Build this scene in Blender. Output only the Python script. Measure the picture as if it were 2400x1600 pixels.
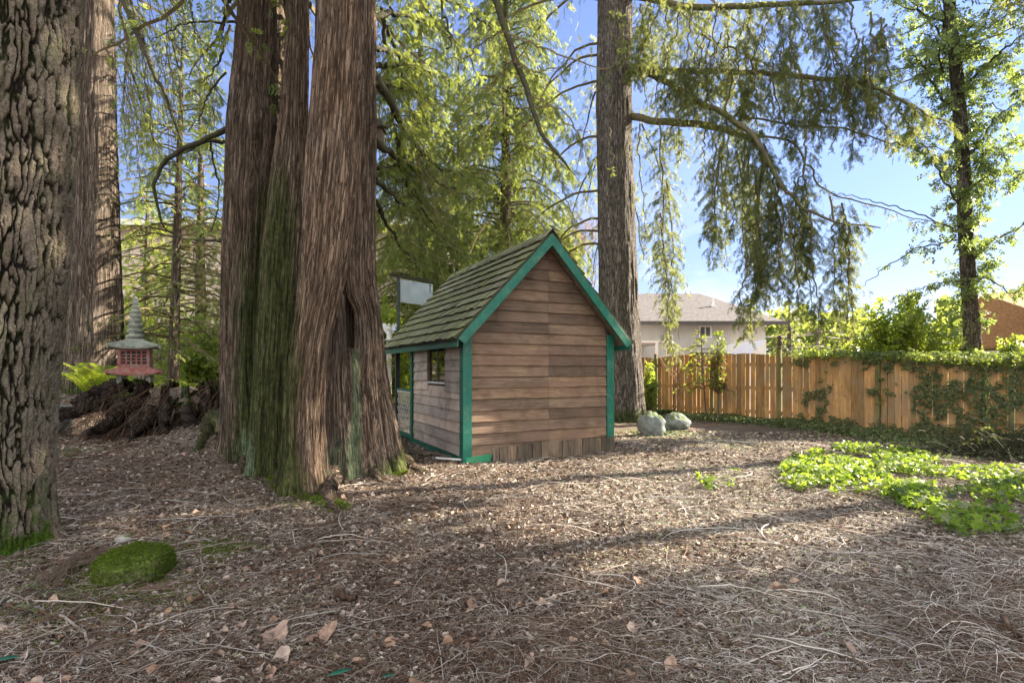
import bpy, math, random
import numpy as np
from math import radians, sin, cos, pi

for _o in list(bpy.data.objects):
    bpy.data.objects.remove(_o)
SC = bpy.context.scene
COL = SC.collection
rng = np.random.default_rng(7)
random.seed(7)

# ------------------------------------------------------------ camera, sky, sun, exposure
CAMZ, FPX, HOR = 1.45, 1250.0, 865.0
cam = bpy.data.cameras.new("camera")
cam.sensor_width = 36.0
cam.lens = FPX / 2400 * 36.0
cam.shift_y = (HOR - 800) / 2400
cam.clip_start = 0.05
cam.clip_end = 2000
camo = bpy.data.objects.new("camera", cam)
camo.location = (0, 0, CAMZ)
camo.rotation_euler = (radians(90), 0, 0)
COL.objects.link(camo)
SC.camera = camo

SUN_EL, SUN_AZ = radians(30), radians(70)       # azimuth clockwise from +Y
SUN_DIR = np.array([cos(SUN_EL) * sin(SUN_AZ), cos(SUN_EL) * cos(SUN_AZ), sin(SUN_EL)])
W = bpy.data.worlds.new("World")
SC.world = W
W.use_nodes = True
wt = W.node_tree
wt.nodes.clear()
w_out = wt.nodes.new("ShaderNodeOutputWorld")
w_bg = wt.nodes.new("ShaderNodeBackground")
w_sky = wt.nodes.new("ShaderNodeTexSky")
w_sky.sky_type = 'NISHITA'
w_sky.sun_disc = False
w_sky.sun_elevation = SUN_EL
w_sky.sun_rotation = SUN_AZ
w_sky.air_density = 1.0
w_sky.dust_density = 0.0
w_sky.ozone_density = 3.2
w_tc = wt.nodes.new("ShaderNodeTexCoord")
w_map = wt.nodes.new("ShaderNodeMapping")
w_map.inputs['Scale'].default_value = (1.0, 1.0, 2.6)
w_no = wt.nodes.new("ShaderNodeTexNoise")
w_no.inputs['Scale'].default_value = 2.3
w_no.inputs['Detail'].default_value = 7
w_no.inputs['Roughness'].default_value = 0.6
w_no.inputs['Distortion'].default_value = 0.4
w_cr = wt.nodes.new("ShaderNodeValToRGB")
w_cr.color_ramp.elements[0].position = 0.50
w_cr.color_ramp.elements[1].position = 0.72
w_sep = wt.nodes.new("ShaderNodeSeparateXYZ")
w_hz = wt.nodes.new("ShaderNodeMapRange")
w_hz.inputs['From Min'].default_value = 0.02
w_hz.inputs['From Max'].default_value = 0.36
w_hz.inputs['To Min'].default_value = 0.45
w_hz.inputs['To Max'].default_value = 0.08
w_mul = wt.nodes.new("ShaderNodeMath"); w_mul.operation = 'MULTIPLY'
w_mix = wt.nodes.new("ShaderNodeMixRGB")
w_mix.inputs['Color2'].default_value = (8.6, 8.45, 8.45, 1)
L = wt.links.new
L(w_tc.outputs['Generated'], w_map.inputs['Vector'])
L(w_map.outputs[0], w_no.inputs['Vector'])
L(w_no.outputs['Fac'], w_cr.inputs['Fac'])
L(w_tc.outputs['Generated'], w_sep.inputs[0])
L(w_sep.outputs['Z'], w_hz.inputs['Value'])
# bright unseen cloud added to the sky behind the camera as fill light
w_bk = wt.nodes.new("ShaderNodeMapRange")
w_bk.inputs['From Min'].default_value = 0.15; w_bk.inputs['From Max'].default_value = -0.35
w_bk.inputs['To Min'].default_value = 0.0; w_bk.inputs['To Max'].default_value = 0.97
L(w_sep.outputs['Y'], w_bk.inputs['Value'])
w_cl = wt.nodes.new("ShaderNodeMath"); w_cl.operation = 'MULTIPLY'
L(w_cr.outputs['Color'], w_cl.inputs[0]); L(w_hz.outputs[0], w_cl.inputs[1])
w_mul.operation = 'MAXIMUM'
L(w_cl.outputs[0], w_mul.inputs[0])
L(w_bk.outputs[0], w_mul.inputs[1])
L(w_mul.outputs[0], w_mix.inputs['Fac'])
w_tn = wt.nodes.new("ShaderNodeMixRGB"); w_tn.blend_type = 'MULTIPLY'; w_tn.inputs[0].default_value = 1.0
w_tn.inputs[2].default_value = (1.12, 0.93, 1.04, 1)
L(w_sky.outputs[0], w_tn.inputs[1])
w_gr = wt.nodes.new("ShaderNodeMapRange")
w_gr.inputs['From Min'].default_value = 0.0; w_gr.inputs['From Max'].default_value = 0.45
w_gr.inputs['To Min'].default_value = 0.52; w_gr.inputs['To Max'].default_value = 1.0
L(w_sep.outputs['Z'], w_gr.inputs['Value'])
w_sc = wt.nodes.new("ShaderNodeVectorMath"); w_sc.operation = 'SCALE'
L(w_tn.outputs[0], w_sc.inputs[0]); L(w_gr.outputs[0], w_sc.inputs['Scale'])
L(w_sc.outputs[0], w_mix.inputs['Color1'])
L(w_mix.outputs[0], w_bg.inputs['Color'])
w_bg.inputs['Strength'].default_value = 0.054
L(w_bg.outputs[0], w_out.inputs[0])

sl = bpy.data.lights.new("sun", 'SUN')
sl.energy = 5.0
sl.angle = radians(0.5)
sl.color = (1.0, 0.87, 0.70)
so = bpy.data.objects.new("sun", sl)
so.rotation_euler = __import__('mathutils').Vector(SUN_DIR.tolist()).to_track_quat('Z', 'Y').to_euler()
COL.objects.link(so)

SC.view_settings.view_transform = 'Standard'
SC.view_settings.look = 'None'
SC.view_settings.exposure = 2.4
SC.view_settings.gamma = 1.0
SC.cycles.max_bounces = 6
SC.cycles.diffuse_bounces = 4
SC.cycles.transmission_bounces = 4
SC.cycles.transparent_max_bounces = 8
SC.cycles.caustics_reflective = False
SC.cycles.caustics_refractive = False

# ------------------------------------------------------------ numpy helpers
def _h(ix, iy, iz, seed):
    n = (ix.astype(np.int64) * 374761393 + iy.astype(np.int64) * 668265263 + iz.astype(np.int64) * 2147483647 + seed * 1274126177) & 0xFFFFFFFF
    n = ((n ^ (n >> 13)) * 1274126177) & 0xFFFFFFFF
    n = ((n ^ (n >> 16)) * 2246822519) & 0xFFFFFFFF
    return ((n ^ (n >> 15)) & 0xFFFFFF) / float(0xFFFFFF)

def vn(x, y, z=None, seed=0):
    x = np.asarray(x, float); y = np.asarray(y, float)
    z = np.zeros_like(x) if z is None else np.asarray(z, float)
    ix, iy, iz = np.floor(x), np.floor(y), np.floor(z)
    fx, fy, fz = x - ix, y - iy, z - iz
    fx = fx * fx * (3 - 2 * fx); fy = fy * fy * (3 - 2 * fy); fz = fz * fz * (3 - 2 * fz)
    r = 0
    for a in (0, 1):
        wx = fx if a else 1 - fx
        for b in (0, 1):
            wy = fy if b else 1 - fy
            for c in (0, 1):
                wz = fz if c else 1 - fz
                r = r + wx * wy * wz * _h(ix + a, iy + b, iz + c, seed)
    return r

def fbm(x, y, z=None, o=4, seed=0):
    r, a, s = 0, 0.5, 0.0
    z = np.zeros_like(np.asarray(x, float)) if z is None else z
    for i in range(o):
        r = r + a * vn(x * 2**i, y * 2**i, z * 2**i, seed + i)
        s += a; a *= 0.5
    return r / s

def worley(x, y, seed=0):
    ix, iy = np.floor(x), np.floor(y)
    f1 = np.full(x.shape, 9.0); f2 = np.full(x.shape, 9.0)
    for a in (-1, 0, 1):
        for b in (-1, 0, 1):
            cx, cy = ix + a, iy + b
            px = cx + _h(cx, cy, cx * 0, seed); py = cy + _h(cx, cy, cx * 0, seed + 9)
            d = np.hypot(px - x, py - y)
            f2 = np.where(d < f1, f1, np.minimum(f2, d))
            f1 = np.minimum(f1, d)
    return f1, f2

def S(t):
    t = np.clip(t, 0, 1)
    return t * t * (3 - 2 * t)

def norm(v):
    return v / np.maximum(np.linalg.norm(v, axis=-1, keepdims=True), 1e-9)

def G(x, y):
    """ground height"""
    x = np.asarray(x, float); y = np.asarray(y, float)
    g = 0.30 * S((-x - 2.8) / 3) * S((y - 5.5) / 3.5)
    g = g + 0.62 * S((y - 9.3) / 1.9) * S((-x - 5.2) / 1.6)
    g = g + 0.20 * np.exp(-((x + 4.55) / 1.0)**2 - ((y - 8.2) / 0.8)**2)
    g = g + 0.26 * np.exp(-((x + 4.75) / 0.9)**2 - ((y - 8.75) / 0.7)**2)
    g = g - 0.16 * S((x - 5) / 6) * S((16 - y) / 6)
    g = g + 0.10 * (fbm(x * 0.5 + 11, y * 0.5, o=3, seed=3) - 0.5) + 0.03 * (fbm(x * 3, y * 3, o=3, seed=5) - 0.5)
    return g

def gz(x, y):
    return float(G(np.array([x]), np.array([y]))[0])

def at(px, py, Y):
    return np.array([(px - 1200) / FPX * Y, Y, CAMZ - (py - HOR) / FPX * Y])

def atg(px, py):
    """point of the ground seen at a pixel of the photograph"""
    Y = 8.0
    for _ in range(30):
        X = (px - 1200) / FPX * Y
        Y = 0.5 * Y + 0.5 * min(60, (CAMZ - gz(X, Y)) * FPX / max(py - HOR, 8))
    return np.array([(px - 1200) / FPX * Y, Y, gz((px - 1200) / FPX * Y, Y)])

def mesh_np(name, V, F, mat=None, parent=None, smooth=False, uv=None, attrs=None, mats=None, midx=None, local=False):
    """V (n,3); F: array (m,k) or list of such arrays"""
    if not isinstance(F, (list, tuple)):
        F = [F]
    F = [np.asarray(f, np.int32) for f in F if len(f)]
    me = bpy.data.meshes.new(name)
    V = np.asarray(V, np.float32)
    me.vertices.add(len(V))
    me.vertices.foreach_set('co', V.ravel())
    loops = np.concatenate([f.ravel() for f in F])
    tot = np.concatenate([np.full(len(f), f.shape[1], np.int32) for f in F])
    st = np.concatenate([[0], np.cumsum(tot)[:-1]]).astype(np.int32)
    me.loops.add(len(loops))
    me.loops.foreach_set('vertex_index', loops)
    me.polygons.add(len(tot))
    me.polygons.foreach_set('loop_start', st)
    me.polygons.foreach_set('loop_total', tot)
    me.polygons.foreach_set('use_smooth', np.full(len(tot), bool(smooth)))
    if not smooth:
        sf = me.attributes.new('sharp_face', 'BOOLEAN', 'FACE') if 'sharp_face' not in me.attributes else me.attributes['sharp_face']
        sf.data.foreach_set('value', np.ones(len(tot), bool))
    if midx is not None:
        me.polygons.foreach_set('material_index', np.asarray(midx, np.int32))
    if uv is not None:
        ul = me.uv_layers.new(name='UVMap')
        ul.data.foreach_set('uv', np.asarray(uv, np.float32)[loops].ravel())
    for k, a in (attrs or {}).items():
        at_ = me.attributes.new(k, 'FLOAT', 'POINT')
        at_.data.foreach_set('value', np.asarray(a, np.float32))
    me.update(calc_edges=True)
    me.validate()
    o = bpy.data.objects.new(name, me)
    for m in (mats or ([mat] if mat else [])):
        me.materials.append(m)
    COL.objects.link(o)
    if parent is not None:
        o.parent = parent
        if local:
            return o
        pl = parent.location.copy()
        if parent.parent is not None:
            pl = pl + parent.parent.location
        me.transform(__import__('mathutils').Matrix.Translation((-pl[0], -pl[1], -pl[2])))
    return o

def thing(name, label, cat, loc=(0, 0, 0), group=None, kind=None):
    o = bpy.data.objects.new(name, None)
    o.empty_display_size = 0.2
    o.location = [float(v) for v in loc]
    COL.objects.link(o)
    tag(o, label, cat, group, kind)
    return o

def tag(o, label=None, cat=None, group=None, kind=None):
    if label: o['label'] = label
    if cat: o['category'] = cat
    if group: o['group'] = group
    if kind: o['kind'] = kind
    return o

class MB:
    """collects simple shapes into one mesh (world coordinates)"""
    def __init__(s):
        s.V = []; s.F = []; s.T = []
    def add(s, v, f, t=0.5):
        b = len(s.V)
        s.V.extend([tuple(map(float, p)) for p in v])
        s.T.extend([t] * len(v))
        s.F.extend([tuple(i + b for i in q) for q in f])
    def hexa(s, p, t=0.5):
        s.add(p, [(0, 3, 2, 1), (4, 5, 6, 7), (0, 1, 5, 4), (1, 2, 6, 5), (2, 3, 7, 6), (3, 0, 4, 7)], t)
    def bar(s, a, b, w, h, up=(0, 0, 1), t=0.5):
        a = np.array(a, float); b = np.array(b, float)
        d = norm(b - a); u = np.array(up, float)
        r = norm(np.cross(d, u)); u = np.cross(r, d)
        r = r * w / 2; u = u * h / 2
        s.hexa([a - r - u, a + r - u, b + r - u, b - r - u, a - r + u, a + r + u, b + r + u, b - r + u], t)
    def box(s, x0, x1, y0, y1, z0, z1, t=0.5):
        s.hexa([(x0, y0, z0), (x1, y0, z0), (x1, y1, z0), (x0, y1, z0), (x0, y0, z1), (x1, y0, z1), (x1, y1, z1), (x0, y1, z1)], t)
    def lathe(s, c, prof, n=16, t=0.5, ell=1.0):
        c = np.array(c, float); v = []; f = []
        for r, z in prof:
            for i in range(n):
                a = 2 * pi * i / n
                v.append((c[0] + r * cos(a), c[1] + r * sin(a) * ell, c[2] + z))
        for j in range(len(prof) - 1):
            for i in range(n):
                k = (i + 1) % n
                f.append((j * n + i, j * n + k, (j + 1) * n + k, (j + 1) * n + i))
        f.append(tuple(range(n))[::-1]); f.append(tuple(range((len(prof) - 1) * n, len(prof) * n)))
        s.add(v, f, t)
    def tube(s, pts, rad, n=7, t=0.5):
        v, f = tube_np(np.array(pts, float), np.broadcast_to(np.array(rad, float), (len(pts),)), n)
        s.add(v, f.tolist(), t)
    def build(s, name, mat, parent=None, smooth=False, bevel=0, local=False):
        V = np.array(s.V)
        by = {}
        for q in s.F: by.setdefault(len(q), []).append(q)
        o = mesh_np(name, V, [np.array(v) for v in by.values()], mat, parent, smooth, attrs={'tint': s.T}, local=local)
        if bevel:
            m = o.modifiers.new('bevel', 'BEVEL'); m.width = bevel; m.segments = 2; m.limit_method = 'ANGLE'
        return o

def frames(P):
    """P (...,S,3) -> two perpendicular unit vectors per point"""
    T = np.gradient(P, axis=-2)
    T = norm(T)
    ref = np.zeros_like(T); ref[..., 0] = 0.31; ref[..., 1] = 0.93; ref[..., 2] = 0.2
    near = np.abs((T * ref).sum(-1, keepdims=True)) > 0.93
    ref = np.where(near, np.array([0.9, -0.2, 0.4]), ref)
    A = norm(np.cross(T, ref))
    B = np.cross(T, A)
    return T, A, B

def tubes(P, R, n=3):
    """P (T,S,3), R (T,S) -> V,F"""
    Tn, Sn = P.shape[:2]
    T, A, B = frames(P)
    ang = np.arange(n) * 2 * pi / n
    V = P[:, :, None, :] + R[:, :, None, None] * (A[:, :, None, :] * np.cos(ang)[None, None, :, None] + B[:, :, None, :] * np.sin(ang)[None, None, :, None])
    V = V.reshape(-1, 3)
    t = np.arange(Tn)[:, None, None] * Sn * n
    j = np.arange(Sn - 1)[None, :, None] * n
    i = np.arange(n)[None, None, :]
    k = (i + 1) % n
    F = np.stack([t + j + i, t + j + k, t + j + n + k, t + j + n + i], -1).reshape(-1, 4)
    return V, F

def tube_np(P, R, n=8):
    V, F = tubes(P[None], np.asarray(R, float)[None], n)
    return V, F

def smooth_path(pts, n=24, jit=0.0, seed=0):
    P = np.array(pts, float)
    if len(P) == 2:
        P = np.stack([P[0], (P[0] * 2 + P[1]) / 3, (P[0] + P[1] * 2) / 3, P[1]])
    Q = np.vstack([2 * P[0] - P[1], P, 2 * P[-1] - P[-2]])
    m = len(P) - 1
    u = np.linspace(0, m - 1e-6, n)
    i = u.astype(int); t = (u - i)[:, None]
    p0, p1, p2, p3 = Q[i], Q[i + 1], Q[i + 2], Q[i + 3]
    R = 0.5 * ((2 * p1) + (-p0 + p2) * t + (2 * p0 - 5 * p1 + 4 * p2 - p3) * t**2 + (-p0 + 3 * p1 - 3 * p2 + p3) * t**3)
    if jit:
        k = np.arange(n) * 0.6 + seed * 7.3
        off = np.stack([vn(k, k * 0 + a + seed, seed=a) - 0.5 for a in (1, 2, 3)], 1)
        fade = np.minimum(1, np.arange(n) / 3.0)[:, None]
        R = R + off * 2 * jit * fade
    return R

# ------------------------------------------------------------ materials
class NT:
    def __init__(s, name, rough=0.85, spec=0.2):
        s.m = bpy.data.materials.new(name)
        s.m.use_nodes = True
        s.t = s.m.node_tree
        s.b = s.t.nodes['Principled BSDF']
        s.b.inputs['Roughness'].default_value = rough
        s.b.inputs['Specular IOR Level'].default_value = spec
        s.out = s.t.nodes['Material Output']
    def n(s, typ, **kw):
        nd = s.t.nodes.new('ShaderNode' + typ)
        for k, v in kw.items():
            if hasattr(nd, k) and k not in ('Scale',): setattr(nd, k, v)
        return nd
    def link(s, a, b): s.t.links.new(a, b)
    def put(s, sock, v):
        if isinstance(v, bpy.types.NodeSocket): s.link(v, sock)
        elif v is not None:
            if hasattr(sock.default_value, '__len__') and not hasattr(v, '__len__'): v = (v,) * len(sock.default_value)
            if hasattr(v, '__len__') and len(sock.default_value) == 4 and len(v) == 3: v = (*v, 1)
            sock.default_value = v
    def coord(s, kind='Object', scale=(1, 1, 1), rot=(0, 0, 0)):
        c = s.n('TexCoord'); m = s.n('Mapping')
        m.inputs['Scale'].default_value = scale; m.inputs['Rotation'].default_value = rot
        s.link(c.outputs[kind], m.inputs[0]); return m.outputs[0]
    def noise(s, vec, scale, detail=4, rough=0.55, dist=0.0):
        n = s.n('TexNoise'); s.link(vec, n.inputs['Vector'])
        n.inputs['Scale'].default_value = scale; n.inputs['Detail'].default_value = detail
        n.inputs['Roughness'].default_value = rough; n.inputs['Distortion'].default_value = dist
        return n.outputs['Fac']
    def voro(s, vec, scale, feature='F1', out='Distance', rand=1.0):
        n = s.n('TexVoronoi'); n.feature = feature; s.link(vec, n.inputs['Vector'])
        n.inputs['Scale'].default_value = scale; n.inputs['Randomness'].default_value = rand
        return n.outputs[out]
    def ramp(s, fac, stops):
        r = s.n('ValToRGB'); e = r.color_ramp.elements
        while len(e) > 1: e.remove(e[-1])
        for i, (p, c) in enumerate(stops):
            if i: el = e.new(p)
            else: el = e[0]; el.position = p
            if not hasattr(c, '__len__'): c = (c, c, c)
            el.color = (*c[:3], 1)
        s.link(fac, r.inputs[0]); return r.outputs[0]
    def mix(s, fac, a, b, mode='MIX'):
        m = s.n('MixRGB'); m.blend_type = mode
        s.put(m.inputs[0], fac); s.put(m.inputs[1], a); s.put(m.inputs[2], b); return m.outputs[0]
    def math(s, op, a, b=0.5, c=None):
        m = s.n('Math'); m.operation = op
        s.put(m.inputs[0], a); s.put(m.inputs[1], b)
        if c is not None: s.put(m.inputs[2], c)
        return m.outputs[0]
    def attr(s, name):
        a = s.n('Attribute'); a.attribute_name = name; return a.outputs['Fac']
    def bump(s, h, strength=0.5, dist=0.02):
        b = s.n('Bump'); b.inputs['Strength'].default_value = strength; b.inputs['Distance'].default_value = dist
        s.link(h, b.inputs['Height']); s.link(b.outputs[0], s.b.inputs['Normal']); return b
    def col(s, c): s.put(s.b.inputs['Base Color'], c); return s
    def rough(s, r): s.put(s.b.inputs['Roughness'], r); return s

def plain(name, c, rough=0.8, spec=0.2, var=0.15, sc=8, bump=0.0):
    k = NT(name, rough, spec)
    v = k.coord()
    n = k.noise(v, sc, 5)
    c = np.array(c)
    k.col(k.ramp(n, [(0.3, c * (1 - var)), (0.7, np.minimum(1, c * (1 + var)))]))
    if bump: k.bump(k.noise(v, sc * 4, 5), bump, 0.01)
    return k.m

def leafmat(name, dark, light, trans, tfac=0.5, rough=0.5, spec=0.3):
    k = NT(name, rough, spec)
    t = k.attr('tint')
    c = k.mix(t, dark, light)
    k.col(c)
    tr = k.n('BsdfTranslucent')
    k.link(k.mix(t, np.array(trans) * 0.6, trans), tr.inputs['Color'])
    ms = k.n('MixShader'); ms.inputs[0].default_value = tfac
    k.link(k.b.outputs[0], ms.inputs[1]); k.link(tr.outputs[0], ms.inputs[2])
    k.link(ms.outputs[0], k.out.inputs[0])
    return k.m

M = {}
M['cedar_leaf'] = leafmat('cedar_leaf', (0.035, 0.072, 0.026), (0.12, 0.165, 0.042), (0.46, 0.54, 0.10), 0.48)
M['hemlock_leaf'] = leafmat('hemlock_leaf', (0.028, 0.056, 0.029), (0.10, 0.135, 0.045), (0.42, 0.46, 0.11), 0.46)
M['dry_leaf'] = leafmat('dry_leaf', (0.12, 0.07, 0.03), (0.30, 0.19, 0.08), (0.55, 0.33, 0.10), 0.4)
M['ivy_leaf'] = leafmat('ivy_leaf', (0.035, 0.07, 0.03), (0.19, 0.23, 0.11), (0.32, 0.42, 0.08), 0.3, 0.45, 0.35)
M['ivy_tree_leaf'] = leafmat('ivy_tree_leaf', (0.06, 0.10, 0.05), (0.17, 0.23, 0.11), (0.42, 0.55, 0.12), 0.45, 0.45, 0.3)
M['ivy_bright'] = leafmat('ivy_bright', (0.07, 0.15, 0.02), (0.21, 0.30, 0.035), (0.52, 0.72, 0.06), 0.48, 0.5, 0.25)
M['laurel_leaf'] = leafmat('laurel_leaf', (0.05, 0.11, 0.02), (0.17, 0.24, 0.04), (0.55, 0.68, 0.07), 0.45, 0.35, 0.45)
M['fern_leaf'] = leafmat('fern_leaf', (0.07, 0.14, 0.02), (0.18, 0.25, 0.03), (0.6, 0.72, 0.06), 0.5)
M['moss_leaf'] = leafmat('moss_leaf', (0.03, 0.05, 0.012), (0.12, 0.155, 0.03), (0.35, 0.5, 0.04), 0.4, 0.9, 0.1)

def bark_fir():
    k = NT('fir_bark', 0.92, 0.1)
    c = k.attr('crack')
    v = k.coord()
    vz = k.coord(scale=(1, 1, 0.35))
    n1 = k.noise(vz, 9, 6, 0.65)
    n2 = k.noise(v, 45, 5, 0.7)
    plate = k.ramp(n1, [(0.25, (0.27, 0.215, 0.165)), (0.5, (0.44, 0.37, 0.295)), (0.75, (0.60, 0.53, 0.44))])
    plate = k.mix(k.ramp(k.noise(k.coord(scale=(1, 1, 1.8)), 60, 6, 0.8), [(0.35, 0.75), (0.55, 0)]), plate, (0.07, 0.055, 0.045))
    plate = k.mix(k.math('MULTIPLY', n2, 0.7), plate, k.mix(1, plate, (0.45, 0.42, 0.38), 'MULTIPLY'))
    lich = k.ramp(k.noise(vz, 5, 5, 0.7), [(0.52, 0), (0.68, 1)])
    plate = k.mix(k.math('MULTIPLY', lich, 0.55), plate, (0.27, 0.29, 0.17))
    col = k.mix(k.ramp(c, [(0.18, 0.95), (0.6, 0.0)]), plate, (0.022, 0.017, 0.014))
    g = k.ramp(k.noise(v, 7, 4), [(0.42, 0), (0.56, 1)])
    col = k.mix(k.math('MULTIPLY', g, k.attr('moss')), col, (0.085, 0.15, 0.02))
    k.col(col)
    k.bump(k.math('ADD', k.noise(k.coord(scale=(1, 1, 1.6)), 70, 8, 0.8), k.math('ADD', n1, k.math('MULTIPLY', k.voro(v, 60), 0.5))), 1.0, 0.035)
    return k.m
M['fir_bark'] = bark_fir()

def bark_cedar(name, a, b, cdark, moss=True, sx=1.0, sy=1.0):
    k = NT(name, 0.9, 0.12)
    v = k.coord()
    uvf = k.coord('UV', (42 * sx, 2.0 * sy, 1))
    uvm = k.coord('UV', (9 * sx, 0.7, 1))
    uvs = k.coord('UV', (75 * sx, 8 * sy, 1))
    f = k.noise(uvf, 1.0, 6, 0.62, 0.6)
    m_ = k.noise(uvm, 1.0, 4, 0.6, 0.3)
    s_ = k.noise(uvs, 1.0, 4, 0.7)
    cr1 = k.math('ABSOLUTE', k.math('SUBTRACT', k.noise(k.coord('UV', (17 * sx, 0.9 * sy, 1)), 1.0, 5, 0.6, 1.0), 0.5))
    cr2 = k.math('ABSOLUTE', k.math('SUBTRACT', k.noise(k.coord('UV', (34 * sx, 2.6 * sy, 1)), 1.0, 4, 0.6, 0.8), 0.5))
    base = k.ramp(m_, [(0.3, a), (0.7, b)])
    grey = k.ramp(k.noise(v, 1.3, 4), [(0.4, 0), (0.65, 1)])
    base = k.mix(k.math('MULTIPLY', grey, 0.55), base, (0.30, 0.255, 0.215))
    col = k.mix(k.ramp(f, [(0.36, 0.92), (0.55, 0)]), base, cdark)
    col = k.mix(k.ramp(s_, [(0.35, 0.5), (0.6, 0)]), col, cdark)
    col = k.mix(k.ramp(cr1, [(0.006, 0.9), (0.035, 0)]), col, cdark)
    col = k.mix(k.ramp(cr2, [(0.006, 0.7), (0.03, 0)]), col, cdark)
    col = k.mix(k.ramp(s_, [(0.66, 0), (0.8, 0.35)]), col, (0.42, 0.38, 0.33))
    tone = k.attr('tone')
    col = k.mix(1.0, col, k.ramp(tone, [(0, (0.42, 0.40, 0.36)), (0.5, (1, 1, 1)), (1, (1.45, 1.30, 1.15))]), 'MULTIPLY')
    if moss:
        mo = k.attr('moss')
        g = k.ramp(k.math('ADD', k.math('ADD', k.math('MULTIPLY', k.noise(k.coord('Object', (1, 1, 0.4)), 6, 6, 0.7), 0.5), k.math('MULTIPLY', k.noise(k.coord('UV', (22, 1.6, 1)), 1, 5, 0.75), 0.5)), mo), [(0.76, 0), (0.98, 1)])
        mc = k.ramp(k.noise(v, 14, 4), [(0.35, (0.040, 0.065, 0.014)), (0.7, (0.105, 0.15, 0.03))])
        mc = k.mix(1.0, mc, k.ramp(f, [(0.33, (0.25, 0.25, 0.25)), (0.6, (1.15, 1.15, 1.15))]), 'MULTIPLY')
        col = k.mix(k.math('MULTIPLY', g, 0.8), col, mc)
        l = k.ramp(k.math('ADD', k.math('ADD', k.math('MULTIPLY', k.noise(k.coord('Object', (1, 1, 0.5)), 30, 6, 0.85), 0.6), k.math('MULTIPLY', k.noise(k.coord('UV', (26, 2.5, 1)), 1, 5, 0.8), 0.4)), k.attr('lichen')), [(0.96, 0), (1.04, 1)])
        lc = k.mix(1.0, (0.25, 0.33, 0.19), k.ramp(s_, [(0.35, (0.3, 0.3, 0.3)), (0.6, (1.1, 1.1, 1.1))]), 'MULTIPLY')
        col = k.mix(k.math('MULTIPLY', l, 0.75), col, lc)
        wb = k.ramp(k.noise(k.coord('Object', (1, 1, 0.5)), 38, 2, 0.5), [(0.73, 0), (0.77, 1)])
        col = k.mix(k.math('MULTIPLY', wb, 0.6), col, (0.5, 0.5, 0.46))
    k.col(col)
    hc = k.math('MINIMUM', k.ramp(cr1, [(0.0, 0), (0.05, 1)]), k.ramp(cr2, [(0.0, 0.3), (0.04, 1)]))
    k.bump(k.math('ADD', k.math('MULTIPLY', f, 1.4), k.math('ADD', k.math('MULTIPLY', hc, 0.9), k.math('ADD', m_, k.math('MULTIPLY', s_, 0.8)))), 1.0, 0.04)
    return k.m
M['cedar_bark'] = bark_cedar('cedar_bark', (0.26, 0.18, 0.125), (0.45, 0.35, 0.265), (0.055, 0.04, 0.03))
M['cedar_bark_far'] = bark_cedar('cedar_bark_far', (0.25, 0.19, 0.145), (0.41, 0.34, 0.27), (0.06, 0.045, 0.034), sx=1.3)
M['hemlock_bark'] = bark_cedar('hemlock_bark', (0.22, 0.195, 0.17), (0.38, 0.35, 0.31), (0.055, 0.048, 0.042), sx=0.8, sy=2.4)
M['rot_wood'] = bark_cedar('rotten_wood', (0.045, 0.026, 0.018), (0.10, 0.06, 0.04), (0.015, 0.01, 0.008))

def limbmat(name, c1, c2, mossc, mfac):
    k = NT(name, 0.9, 0.1)
    v = k.coord()
    c = k.ramp(k.noise(v, 30, 4), [(0.3, c1), (0.7, c2)])
    g = k.ramp(k.noise(v, 3.5, 4, 0.7), [(0.42, 0), (0.6, mfac)])
    k.col(k.mix(g, c, mossc))
    k.bump(k.noise(v, 70, 4), 0.5, 0.01)
    return k.m
M['limb'] = limbmat('limb_bark', (0.07, 0.055, 0.045), (0.20, 0.165, 0.13), (0.11, 0.13, 0.03), 0.7)
M['limb_dark'] = limbmat('limb_bark_dark', (0.03, 0.028, 0.022), (0.085, 0.075, 0.055), (0.06, 0.075, 0.02), 0.5)
M['twig'] = limbmat('twig_bark', (0.09, 0.07, 0.045), (0.19, 0.15, 0.095), (0.16, 0.15, 0.045), 0.5)

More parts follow.
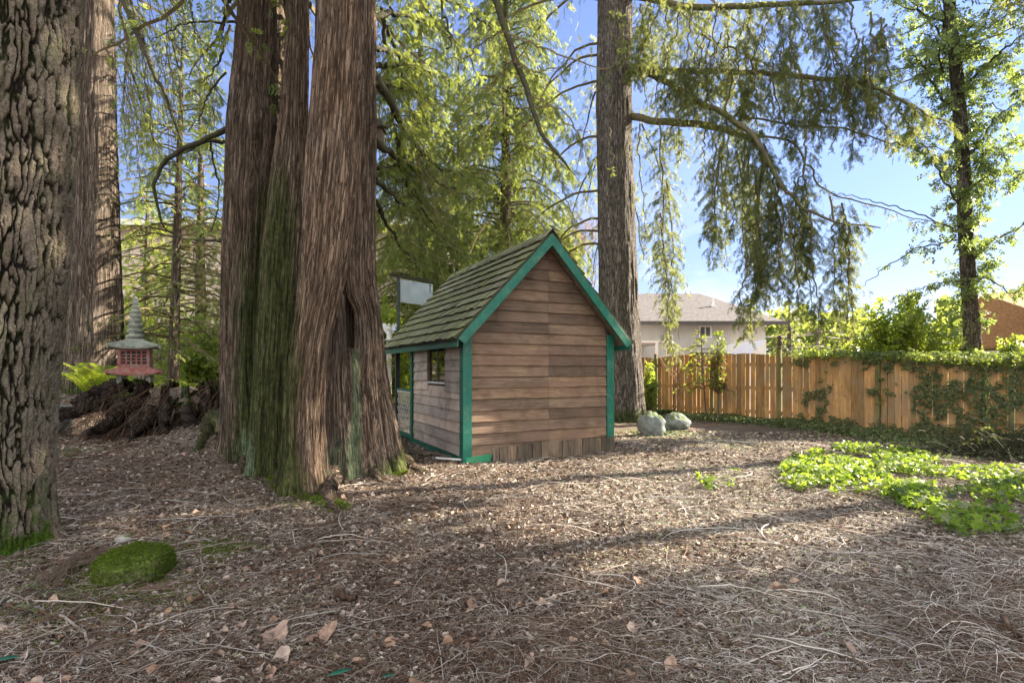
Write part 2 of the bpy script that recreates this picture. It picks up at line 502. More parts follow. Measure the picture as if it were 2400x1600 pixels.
def floor_mat():
    k = NT('forest_floor', 0.95, 0.1)
    v = k.coord()
    big = k.noise(v, 0.55, 5, 0.6)
    mid = k.noise(v, 3.2, 6, 0.7)
    fine = k.noise(v, 60, 6, 0.8)
    st1 = k.noise(k.coord('Object', (14, 90, 30), (0, 0, 0.5)), 1, 4, 0.7, 1.2)
    st2 = k.noise(k.coord('Object', (80, 16, 30), (0, 0, 0.7)), 1, 4, 0.7, 1.2)
    base = k.ramp(mid, [(0.25, (0.055, 0.040, 0.030)), (0.45, (0.11, 0.082, 0.062)), (0.7, (0.20, 0.165, 0.135))])
    red = k.ramp(k.noise(v, 1.4, 5, 0.65), [(0.50, 0), (0.66, 0.75)])
    base = k.mix(red, base, (0.17, 0.085, 0.045))
    base = k.mix(k.ramp(big, [(0.4, 0), (0.62, 0.55)]), base, (0.20, 0.175, 0.155))
    base = k.mix(k.ramp(fine, [(0.38, 0.8), (0.52, 0)]), base, (0.03, 0.022, 0.017))
    base = k.mix(k.ramp(st1, [(0.56, 0), (0.66, 0.75)]), base, (0.40, 0.34, 0.28))
    base = k.mix(k.ramp(st2, [(0.58, 0), (0.68, 0.7)]), base, (0.34, 0.25, 0.18))
    ms = k.ramp(k.math('ADD', k.noise(v, 4.5, 6, 0.75), k.attr('moss')), [(0.86, 0), (1.05, 1)])
    base = k.mix(k.math('MULTIPLY', ms, 0.8), base, k.ramp(fine, [(0.3, (0.04, 0.08, 0.012)), (0.7, (0.12, 0.2, 0.03))]))
    k.col(base)
    h = k.math('ADD', k.math('MULTIPLY', fine, 0.8), k.math('ADD', k.math('MULTIPLY', st1, 0.8), k.math('ADD', st2, mid)))
    k.bump(h, 0.8, 0.014)
    return k.m
M['floor'] = floor_mat()

def litter_mat(name, stops, rough=0.85):
    k = NT(name, rough, 0.2)
    k.col(k.ramp(k.attr('tint'), stops))
    return k.m
M['twig_litter'] = litter_mat('twig_litter', [(0, (0.035, 0.022, 0.015)), (0.40, (0.12, 0.070, 0.044)), (0.64, (0.20, 0.165, 0.135)), (0.84, (0.35, 0.315, 0.275)), (1, (0.62, 0.57, 0.51))])
M['flake_litter'] = litter_mat('flake_litter', [(0, (0.03, 0.022, 0.016)), (0.36, (0.060, 0.042, 0.030)), (0.62, (0.20, 0.145, 0.105)), (0.86, (0.49, 0.44, 0.38)), (1, (0.16, 0.20, 0.07))])

def wood(name, lo, mid, hi, axis_scale, vary=0.5, bump=0.5, stain=None, rough=0.8):
    """axis_scale: mapping scale that stretches the grain"""
    k = NT(name, rough, 0.18)
    v = k.coord('Object', axis_scale)
    g = k.noise(v, 1, 6, 0.65, 0.8)
    g2 = k.noise(k.coord('Object', tuple(min(a, 4.0) for a in axis_scale)), 1, 5, 0.6, 0.5)
    c = k.ramp(g, [(0.3, lo), (0.5, mid), (0.72, hi)])
    t = k.attr('tint')
    c = k.mix(1.0, c, k.ramp(t, [(0, (1 - vary,) * 3), (0.5, (0.95, 0.95, 0.95)), (1, (1.25, 1.15, 1.05))]), 'MULTIPLY')
    c = k.mix(k.ramp(g2, [(0.35, 0.55), (0.55, 0)]), c, k.mix(1.0, c, (0.42, 0.39, 0.37), 'MULTIPLY'))
    if stain:
        c = k.mix(k.ramp(k.noise(k.coord(), 1.6, 5, 0.65), [(0.45, 0), (0.65, 0.65)]), c, stain)
    k.col(c)
    k.bump(g, bump, 0.008)
    return k

def paint(name, c, chip=(0.2, 0.16, 0.12)):
    k = NT(name, 0.42, 0.4)
    v = k.coord()
    n = k.noise(v, 2.2, 5, 0.6)
    col = k.ramp(n, [(0.3, np.array(c) * 0.8), (0.7, np.array(c) * 1.15)])
    d = k.ramp(k.noise(v, 24, 6, 0.7), [(0.62, 0), (0.66, 0.75)])
    st_ = k.ramp(k.noise(k.coord('Object', (9, 9, 1.2)), 2.5, 5, 0.7), [(0.45, 0), (0.7, 0.5)])
    col = k.mix(st_, col, np.array(c) * 0.45)
    col = k.mix(d, col, chip)
    dust = k.ramp(k.noise(v, 7, 6, 0.7), [(0.5, 0), (0.75, 0.35)])
    col = k.mix(dust, col, (0.20, 0.27, 0.19))
    k.col(col)
    k.bump(k.noise(v, 30, 4), 0.25, 0.004)
    return k.m
M['green_paint'] = paint('green_paint', (0.010, 0.135, 0.095))
M['green_bright'] = paint('green_paint_bright', (0.012, 0.21, 0.10))

_w = wood('siding_wood', (0.10, 0.068, 0.048), (0.19, 0.135, 0.095), (0.32, 0.245, 0.175), (3.0, 12, 75), 0.45, 0.5, (0.17, 0.105, 0.08))
_w.b.inputs['Roughness'].default_value = 0.6
M['siding'] = _w.m
M['siding_side'] = wood('siding_side_wood', (0.40, 0.335, 0.27), (0.56, 0.48, 0.40), (0.66, 0.58, 0.50), (12, 3.5, 90), 0.25, 0.35).m
M['skirt'] = wood('skirt_wood', (0.09, 0.068, 0.05), (0.17, 0.135, 0.10), (0.26, 0.21, 0.155), (30, 30, 2.5), 0.45, 0.5).m
M['fence'] = wood('fence_wood', (0.38, 0.20, 0.075), (0.56, 0.33, 0.14), (0.68, 0.45, 0.22), (22, 22, 1.6), 0.45, 0.4, (0.30, 0.23, 0.15)).m
M['fence_post'] = wood('fence_post_wood', (0.12, 0.12, 0.05), (0.22, 0.20, 0.09), (0.32, 0.27, 0.14), (22, 22, 1.6), 0.3, 0.4).m
M['old_wood'] = wood('old_wood', (0.10, 0.08, 0.06), (0.18, 0.15, 0.11), (0.28, 0.24, 0.19), (25, 25, 4), 0.3, 0.4).m
M['lattice'] = plain('lattice_paint', (0.46, 0.44, 0.38), 0.7, 0.2, 0.25, 12)
M['white_paint'] = plain('white_paint', (0.72, 0.72, 0.70), 0.5, 0.3, 0.1, 5)
M['dark_metal'] = plain('dark_metal', (0.035, 0.05, 0.048), 0.45, 0.4, 0.3, 14)
M['inside'] = plain('inside_wood', (0.10, 0.075, 0.055), 0.8, 0.2, 0.2, 6)

def shingle_mat():
    k = NT('shake_shingles', 0.92, 0.1)
    v = k.coord()
    t = k.attr('tint')
    g = k.noise(k.coord('Object', (4, 60, 4)), 1, 5, 0.7)
    c = k.ramp(t, [(0, (0.22, 0.20, 0.17)), (0.5, (0.36, 0.33, 0.28)), (1, (0.50, 0.46, 0.39))])
    c = k.mix(k.ramp(g, [(0.35, 0.6), (0.6, 0)]), c, (0.05, 0.042, 0.032))
    m_ = k.ramp(k.noise(v, 3.2, 7, 0.75), [(0.38, 0), (0.56, 0.85)])
    mc = k.ramp(k.noise(v, 26, 5, 0.7), [(0.3, (0.13, 0.16, 0.06)), (0.55, (0.30, 0.35, 0.14)), (0.8, (0.44, 0.50, 0.20))])
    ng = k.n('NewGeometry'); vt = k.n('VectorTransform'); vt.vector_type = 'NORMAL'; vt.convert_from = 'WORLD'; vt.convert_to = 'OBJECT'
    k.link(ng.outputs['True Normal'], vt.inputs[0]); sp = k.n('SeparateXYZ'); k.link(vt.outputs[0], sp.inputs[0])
    butt_shade = k.math('LESS_THAN', sp.outputs['Z'], 0.2)  # butt faces darkened as painted row shadow, beyond their dark end grain
    k.col(k.mix(k.math('MULTIPLY', butt_shade, 0.85), k.mix(m_, c, mc), (0.035, 0.032, 0.022)))
    k.bump(k.math('ADD', g, k.math('MULTIPLY', k.noise(v, 55, 5, 0.8), 1.3)), 1.0, 0.014)
    return k.m
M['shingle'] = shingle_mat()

def rock_mat(name, c1, c2, mossy):
    k = NT(name, 0.85, 0.2)
    v = k.coord()
    c = k.ramp(k.noise(v, 6, 8, 0.7), [(0.3, c1), (0.7, c2)])
    c = k.mix(k.ramp(k.voro(v, 34), [(0.1, 0.35), (0.3, 0)]), c, np.array(c1) * 0.5)
    ng = k.n('NewGeometry'); sp = k.n('SeparateXYZ'); k.link(ng.outputs['Normal'], sp.inputs[0])
    up = k.math('ADD', k.math('MULTIPLY', sp.outputs['Z'], 0.45), k.noise(v, 5, 6, 0.7))
    m_ = k.ramp(up, [(0.98 - mossy, 0), (1.12 - mossy, 0.9)])
    k.col(k.mix(m_, c, k.ramp(k.noise(v, 30, 4), [(0.3, (0.05, 0.09, 0.015)), (0.7, (0.15, 0.2, 0.04))])))
    k.bump(k.noise(v, 18, 8, 0.75), 0.6, 0.02)
    return k.m
M['rock'] = rock_mat('boulder_stone', (0.085, 0.10, 0.10), (0.25, 0.28, 0.265), 0.16)
M['rock_pale'] = rock_mat('pale_stone', (0.22, 0.20, 0.18), (0.42, 0.40, 0.37), 0.0)
M['rock_moss'] = rock_mat('mossy_stone', (0.12, 0.13, 0.06), (0.22, 0.22, 0.12), 0.5)

# ============================================================ GROUND
def ground():
    # fine patch in front of the camera, coarser rings to the horizon, one sheet
    xs = np.concatenate([-np.geomspace(500, 15, 14)[:-1], np.linspace(-15, -6, 60)[:-1], np.linspace(-6, 7, 420)[:-1], np.linspace(7, 15, 60)[:-1], np.geomspace(15, 500, 14)])
    ys = np.concatenate([-np.geomspace(500, 4, 12)[:-1], np.linspace(-4, 2, 20)[:-1], np.linspace(2, 9, 320)[:-1], np.linspace(9, 20, 110)[:-1], np.geomspace(20, 600, 16)])
    X, Y = np.meshgrid(xs, ys)
    Z = G(X, Y)
    near = S((14 - Y) / 5)
    Z = Z + near * (0.022 * (fbm(X * 7, Y * 7, o=3, seed=21) - 0.5) + 0.016 * (fbm(X * 24, Y * 24, o=2, seed=22) - 0.5))
    V = np.stack([X, Y, Z], -1).reshape(-1, 3)
    nx, ny = len(xs), len(ys)
    a = (np.arange(ny - 1)[:, None] * nx + np.arange(nx - 1)[None]).ravel()
    F = np.stack([a, a + 1, a + nx + 1, a + nx], 1)
    moss = np.zeros(X.shape)
    for cx, cy, r, am in [(-3.25, 3.95, 0.75, 0.42), (-2.6, 3.5, 0.6, 0.34), (-2.35, 5.7, 0.3, 0.5), (3.4, 12.2, 1.2, 0.35), (4.4, 10.2, 0.8, 0.3), (-6.5, 7.9, 0.7, 0.3), (2.2, 8.6, 0.4, 0.22), (-2.6, 4.6, 0.6, 0.25)]:
        moss += am * np.exp(-((X - cx)**2 + (Y - cy)**2) / r**2)
    moss += 0.17
    o = mesh_np('ground', V, F, M['floor'], smooth=True, attrs={'moss': moss.ravel()})
    o['kind'] = 'structure'
ground()

# ============================================================ SHED (a small chapel-like garden shed)
from mathutils import Matrix, Vector
SH0 = np.array([-0.72, 8.2]); D1 = np.array([0.891, 0.454]); D2 = np.array([-0.454, 0.891])
def shw(x, y, z=0.0):
    p = SH0 + x * D1 + y * D2
    return np.array([p[0], p[1], z])

def build_shed():
    T = thing('garden_shed', 'small brown lapboard shed with mossy shake roof and green trim, standing between the trees', 'shed', (SH0[0], SH0[1], 0))
    T.rotation_euler = (0, 0, math.atan2(D1[1], D1[0]))
    WD, DP, FR, RG = 2.75, 2.72, 4.15, 1.375
    AP, SLP = 3.66, 1.071
    ztop = lambda x: AP - SLP * abs(x - RG)
    rx = lambda z: (AP - 0.12 - z) / SLP
    # walls (thin structural shell)
    m = MB()
    def gable(m, y0, y1, xa=0.03, xb=WD - 0.03, zb=0.1):
        zs = ztop(xa) - 0.1
        p = [(xa, zb), (xb, zb), (xb, zs), (RG, AP - 0.1), (xa, zs)]
        v = [(x, y0, z) for x, z in p] + [(x, y1, z) for x, z in p]
        f = [(0, 1, 2, 3, 4), (9, 8, 7, 6, 5)] + [(i, i + 5, (i + 1) % 5 + 5, (i + 1) % 5) for i in range(5)]
        m.add(v, f)
    gable(m, 0.0, 0.05)
    wz0, wz1, wy0, wy1 = 1.20, 1.93, 0.82, 1.70
    zt = ztop(0.03) - 0.1
    m.box(0.0, 0.05, 0.052, wy0, 0.1, zt); m.box(0.0, 0.05, wy1, DP, 0.1, zt)
    m.box(0.0, 0.05, wy0, wy1, 0.1, wz0); m.box(0.0, 0.05, wy0, wy1, wz1, zt)
    m.box(WD - 0.05, WD, 0.052, DP, 0.1, zt)
    # front wall with a wide doorway
    m.box(0.052, 0.85, DP - 0.05, DP, 0.1, zt); m.box(1.9, WD - 0.052, DP - 0.05, DP, 0.1, zt)
    zs = ztop(0.052) - 0.12
    m.add([(0.052, DP - 0.05, zt), (WD - 0.052, DP - 0.05, zt), (RG, DP - 0.05, AP - 0.13), (0.052, DP, zt), (WD - 0.052, DP, zt), (RG, DP, AP - 0.13)],
          [(0, 1, 2), (5, 4, 3), (0, 3, 4, 1), (1, 4, 5, 2), (2, 5, 3, 0)])
    m.build('wall', M['inside'], T, local=True)
    m = MB(); m.box(0.0, WD, 0.052, FR - 0.1, 0.03, 0.095); m.build('floor', M['old_wood'], T, local=True)
    # back wall lap siding
    m = MB(); e = 0.1755; r = random.Random(3)
    k = 0; z = 0.105
    while z < AP - 0.2:
        zb, zt_ = z, min(z + e + 0.012, AP - 0.13)
        xl0, xl1 = max(0.09, RG - rx(zb)), max(0.09, RG - rx(zt_)); xr0, xr1 = min(WD - 0.10, RG + rx(zb)), min(WD - 0.10, RG + rx(zt_))
        seam = 1.47 + r.uniform(-0.01, 0.01)
        for a0, a1, b0, b1 in ((xl0, xl1, seam - 0.002, seam - 0.002), (seam + 0.002, seam + 0.002, xr0, xr1)):
            if b0 - a0 < 0.05: continue
            q = r.uniform(-0.004, 0.004); q2 = r.uniform(-0.004, 0.004); tt = r.random()
            if k in (1,) and a0 > 1: q, q2 = -0.028, 0.012; tt = 0.95
            pr = r.uniform(0, 0.004)
            b1 = max(b1, a1 + 0.01)
            yb, yt = -0.044 - pr, -0.016 - pr * 0.3
            m.hexa([(a0, yb, zb + q), (b0, yb, zb + q2), (b0, yb + 0.02, zb + q2), (a0, yb + 0.02, zb + q),
                    (a1, yt, zt_ + q), (b1, yt, zt_ + q2), (b1, yt + 0.01, zt_ + q2), (a1, yt + 0.01, zt_ + q)], tt)
        z += e * r.uniform(0.985, 1.015); k += 1
    m.build('back_siding', M['siding'], T, local=True)
    # left wall lap siding
    m = MB(); z = 0.10; k = 0
    while z < zt - 0.06:
        zb, zt_ = z, min(z + e + 0.012, zt)
        segs = [(0.09, DP - 0.12)]
        if zt_ > wz0 + 0.02: segs = [(0.09, wy0 - 0.0), (wy1 + 0.04, DP - 0.14)]
        for a, b in segs:
            q = r.uniform(-0.004, 0.004); q2 = r.uniform(-0.003, 0.003); tt = r.random(); pr = r.uniform(0, 0.004)
            if a > 1: q2 = -0.025; pr += 0.01
            xb, xt = -0.042 - pr, -0.016 - pr * 0.3
            m.hexa([(xb + 0.02, a, zb + q), (xb + 0.02, b, zb + q2), (xb, b, zb + q2), (xb, a, zb + q),
                    (xt + 0.01, a, zt_ + q), (xt + 0.01, b, zt_ + q2), (xt, b, zt_ + q2), (xt, a, zt_ + q)], tt)
        z += e * (0.6 if k == 5 else 1.0) * r.uniform(0.99, 1.01); k += 1
    m.build('side_siding', M['siding_side'], T, local=True)
    m = MB(); z = 0.1
    while z < zt - 0.06:
        m.box(WD + 0.012, WD + 0.03, 0.09, DP - 0.1, z, min(z + e - 0.006, zt), r.random()); z += e
    m.build('side_siding', M['siding_side'], T, local=True)
    # corner boards
    for (xa, xb, ya, yb, z0, z1) in ((-0.060, 0.088, -0.062, -0.036, 0.02, ztop(0) - 0.13), (-0.060, -0.036, -0.034, 0.088, 0.02, ztop(0) - 0.13),
                                     (WD - 0.10, WD + 0.052, -0.062, -0.036, 0.08, ztop(WD) - 0.13), (WD + 0.030, WD + 0.052, -0.034, 0.088, 0.0, ztop(WD) - 0.13),
                                     (-0.052, -0.012, DP - 0.02, DP + 0.09, 0.0, ztop(0) - 0.13)):
        m = MB(); m.box(xa, xb, ya, yb, z0, z1); m.build('corner_board', M['green_paint'], T, local=True, bevel=0.004)
    # window
    f = MB()
    f.box(-0.045, 0.0, wy1 - 0.002, wy1 + 0.04, wz0 - 0.01, wz1); f.box(-0.03, 0.03, wy0, wy0 + 0.03, wz0, wz1)
    f.box(-0.03, 0.03, wy0 + 0.03, wy1 - 0.002, wz1 - 0.03, wz1); f.box(-0.02, 0.02, 1.24, 1.262, wz0 + 0.032, wz1 - 0.03)
    win = f.build('window', M['old_wood'], T, local=True)
    s_ = MB(); s_.box(-0.055, 0.12, wy0 + 0.03, wy1 - 0.004, wz0, wz0 + 0.03); s_.build('sill', M['white_paint'], win, local=True)
    g = NT('window_glass', 0.04, 0.5)
    gl = g.n('BsdfGlossy'); gl.inputs['Roughness'].default_value = 0.03; tr = g.n('BsdfTransparent')
    tr.inputs[0].default_value = (0.85, 0.9, 0.9, 1)
    fr = g.n('Fresnel'); fr.inputs[0].default_value = 2.3
    mx = g.n('MixShader'); g.link(g.math('ADD', fr.outputs[0], 0.16), mx.inputs[0]); g.link(tr.outputs[0], mx.inputs[1]); g.link(gl.outputs[0], mx.inputs[2])
    g.link(mx.outputs[0], g.out.inputs[0]); M['glass'] = g.m
    p = MB(); p.box(-0.004, 0.002, wy0 + 0.03, wy1 - 0.004, wz0 + 0.034, wz1 - 0.032); p.build('pane', M['glass'], win, local=True)
    # roof: deck, shakes, ridge cap, fascia, rake boards
    E0, E1 = -0.24, 2.99; Y0, Y1 = -0.30, FR + 0.05
    rf = MB()
    for sg in (-1, 1):
        xe = E0 if sg < 0 else E1
        a = ztop(xe) - 0.035; b = AP - 0.035
        p = [(xe, a), (RG, b), (RG, b - 0.05), (xe, a - 0.05)]
        if sg > 0: p = p[::-1]
        v = [(x, Y0 + 0.02, z) for x, z in p] + [(x, Y1 - 0.02, z) for x, z in p]
        rf.add(v, [(0, 1, 2, 3), (7, 6, 5, 4), (0, 4, 5, 1), (1, 5, 6, 2), (2, 6, 7, 3), (3, 7, 4, 0)])
    roof = rf.build('roof', M['old_wood'], T, local=True)
    sh = MB(); nrow = 11; SL = math.hypot(RG - E0, ztop(RG) - ztop(E0)); ex = (SL + 0.02) / nrow
    cs, sn = (RG - E0) / SL, (AP - ztop(E0)) / SL
    for sg in (-1, 1):
        for i in range(nrow):
            y = Y0 + r.uniform(-0.05, 0)
            while y < Y1 - 0.03:
                w = r.uniform(0.09, 0.19)
                y2 = min(y + w, Y1 + 0.01)
                ya = max(y, Y0 - 0.005)
                d0 = i * ex - 0.03 + r.uniform(-0.016, 0.012); d1 = min(i * ex + ex + 0.12, SL)
                th = 0.042 + r.uniform(0, 0.016); skew = r.uniform(-0.008, 0.008)
                P_ = []
                for (d, h) in ((d0, 0.012), (d0, 0.012 + th), (d1, 0.006), (d1, -0.006)):
                    for yy in (ya + 0.003, y2 - 0.003):
                        dd = d + (skew if yy > ya + 0.02 else 0)
                        x = E0 + dd * cs - h * sn; z_ = ztop(E0) - 0.03 + dd * sn + h * cs
                        if sg > 0: x = 2 * RG - x
                        P_.append((x, yy, z_))
                (a0, a1, b0, b1, c0, c1, e0, e1) = P_
                v = [a0, a1, e1, e0, b0, b1, c1, c0]
                if sg > 0: v = [a1, a0, e0, e1, b1, b0, c0, c1]
                sh.hexa(v, min(1, max(0, r.gauss(0.5, 0.25))))
                y += w
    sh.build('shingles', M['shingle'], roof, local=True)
    cp = MB(); y = Y0 - 0.02
    while y < Y1:
        for sg in (-1, 1):
            y2 = y + 0.24; lift = 0.012
            x1 = RG + sg * 0.13
            za, zb = AP + 0.035, AP + 0.035 - 0.13 * SLP
            v = [(RG, y, za + lift), (x1, y, zb + lift), (x1, y2, zb), (RG, y2, za), (RG, y, za + lift - 0.02), (x1, y, zb + lift - 0.02), (x1, y2, zb - 0.02), (RG, y2, za - 0.02)]
            if sg > 0: v = v[4:] + v[:4]
            cp.hexa(v, r.random())
        y += 0.19
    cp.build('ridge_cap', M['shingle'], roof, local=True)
    # rake boards (both ends), fascia
    for (ya, yb) in ((Y0 - 0.02, Y0 + 0.018), (Y1 - 0.018, Y1 + 0.02)):
        for sg in (-1, 1):
            xe = E0 if sg < 0 else E1
            za, zb = ztop(xe) - 0.03, AP - 0.03
            h = 0.195
            # sloped board with square-cut ends
            ins = 0.11 * sg
            v = [(xe, ya, za), (RG, ya, zb), (RG, ya, zb - h), (xe - ins, ya, za - h * 0.98 + 0.11 * SLP * 0.0), (xe, yb, za), (RG, yb, zb), (RG, yb, zb - h), (xe - ins, yb, za - h * 0.98)]
            v[3] = (xe - ins, ya, ztop(xe - ins) - 0.03 - h); v[7] = (xe - ins, yb, v[3][2])
            v = [v[0], v[1], v[2], v[3], v[4], v[5], v[6], v[7]]
            if sg < 0: v = [v[3], v[2], v[6], v[7], v[0], v[1], v[5], v[4]]
            else: v = [v[2], v[3], v[7], v[6], v[1], v[0], v[4], v[5]]
            b = MB(); b.hexa(v); b.build('rake_board', M['green_paint'], roof, local=True, bevel=0.003)
    for xe, s_ in ((E0, 1), (E1, -1)):
        b = MB(); b.box(min(xe, xe + 0.022 * s_), max(xe, xe + 0.022 * s_), Y0 + 0.02, Y1 - 0.02, ztop(E0) - 0.15, ztop(E0) - 0.04)
        b.build('fascia', M['green_paint'], roof, local=True, bevel=0.003)
    # skirt boards round the bottom of the back wall
    sk = MB(); x = 0.44
    n = 0
    while x < WD + 0.02:
        w = r.uniform(0.115, 0.16); w = min(w, WD + 0.04 - x)
        if w < 0.05: break
        le = r.uniform(-0.012, 0.012) + (-0.02 if n in (4,) else 0); th = r.uniform(0, 0.006)
        zt2 = 0.245 + 0.02 * x / WD + r.uniform(-0.012, 0.012) - (0.03 if n < 4 else 0)
        gpt = 0.006 if n != 4 else 0.02
        sk.hexa([(x + gpt, -0.07 - th, -0.15), (x + w - 0.002, -0.07 - th, -0.15), (x + w - 0.002, -0.05, -0.15), (x + gpt, -0.05, -0.15),
                 (x + 0.003 + le, -0.062 - th, zt2), (x + w - 0.004 + le, -0.062 - th, zt2 + r.uniform(-0.004, 0.004)), (x + w - 0.004 + le, -0.042, zt2), (x + 0.003 + le, -0.042, zt2)], r.random())
        x += w; n += 1
    sk.build('skirt_boards', M['skirt'], T, local=True)
    b = MB(); b.hexa([(-0.02, -0.075, -0.02), (0.40, -0.075, 0.01), (0.40, -0.055, 0.01), (-0.02, -0.055, -0.02), (-0.02, -0.070, 0.095), (0.43, -0.070, 0.13), (0.43, -0.05, 0.13), (-0.02, -0.05, 0.095)])
    b.build('skirt_board', M['green_bright'], T, local=True, bevel=0.003)['label'] = 'short bright green board at the left corner'
    b = MB(); b.box(0.0, 0.42, -0.045, -0.02, -0.15, 0.09); b.build('footing', M['skirt'], T, local=True)
    b = MB(); b.box(-0.035, -0.012, 0.1, DP, -0.02, 0.098); b.build('sill_board', M['green_paint'], T, local=True, bevel=0.003)
    b = MB(); b.box(-0.02, 0.10, 0.1, DP, -0.25, -0.022); b.box(WD - 0.08, WD, 0.0, DP, -0.25, 0.0); b.build('footing', M['skirt'], T, local=True)
    # porch: posts, beam, lattice rails
    for x in (0.0, WD):
        b = MB(); b.box(x - 0.045, x + 0.045, FR - 0.22, FR - 0.13, -0.1, ztop(0) - 0.12); b.build('porch_post', M['dark_metal'] if x == 0 else M['green_paint'], T, local=True, bevel=0.004)
    for x in (0.0, WD):
        ya, yb, za, zb = DP + 0.10, FR - 0.235, 0.13, 0.95
        for zr0, zr1 in ((zb + 0.055, zb + 0.09), (za - 0.08, za)):
            fr_ = MB(); fr_.box(x - 0.03, x + 0.03, ya, yb, zr0, zr1); fr_.build('rail', M['green_paint'], T, local=True)
        w_ = MB(); w_.box(x - 0.02, x + 0.02, ya, yb, zb, zb + 0.052)
        w_.build('rail', M['lattice'], T, local=True)['label'] = 'weathered grey rail'
        lt = MB()
        for s2, off in ((1, -0.008), (-1, 0.008)):
            c = -1.2
            while c < 2.4:
                # line z - za = s2*(y - ya)*1.25 + c
                pts = []
                sl_ = 1.25 * s2
                cc = c if s2 > 0 else c
                for yy in (ya, yb):
                    zz = za + sl_ * (yy - ya) + cc
                    if za <= zz <= zb: pts.append((yy, zz))
                for zz in (za, zb):
                    yy = ya + (zz - za - cc) / sl_
                    if ya < yy < yb: pts.append((yy, zz))
                if len(pts) == 2 and abs(pts[0][1] - pts[1][1]) > 0.03:
                    pts.sort()
                    lt.bar((x + off, pts[0][0], pts[0][1]), (x + off, pts[1][0], pts[1][1]), 0.007, 0.034, up=(0, -s2 * 0.8, 1))
                c += 0.17
        lt.build('lattice', M['lattice'], T, local=True)
    return T
build_shed()

# cross at the front end of the ridge
p = shw(1.375, 4.12, 3.66)
c = thing('wooden_cross', 'small weathered wooden cross standing on the far end of the shed ridge', 'cross', p)
m = MB(); m.bar(p + (0, 0, 0.0), p + (0, 0, 0.36), 0.045, 0.035, up=(0, 1, 0)); m.build('upright', M['old_wood'], c)
m = MB(); q = np.array([D1[0], D1[1], 0])
m.bar(p - q * 0.17 + (0, -0.03, 0.25), p + q * 0.17 + (0, -0.03, 0.25), 0.03, 0.045); m.build('crossbar', M['old_wood'], c)

# hanging sign on a dark post beyond the shed
sp = at(934, 865, 12.9); sgd = norm(np.array([0.62, 0.78, 0]))
gzz = gz(sp[0], sp[1]); topz = 3.67
T = thing('hanging_sign', 'blank pale grey metal sign hanging from a dark post behind the mossy shed roof', 'sign', (sp[0], sp[1], gzz))
m = MB(); m.box(sp[0] - 0.03, sp[0] + 0.03, sp[1] - 0.03, sp[1] + 0.03, gzz - 0.2, topz); m.build('post', M['dark_metal'], T, bevel=0.004)
a = np.array([sp[0], sp[1], topz + 0.035])
m = MB(); m.bar(a - sgd * 0.25, a + sgd * 1.35, 0.05, 0.07); m.build('arm', M['limb_dark'], T)
m = MB(); b = a + sgd * 0.06 - (0, 0, 0.07); e = a + sgd * 1.12 - (0, 0, 0.07)
side = np.cross(sgd, (0, 0, 1)) * 0.006
m.hexa([b - (0, 0, 0.56) - side, e - (0, 0, 0.56) - side, e - (0, 0, 0.56) + side, b - (0, 0, 0.56) + side, b - side, e - side, e + side, b + side])
k = NT('sign_metal', 0.28, 0.5); k.b.inputs['Metallic'].default_value = 0.35
v = k.coord(); k.col(k.ramp(k.noise(v, 3, 5), [(0.3, (0.36, 0.42, 0.45)), (0.7, (0.50, 0.56, 0.58))])); k.bump(k.noise(v, 2.5, 3), 0.15, 0.02); M['sign'] = k.m
m.build('panel', M['sign'], T)
m = MB(); h1 = b + sgd * 0.12; h2 = e - sgd * 0.12
m.bar(h1, h1 + (0, 0, 0.05), 0.012, 0.012, up=(1, 0, 0)); m.build('hanger', M['dark_metal'], T); m = MB(); m.bar(h2, h2 + (0, 0, 0.05), 0.012, 0.012, up=(1, 0, 0)); m.build('hanger', M['dark_metal'], T); m = MB()
f_ = e - sgd * 0.10 + side * 2
m.bar(f_ - (0, 0, 0.03), f_ - (0, 0, 0.23), 0.02, 0.012, up=(1, 0, 0)); m.bar(f_ - (0, 0, 0.035) - sgd * 0.04, f_ - (0, 0, 0.035) + sgd * 0.035, 0.012, 0.02)
m.build('latch', M['dark_metal'], T)

# little bell on the post and a white winged garden figure behind it
bp = np.array([sp[0] - 0.10, sp[1] - 0.02, 2.38])
T = thing('bell', 'small grey metal bell mounted on the side of the dark sign post', 'bell', bp)
m = MB(); m.lathe(bp, [(0.075, 0.0), (0.072, 0.012), (0.05, 0.05), (0.035, 0.11), (0.012, 0.13)], 18); m.build('body', M['sign'], T, smooth=True)
m = MB(); m.bar(bp + (0, 0, 0.125), bp + (0.0, 0, 0.17), 0.01, 0.01, up=(1, 0, 0)); m.bar(bp + (-0.01, 0, 0.17), bp + (0.08, 0.0, 0.17), 0.012, 0.012); m.build('bracket', M['dark_metal'], T)

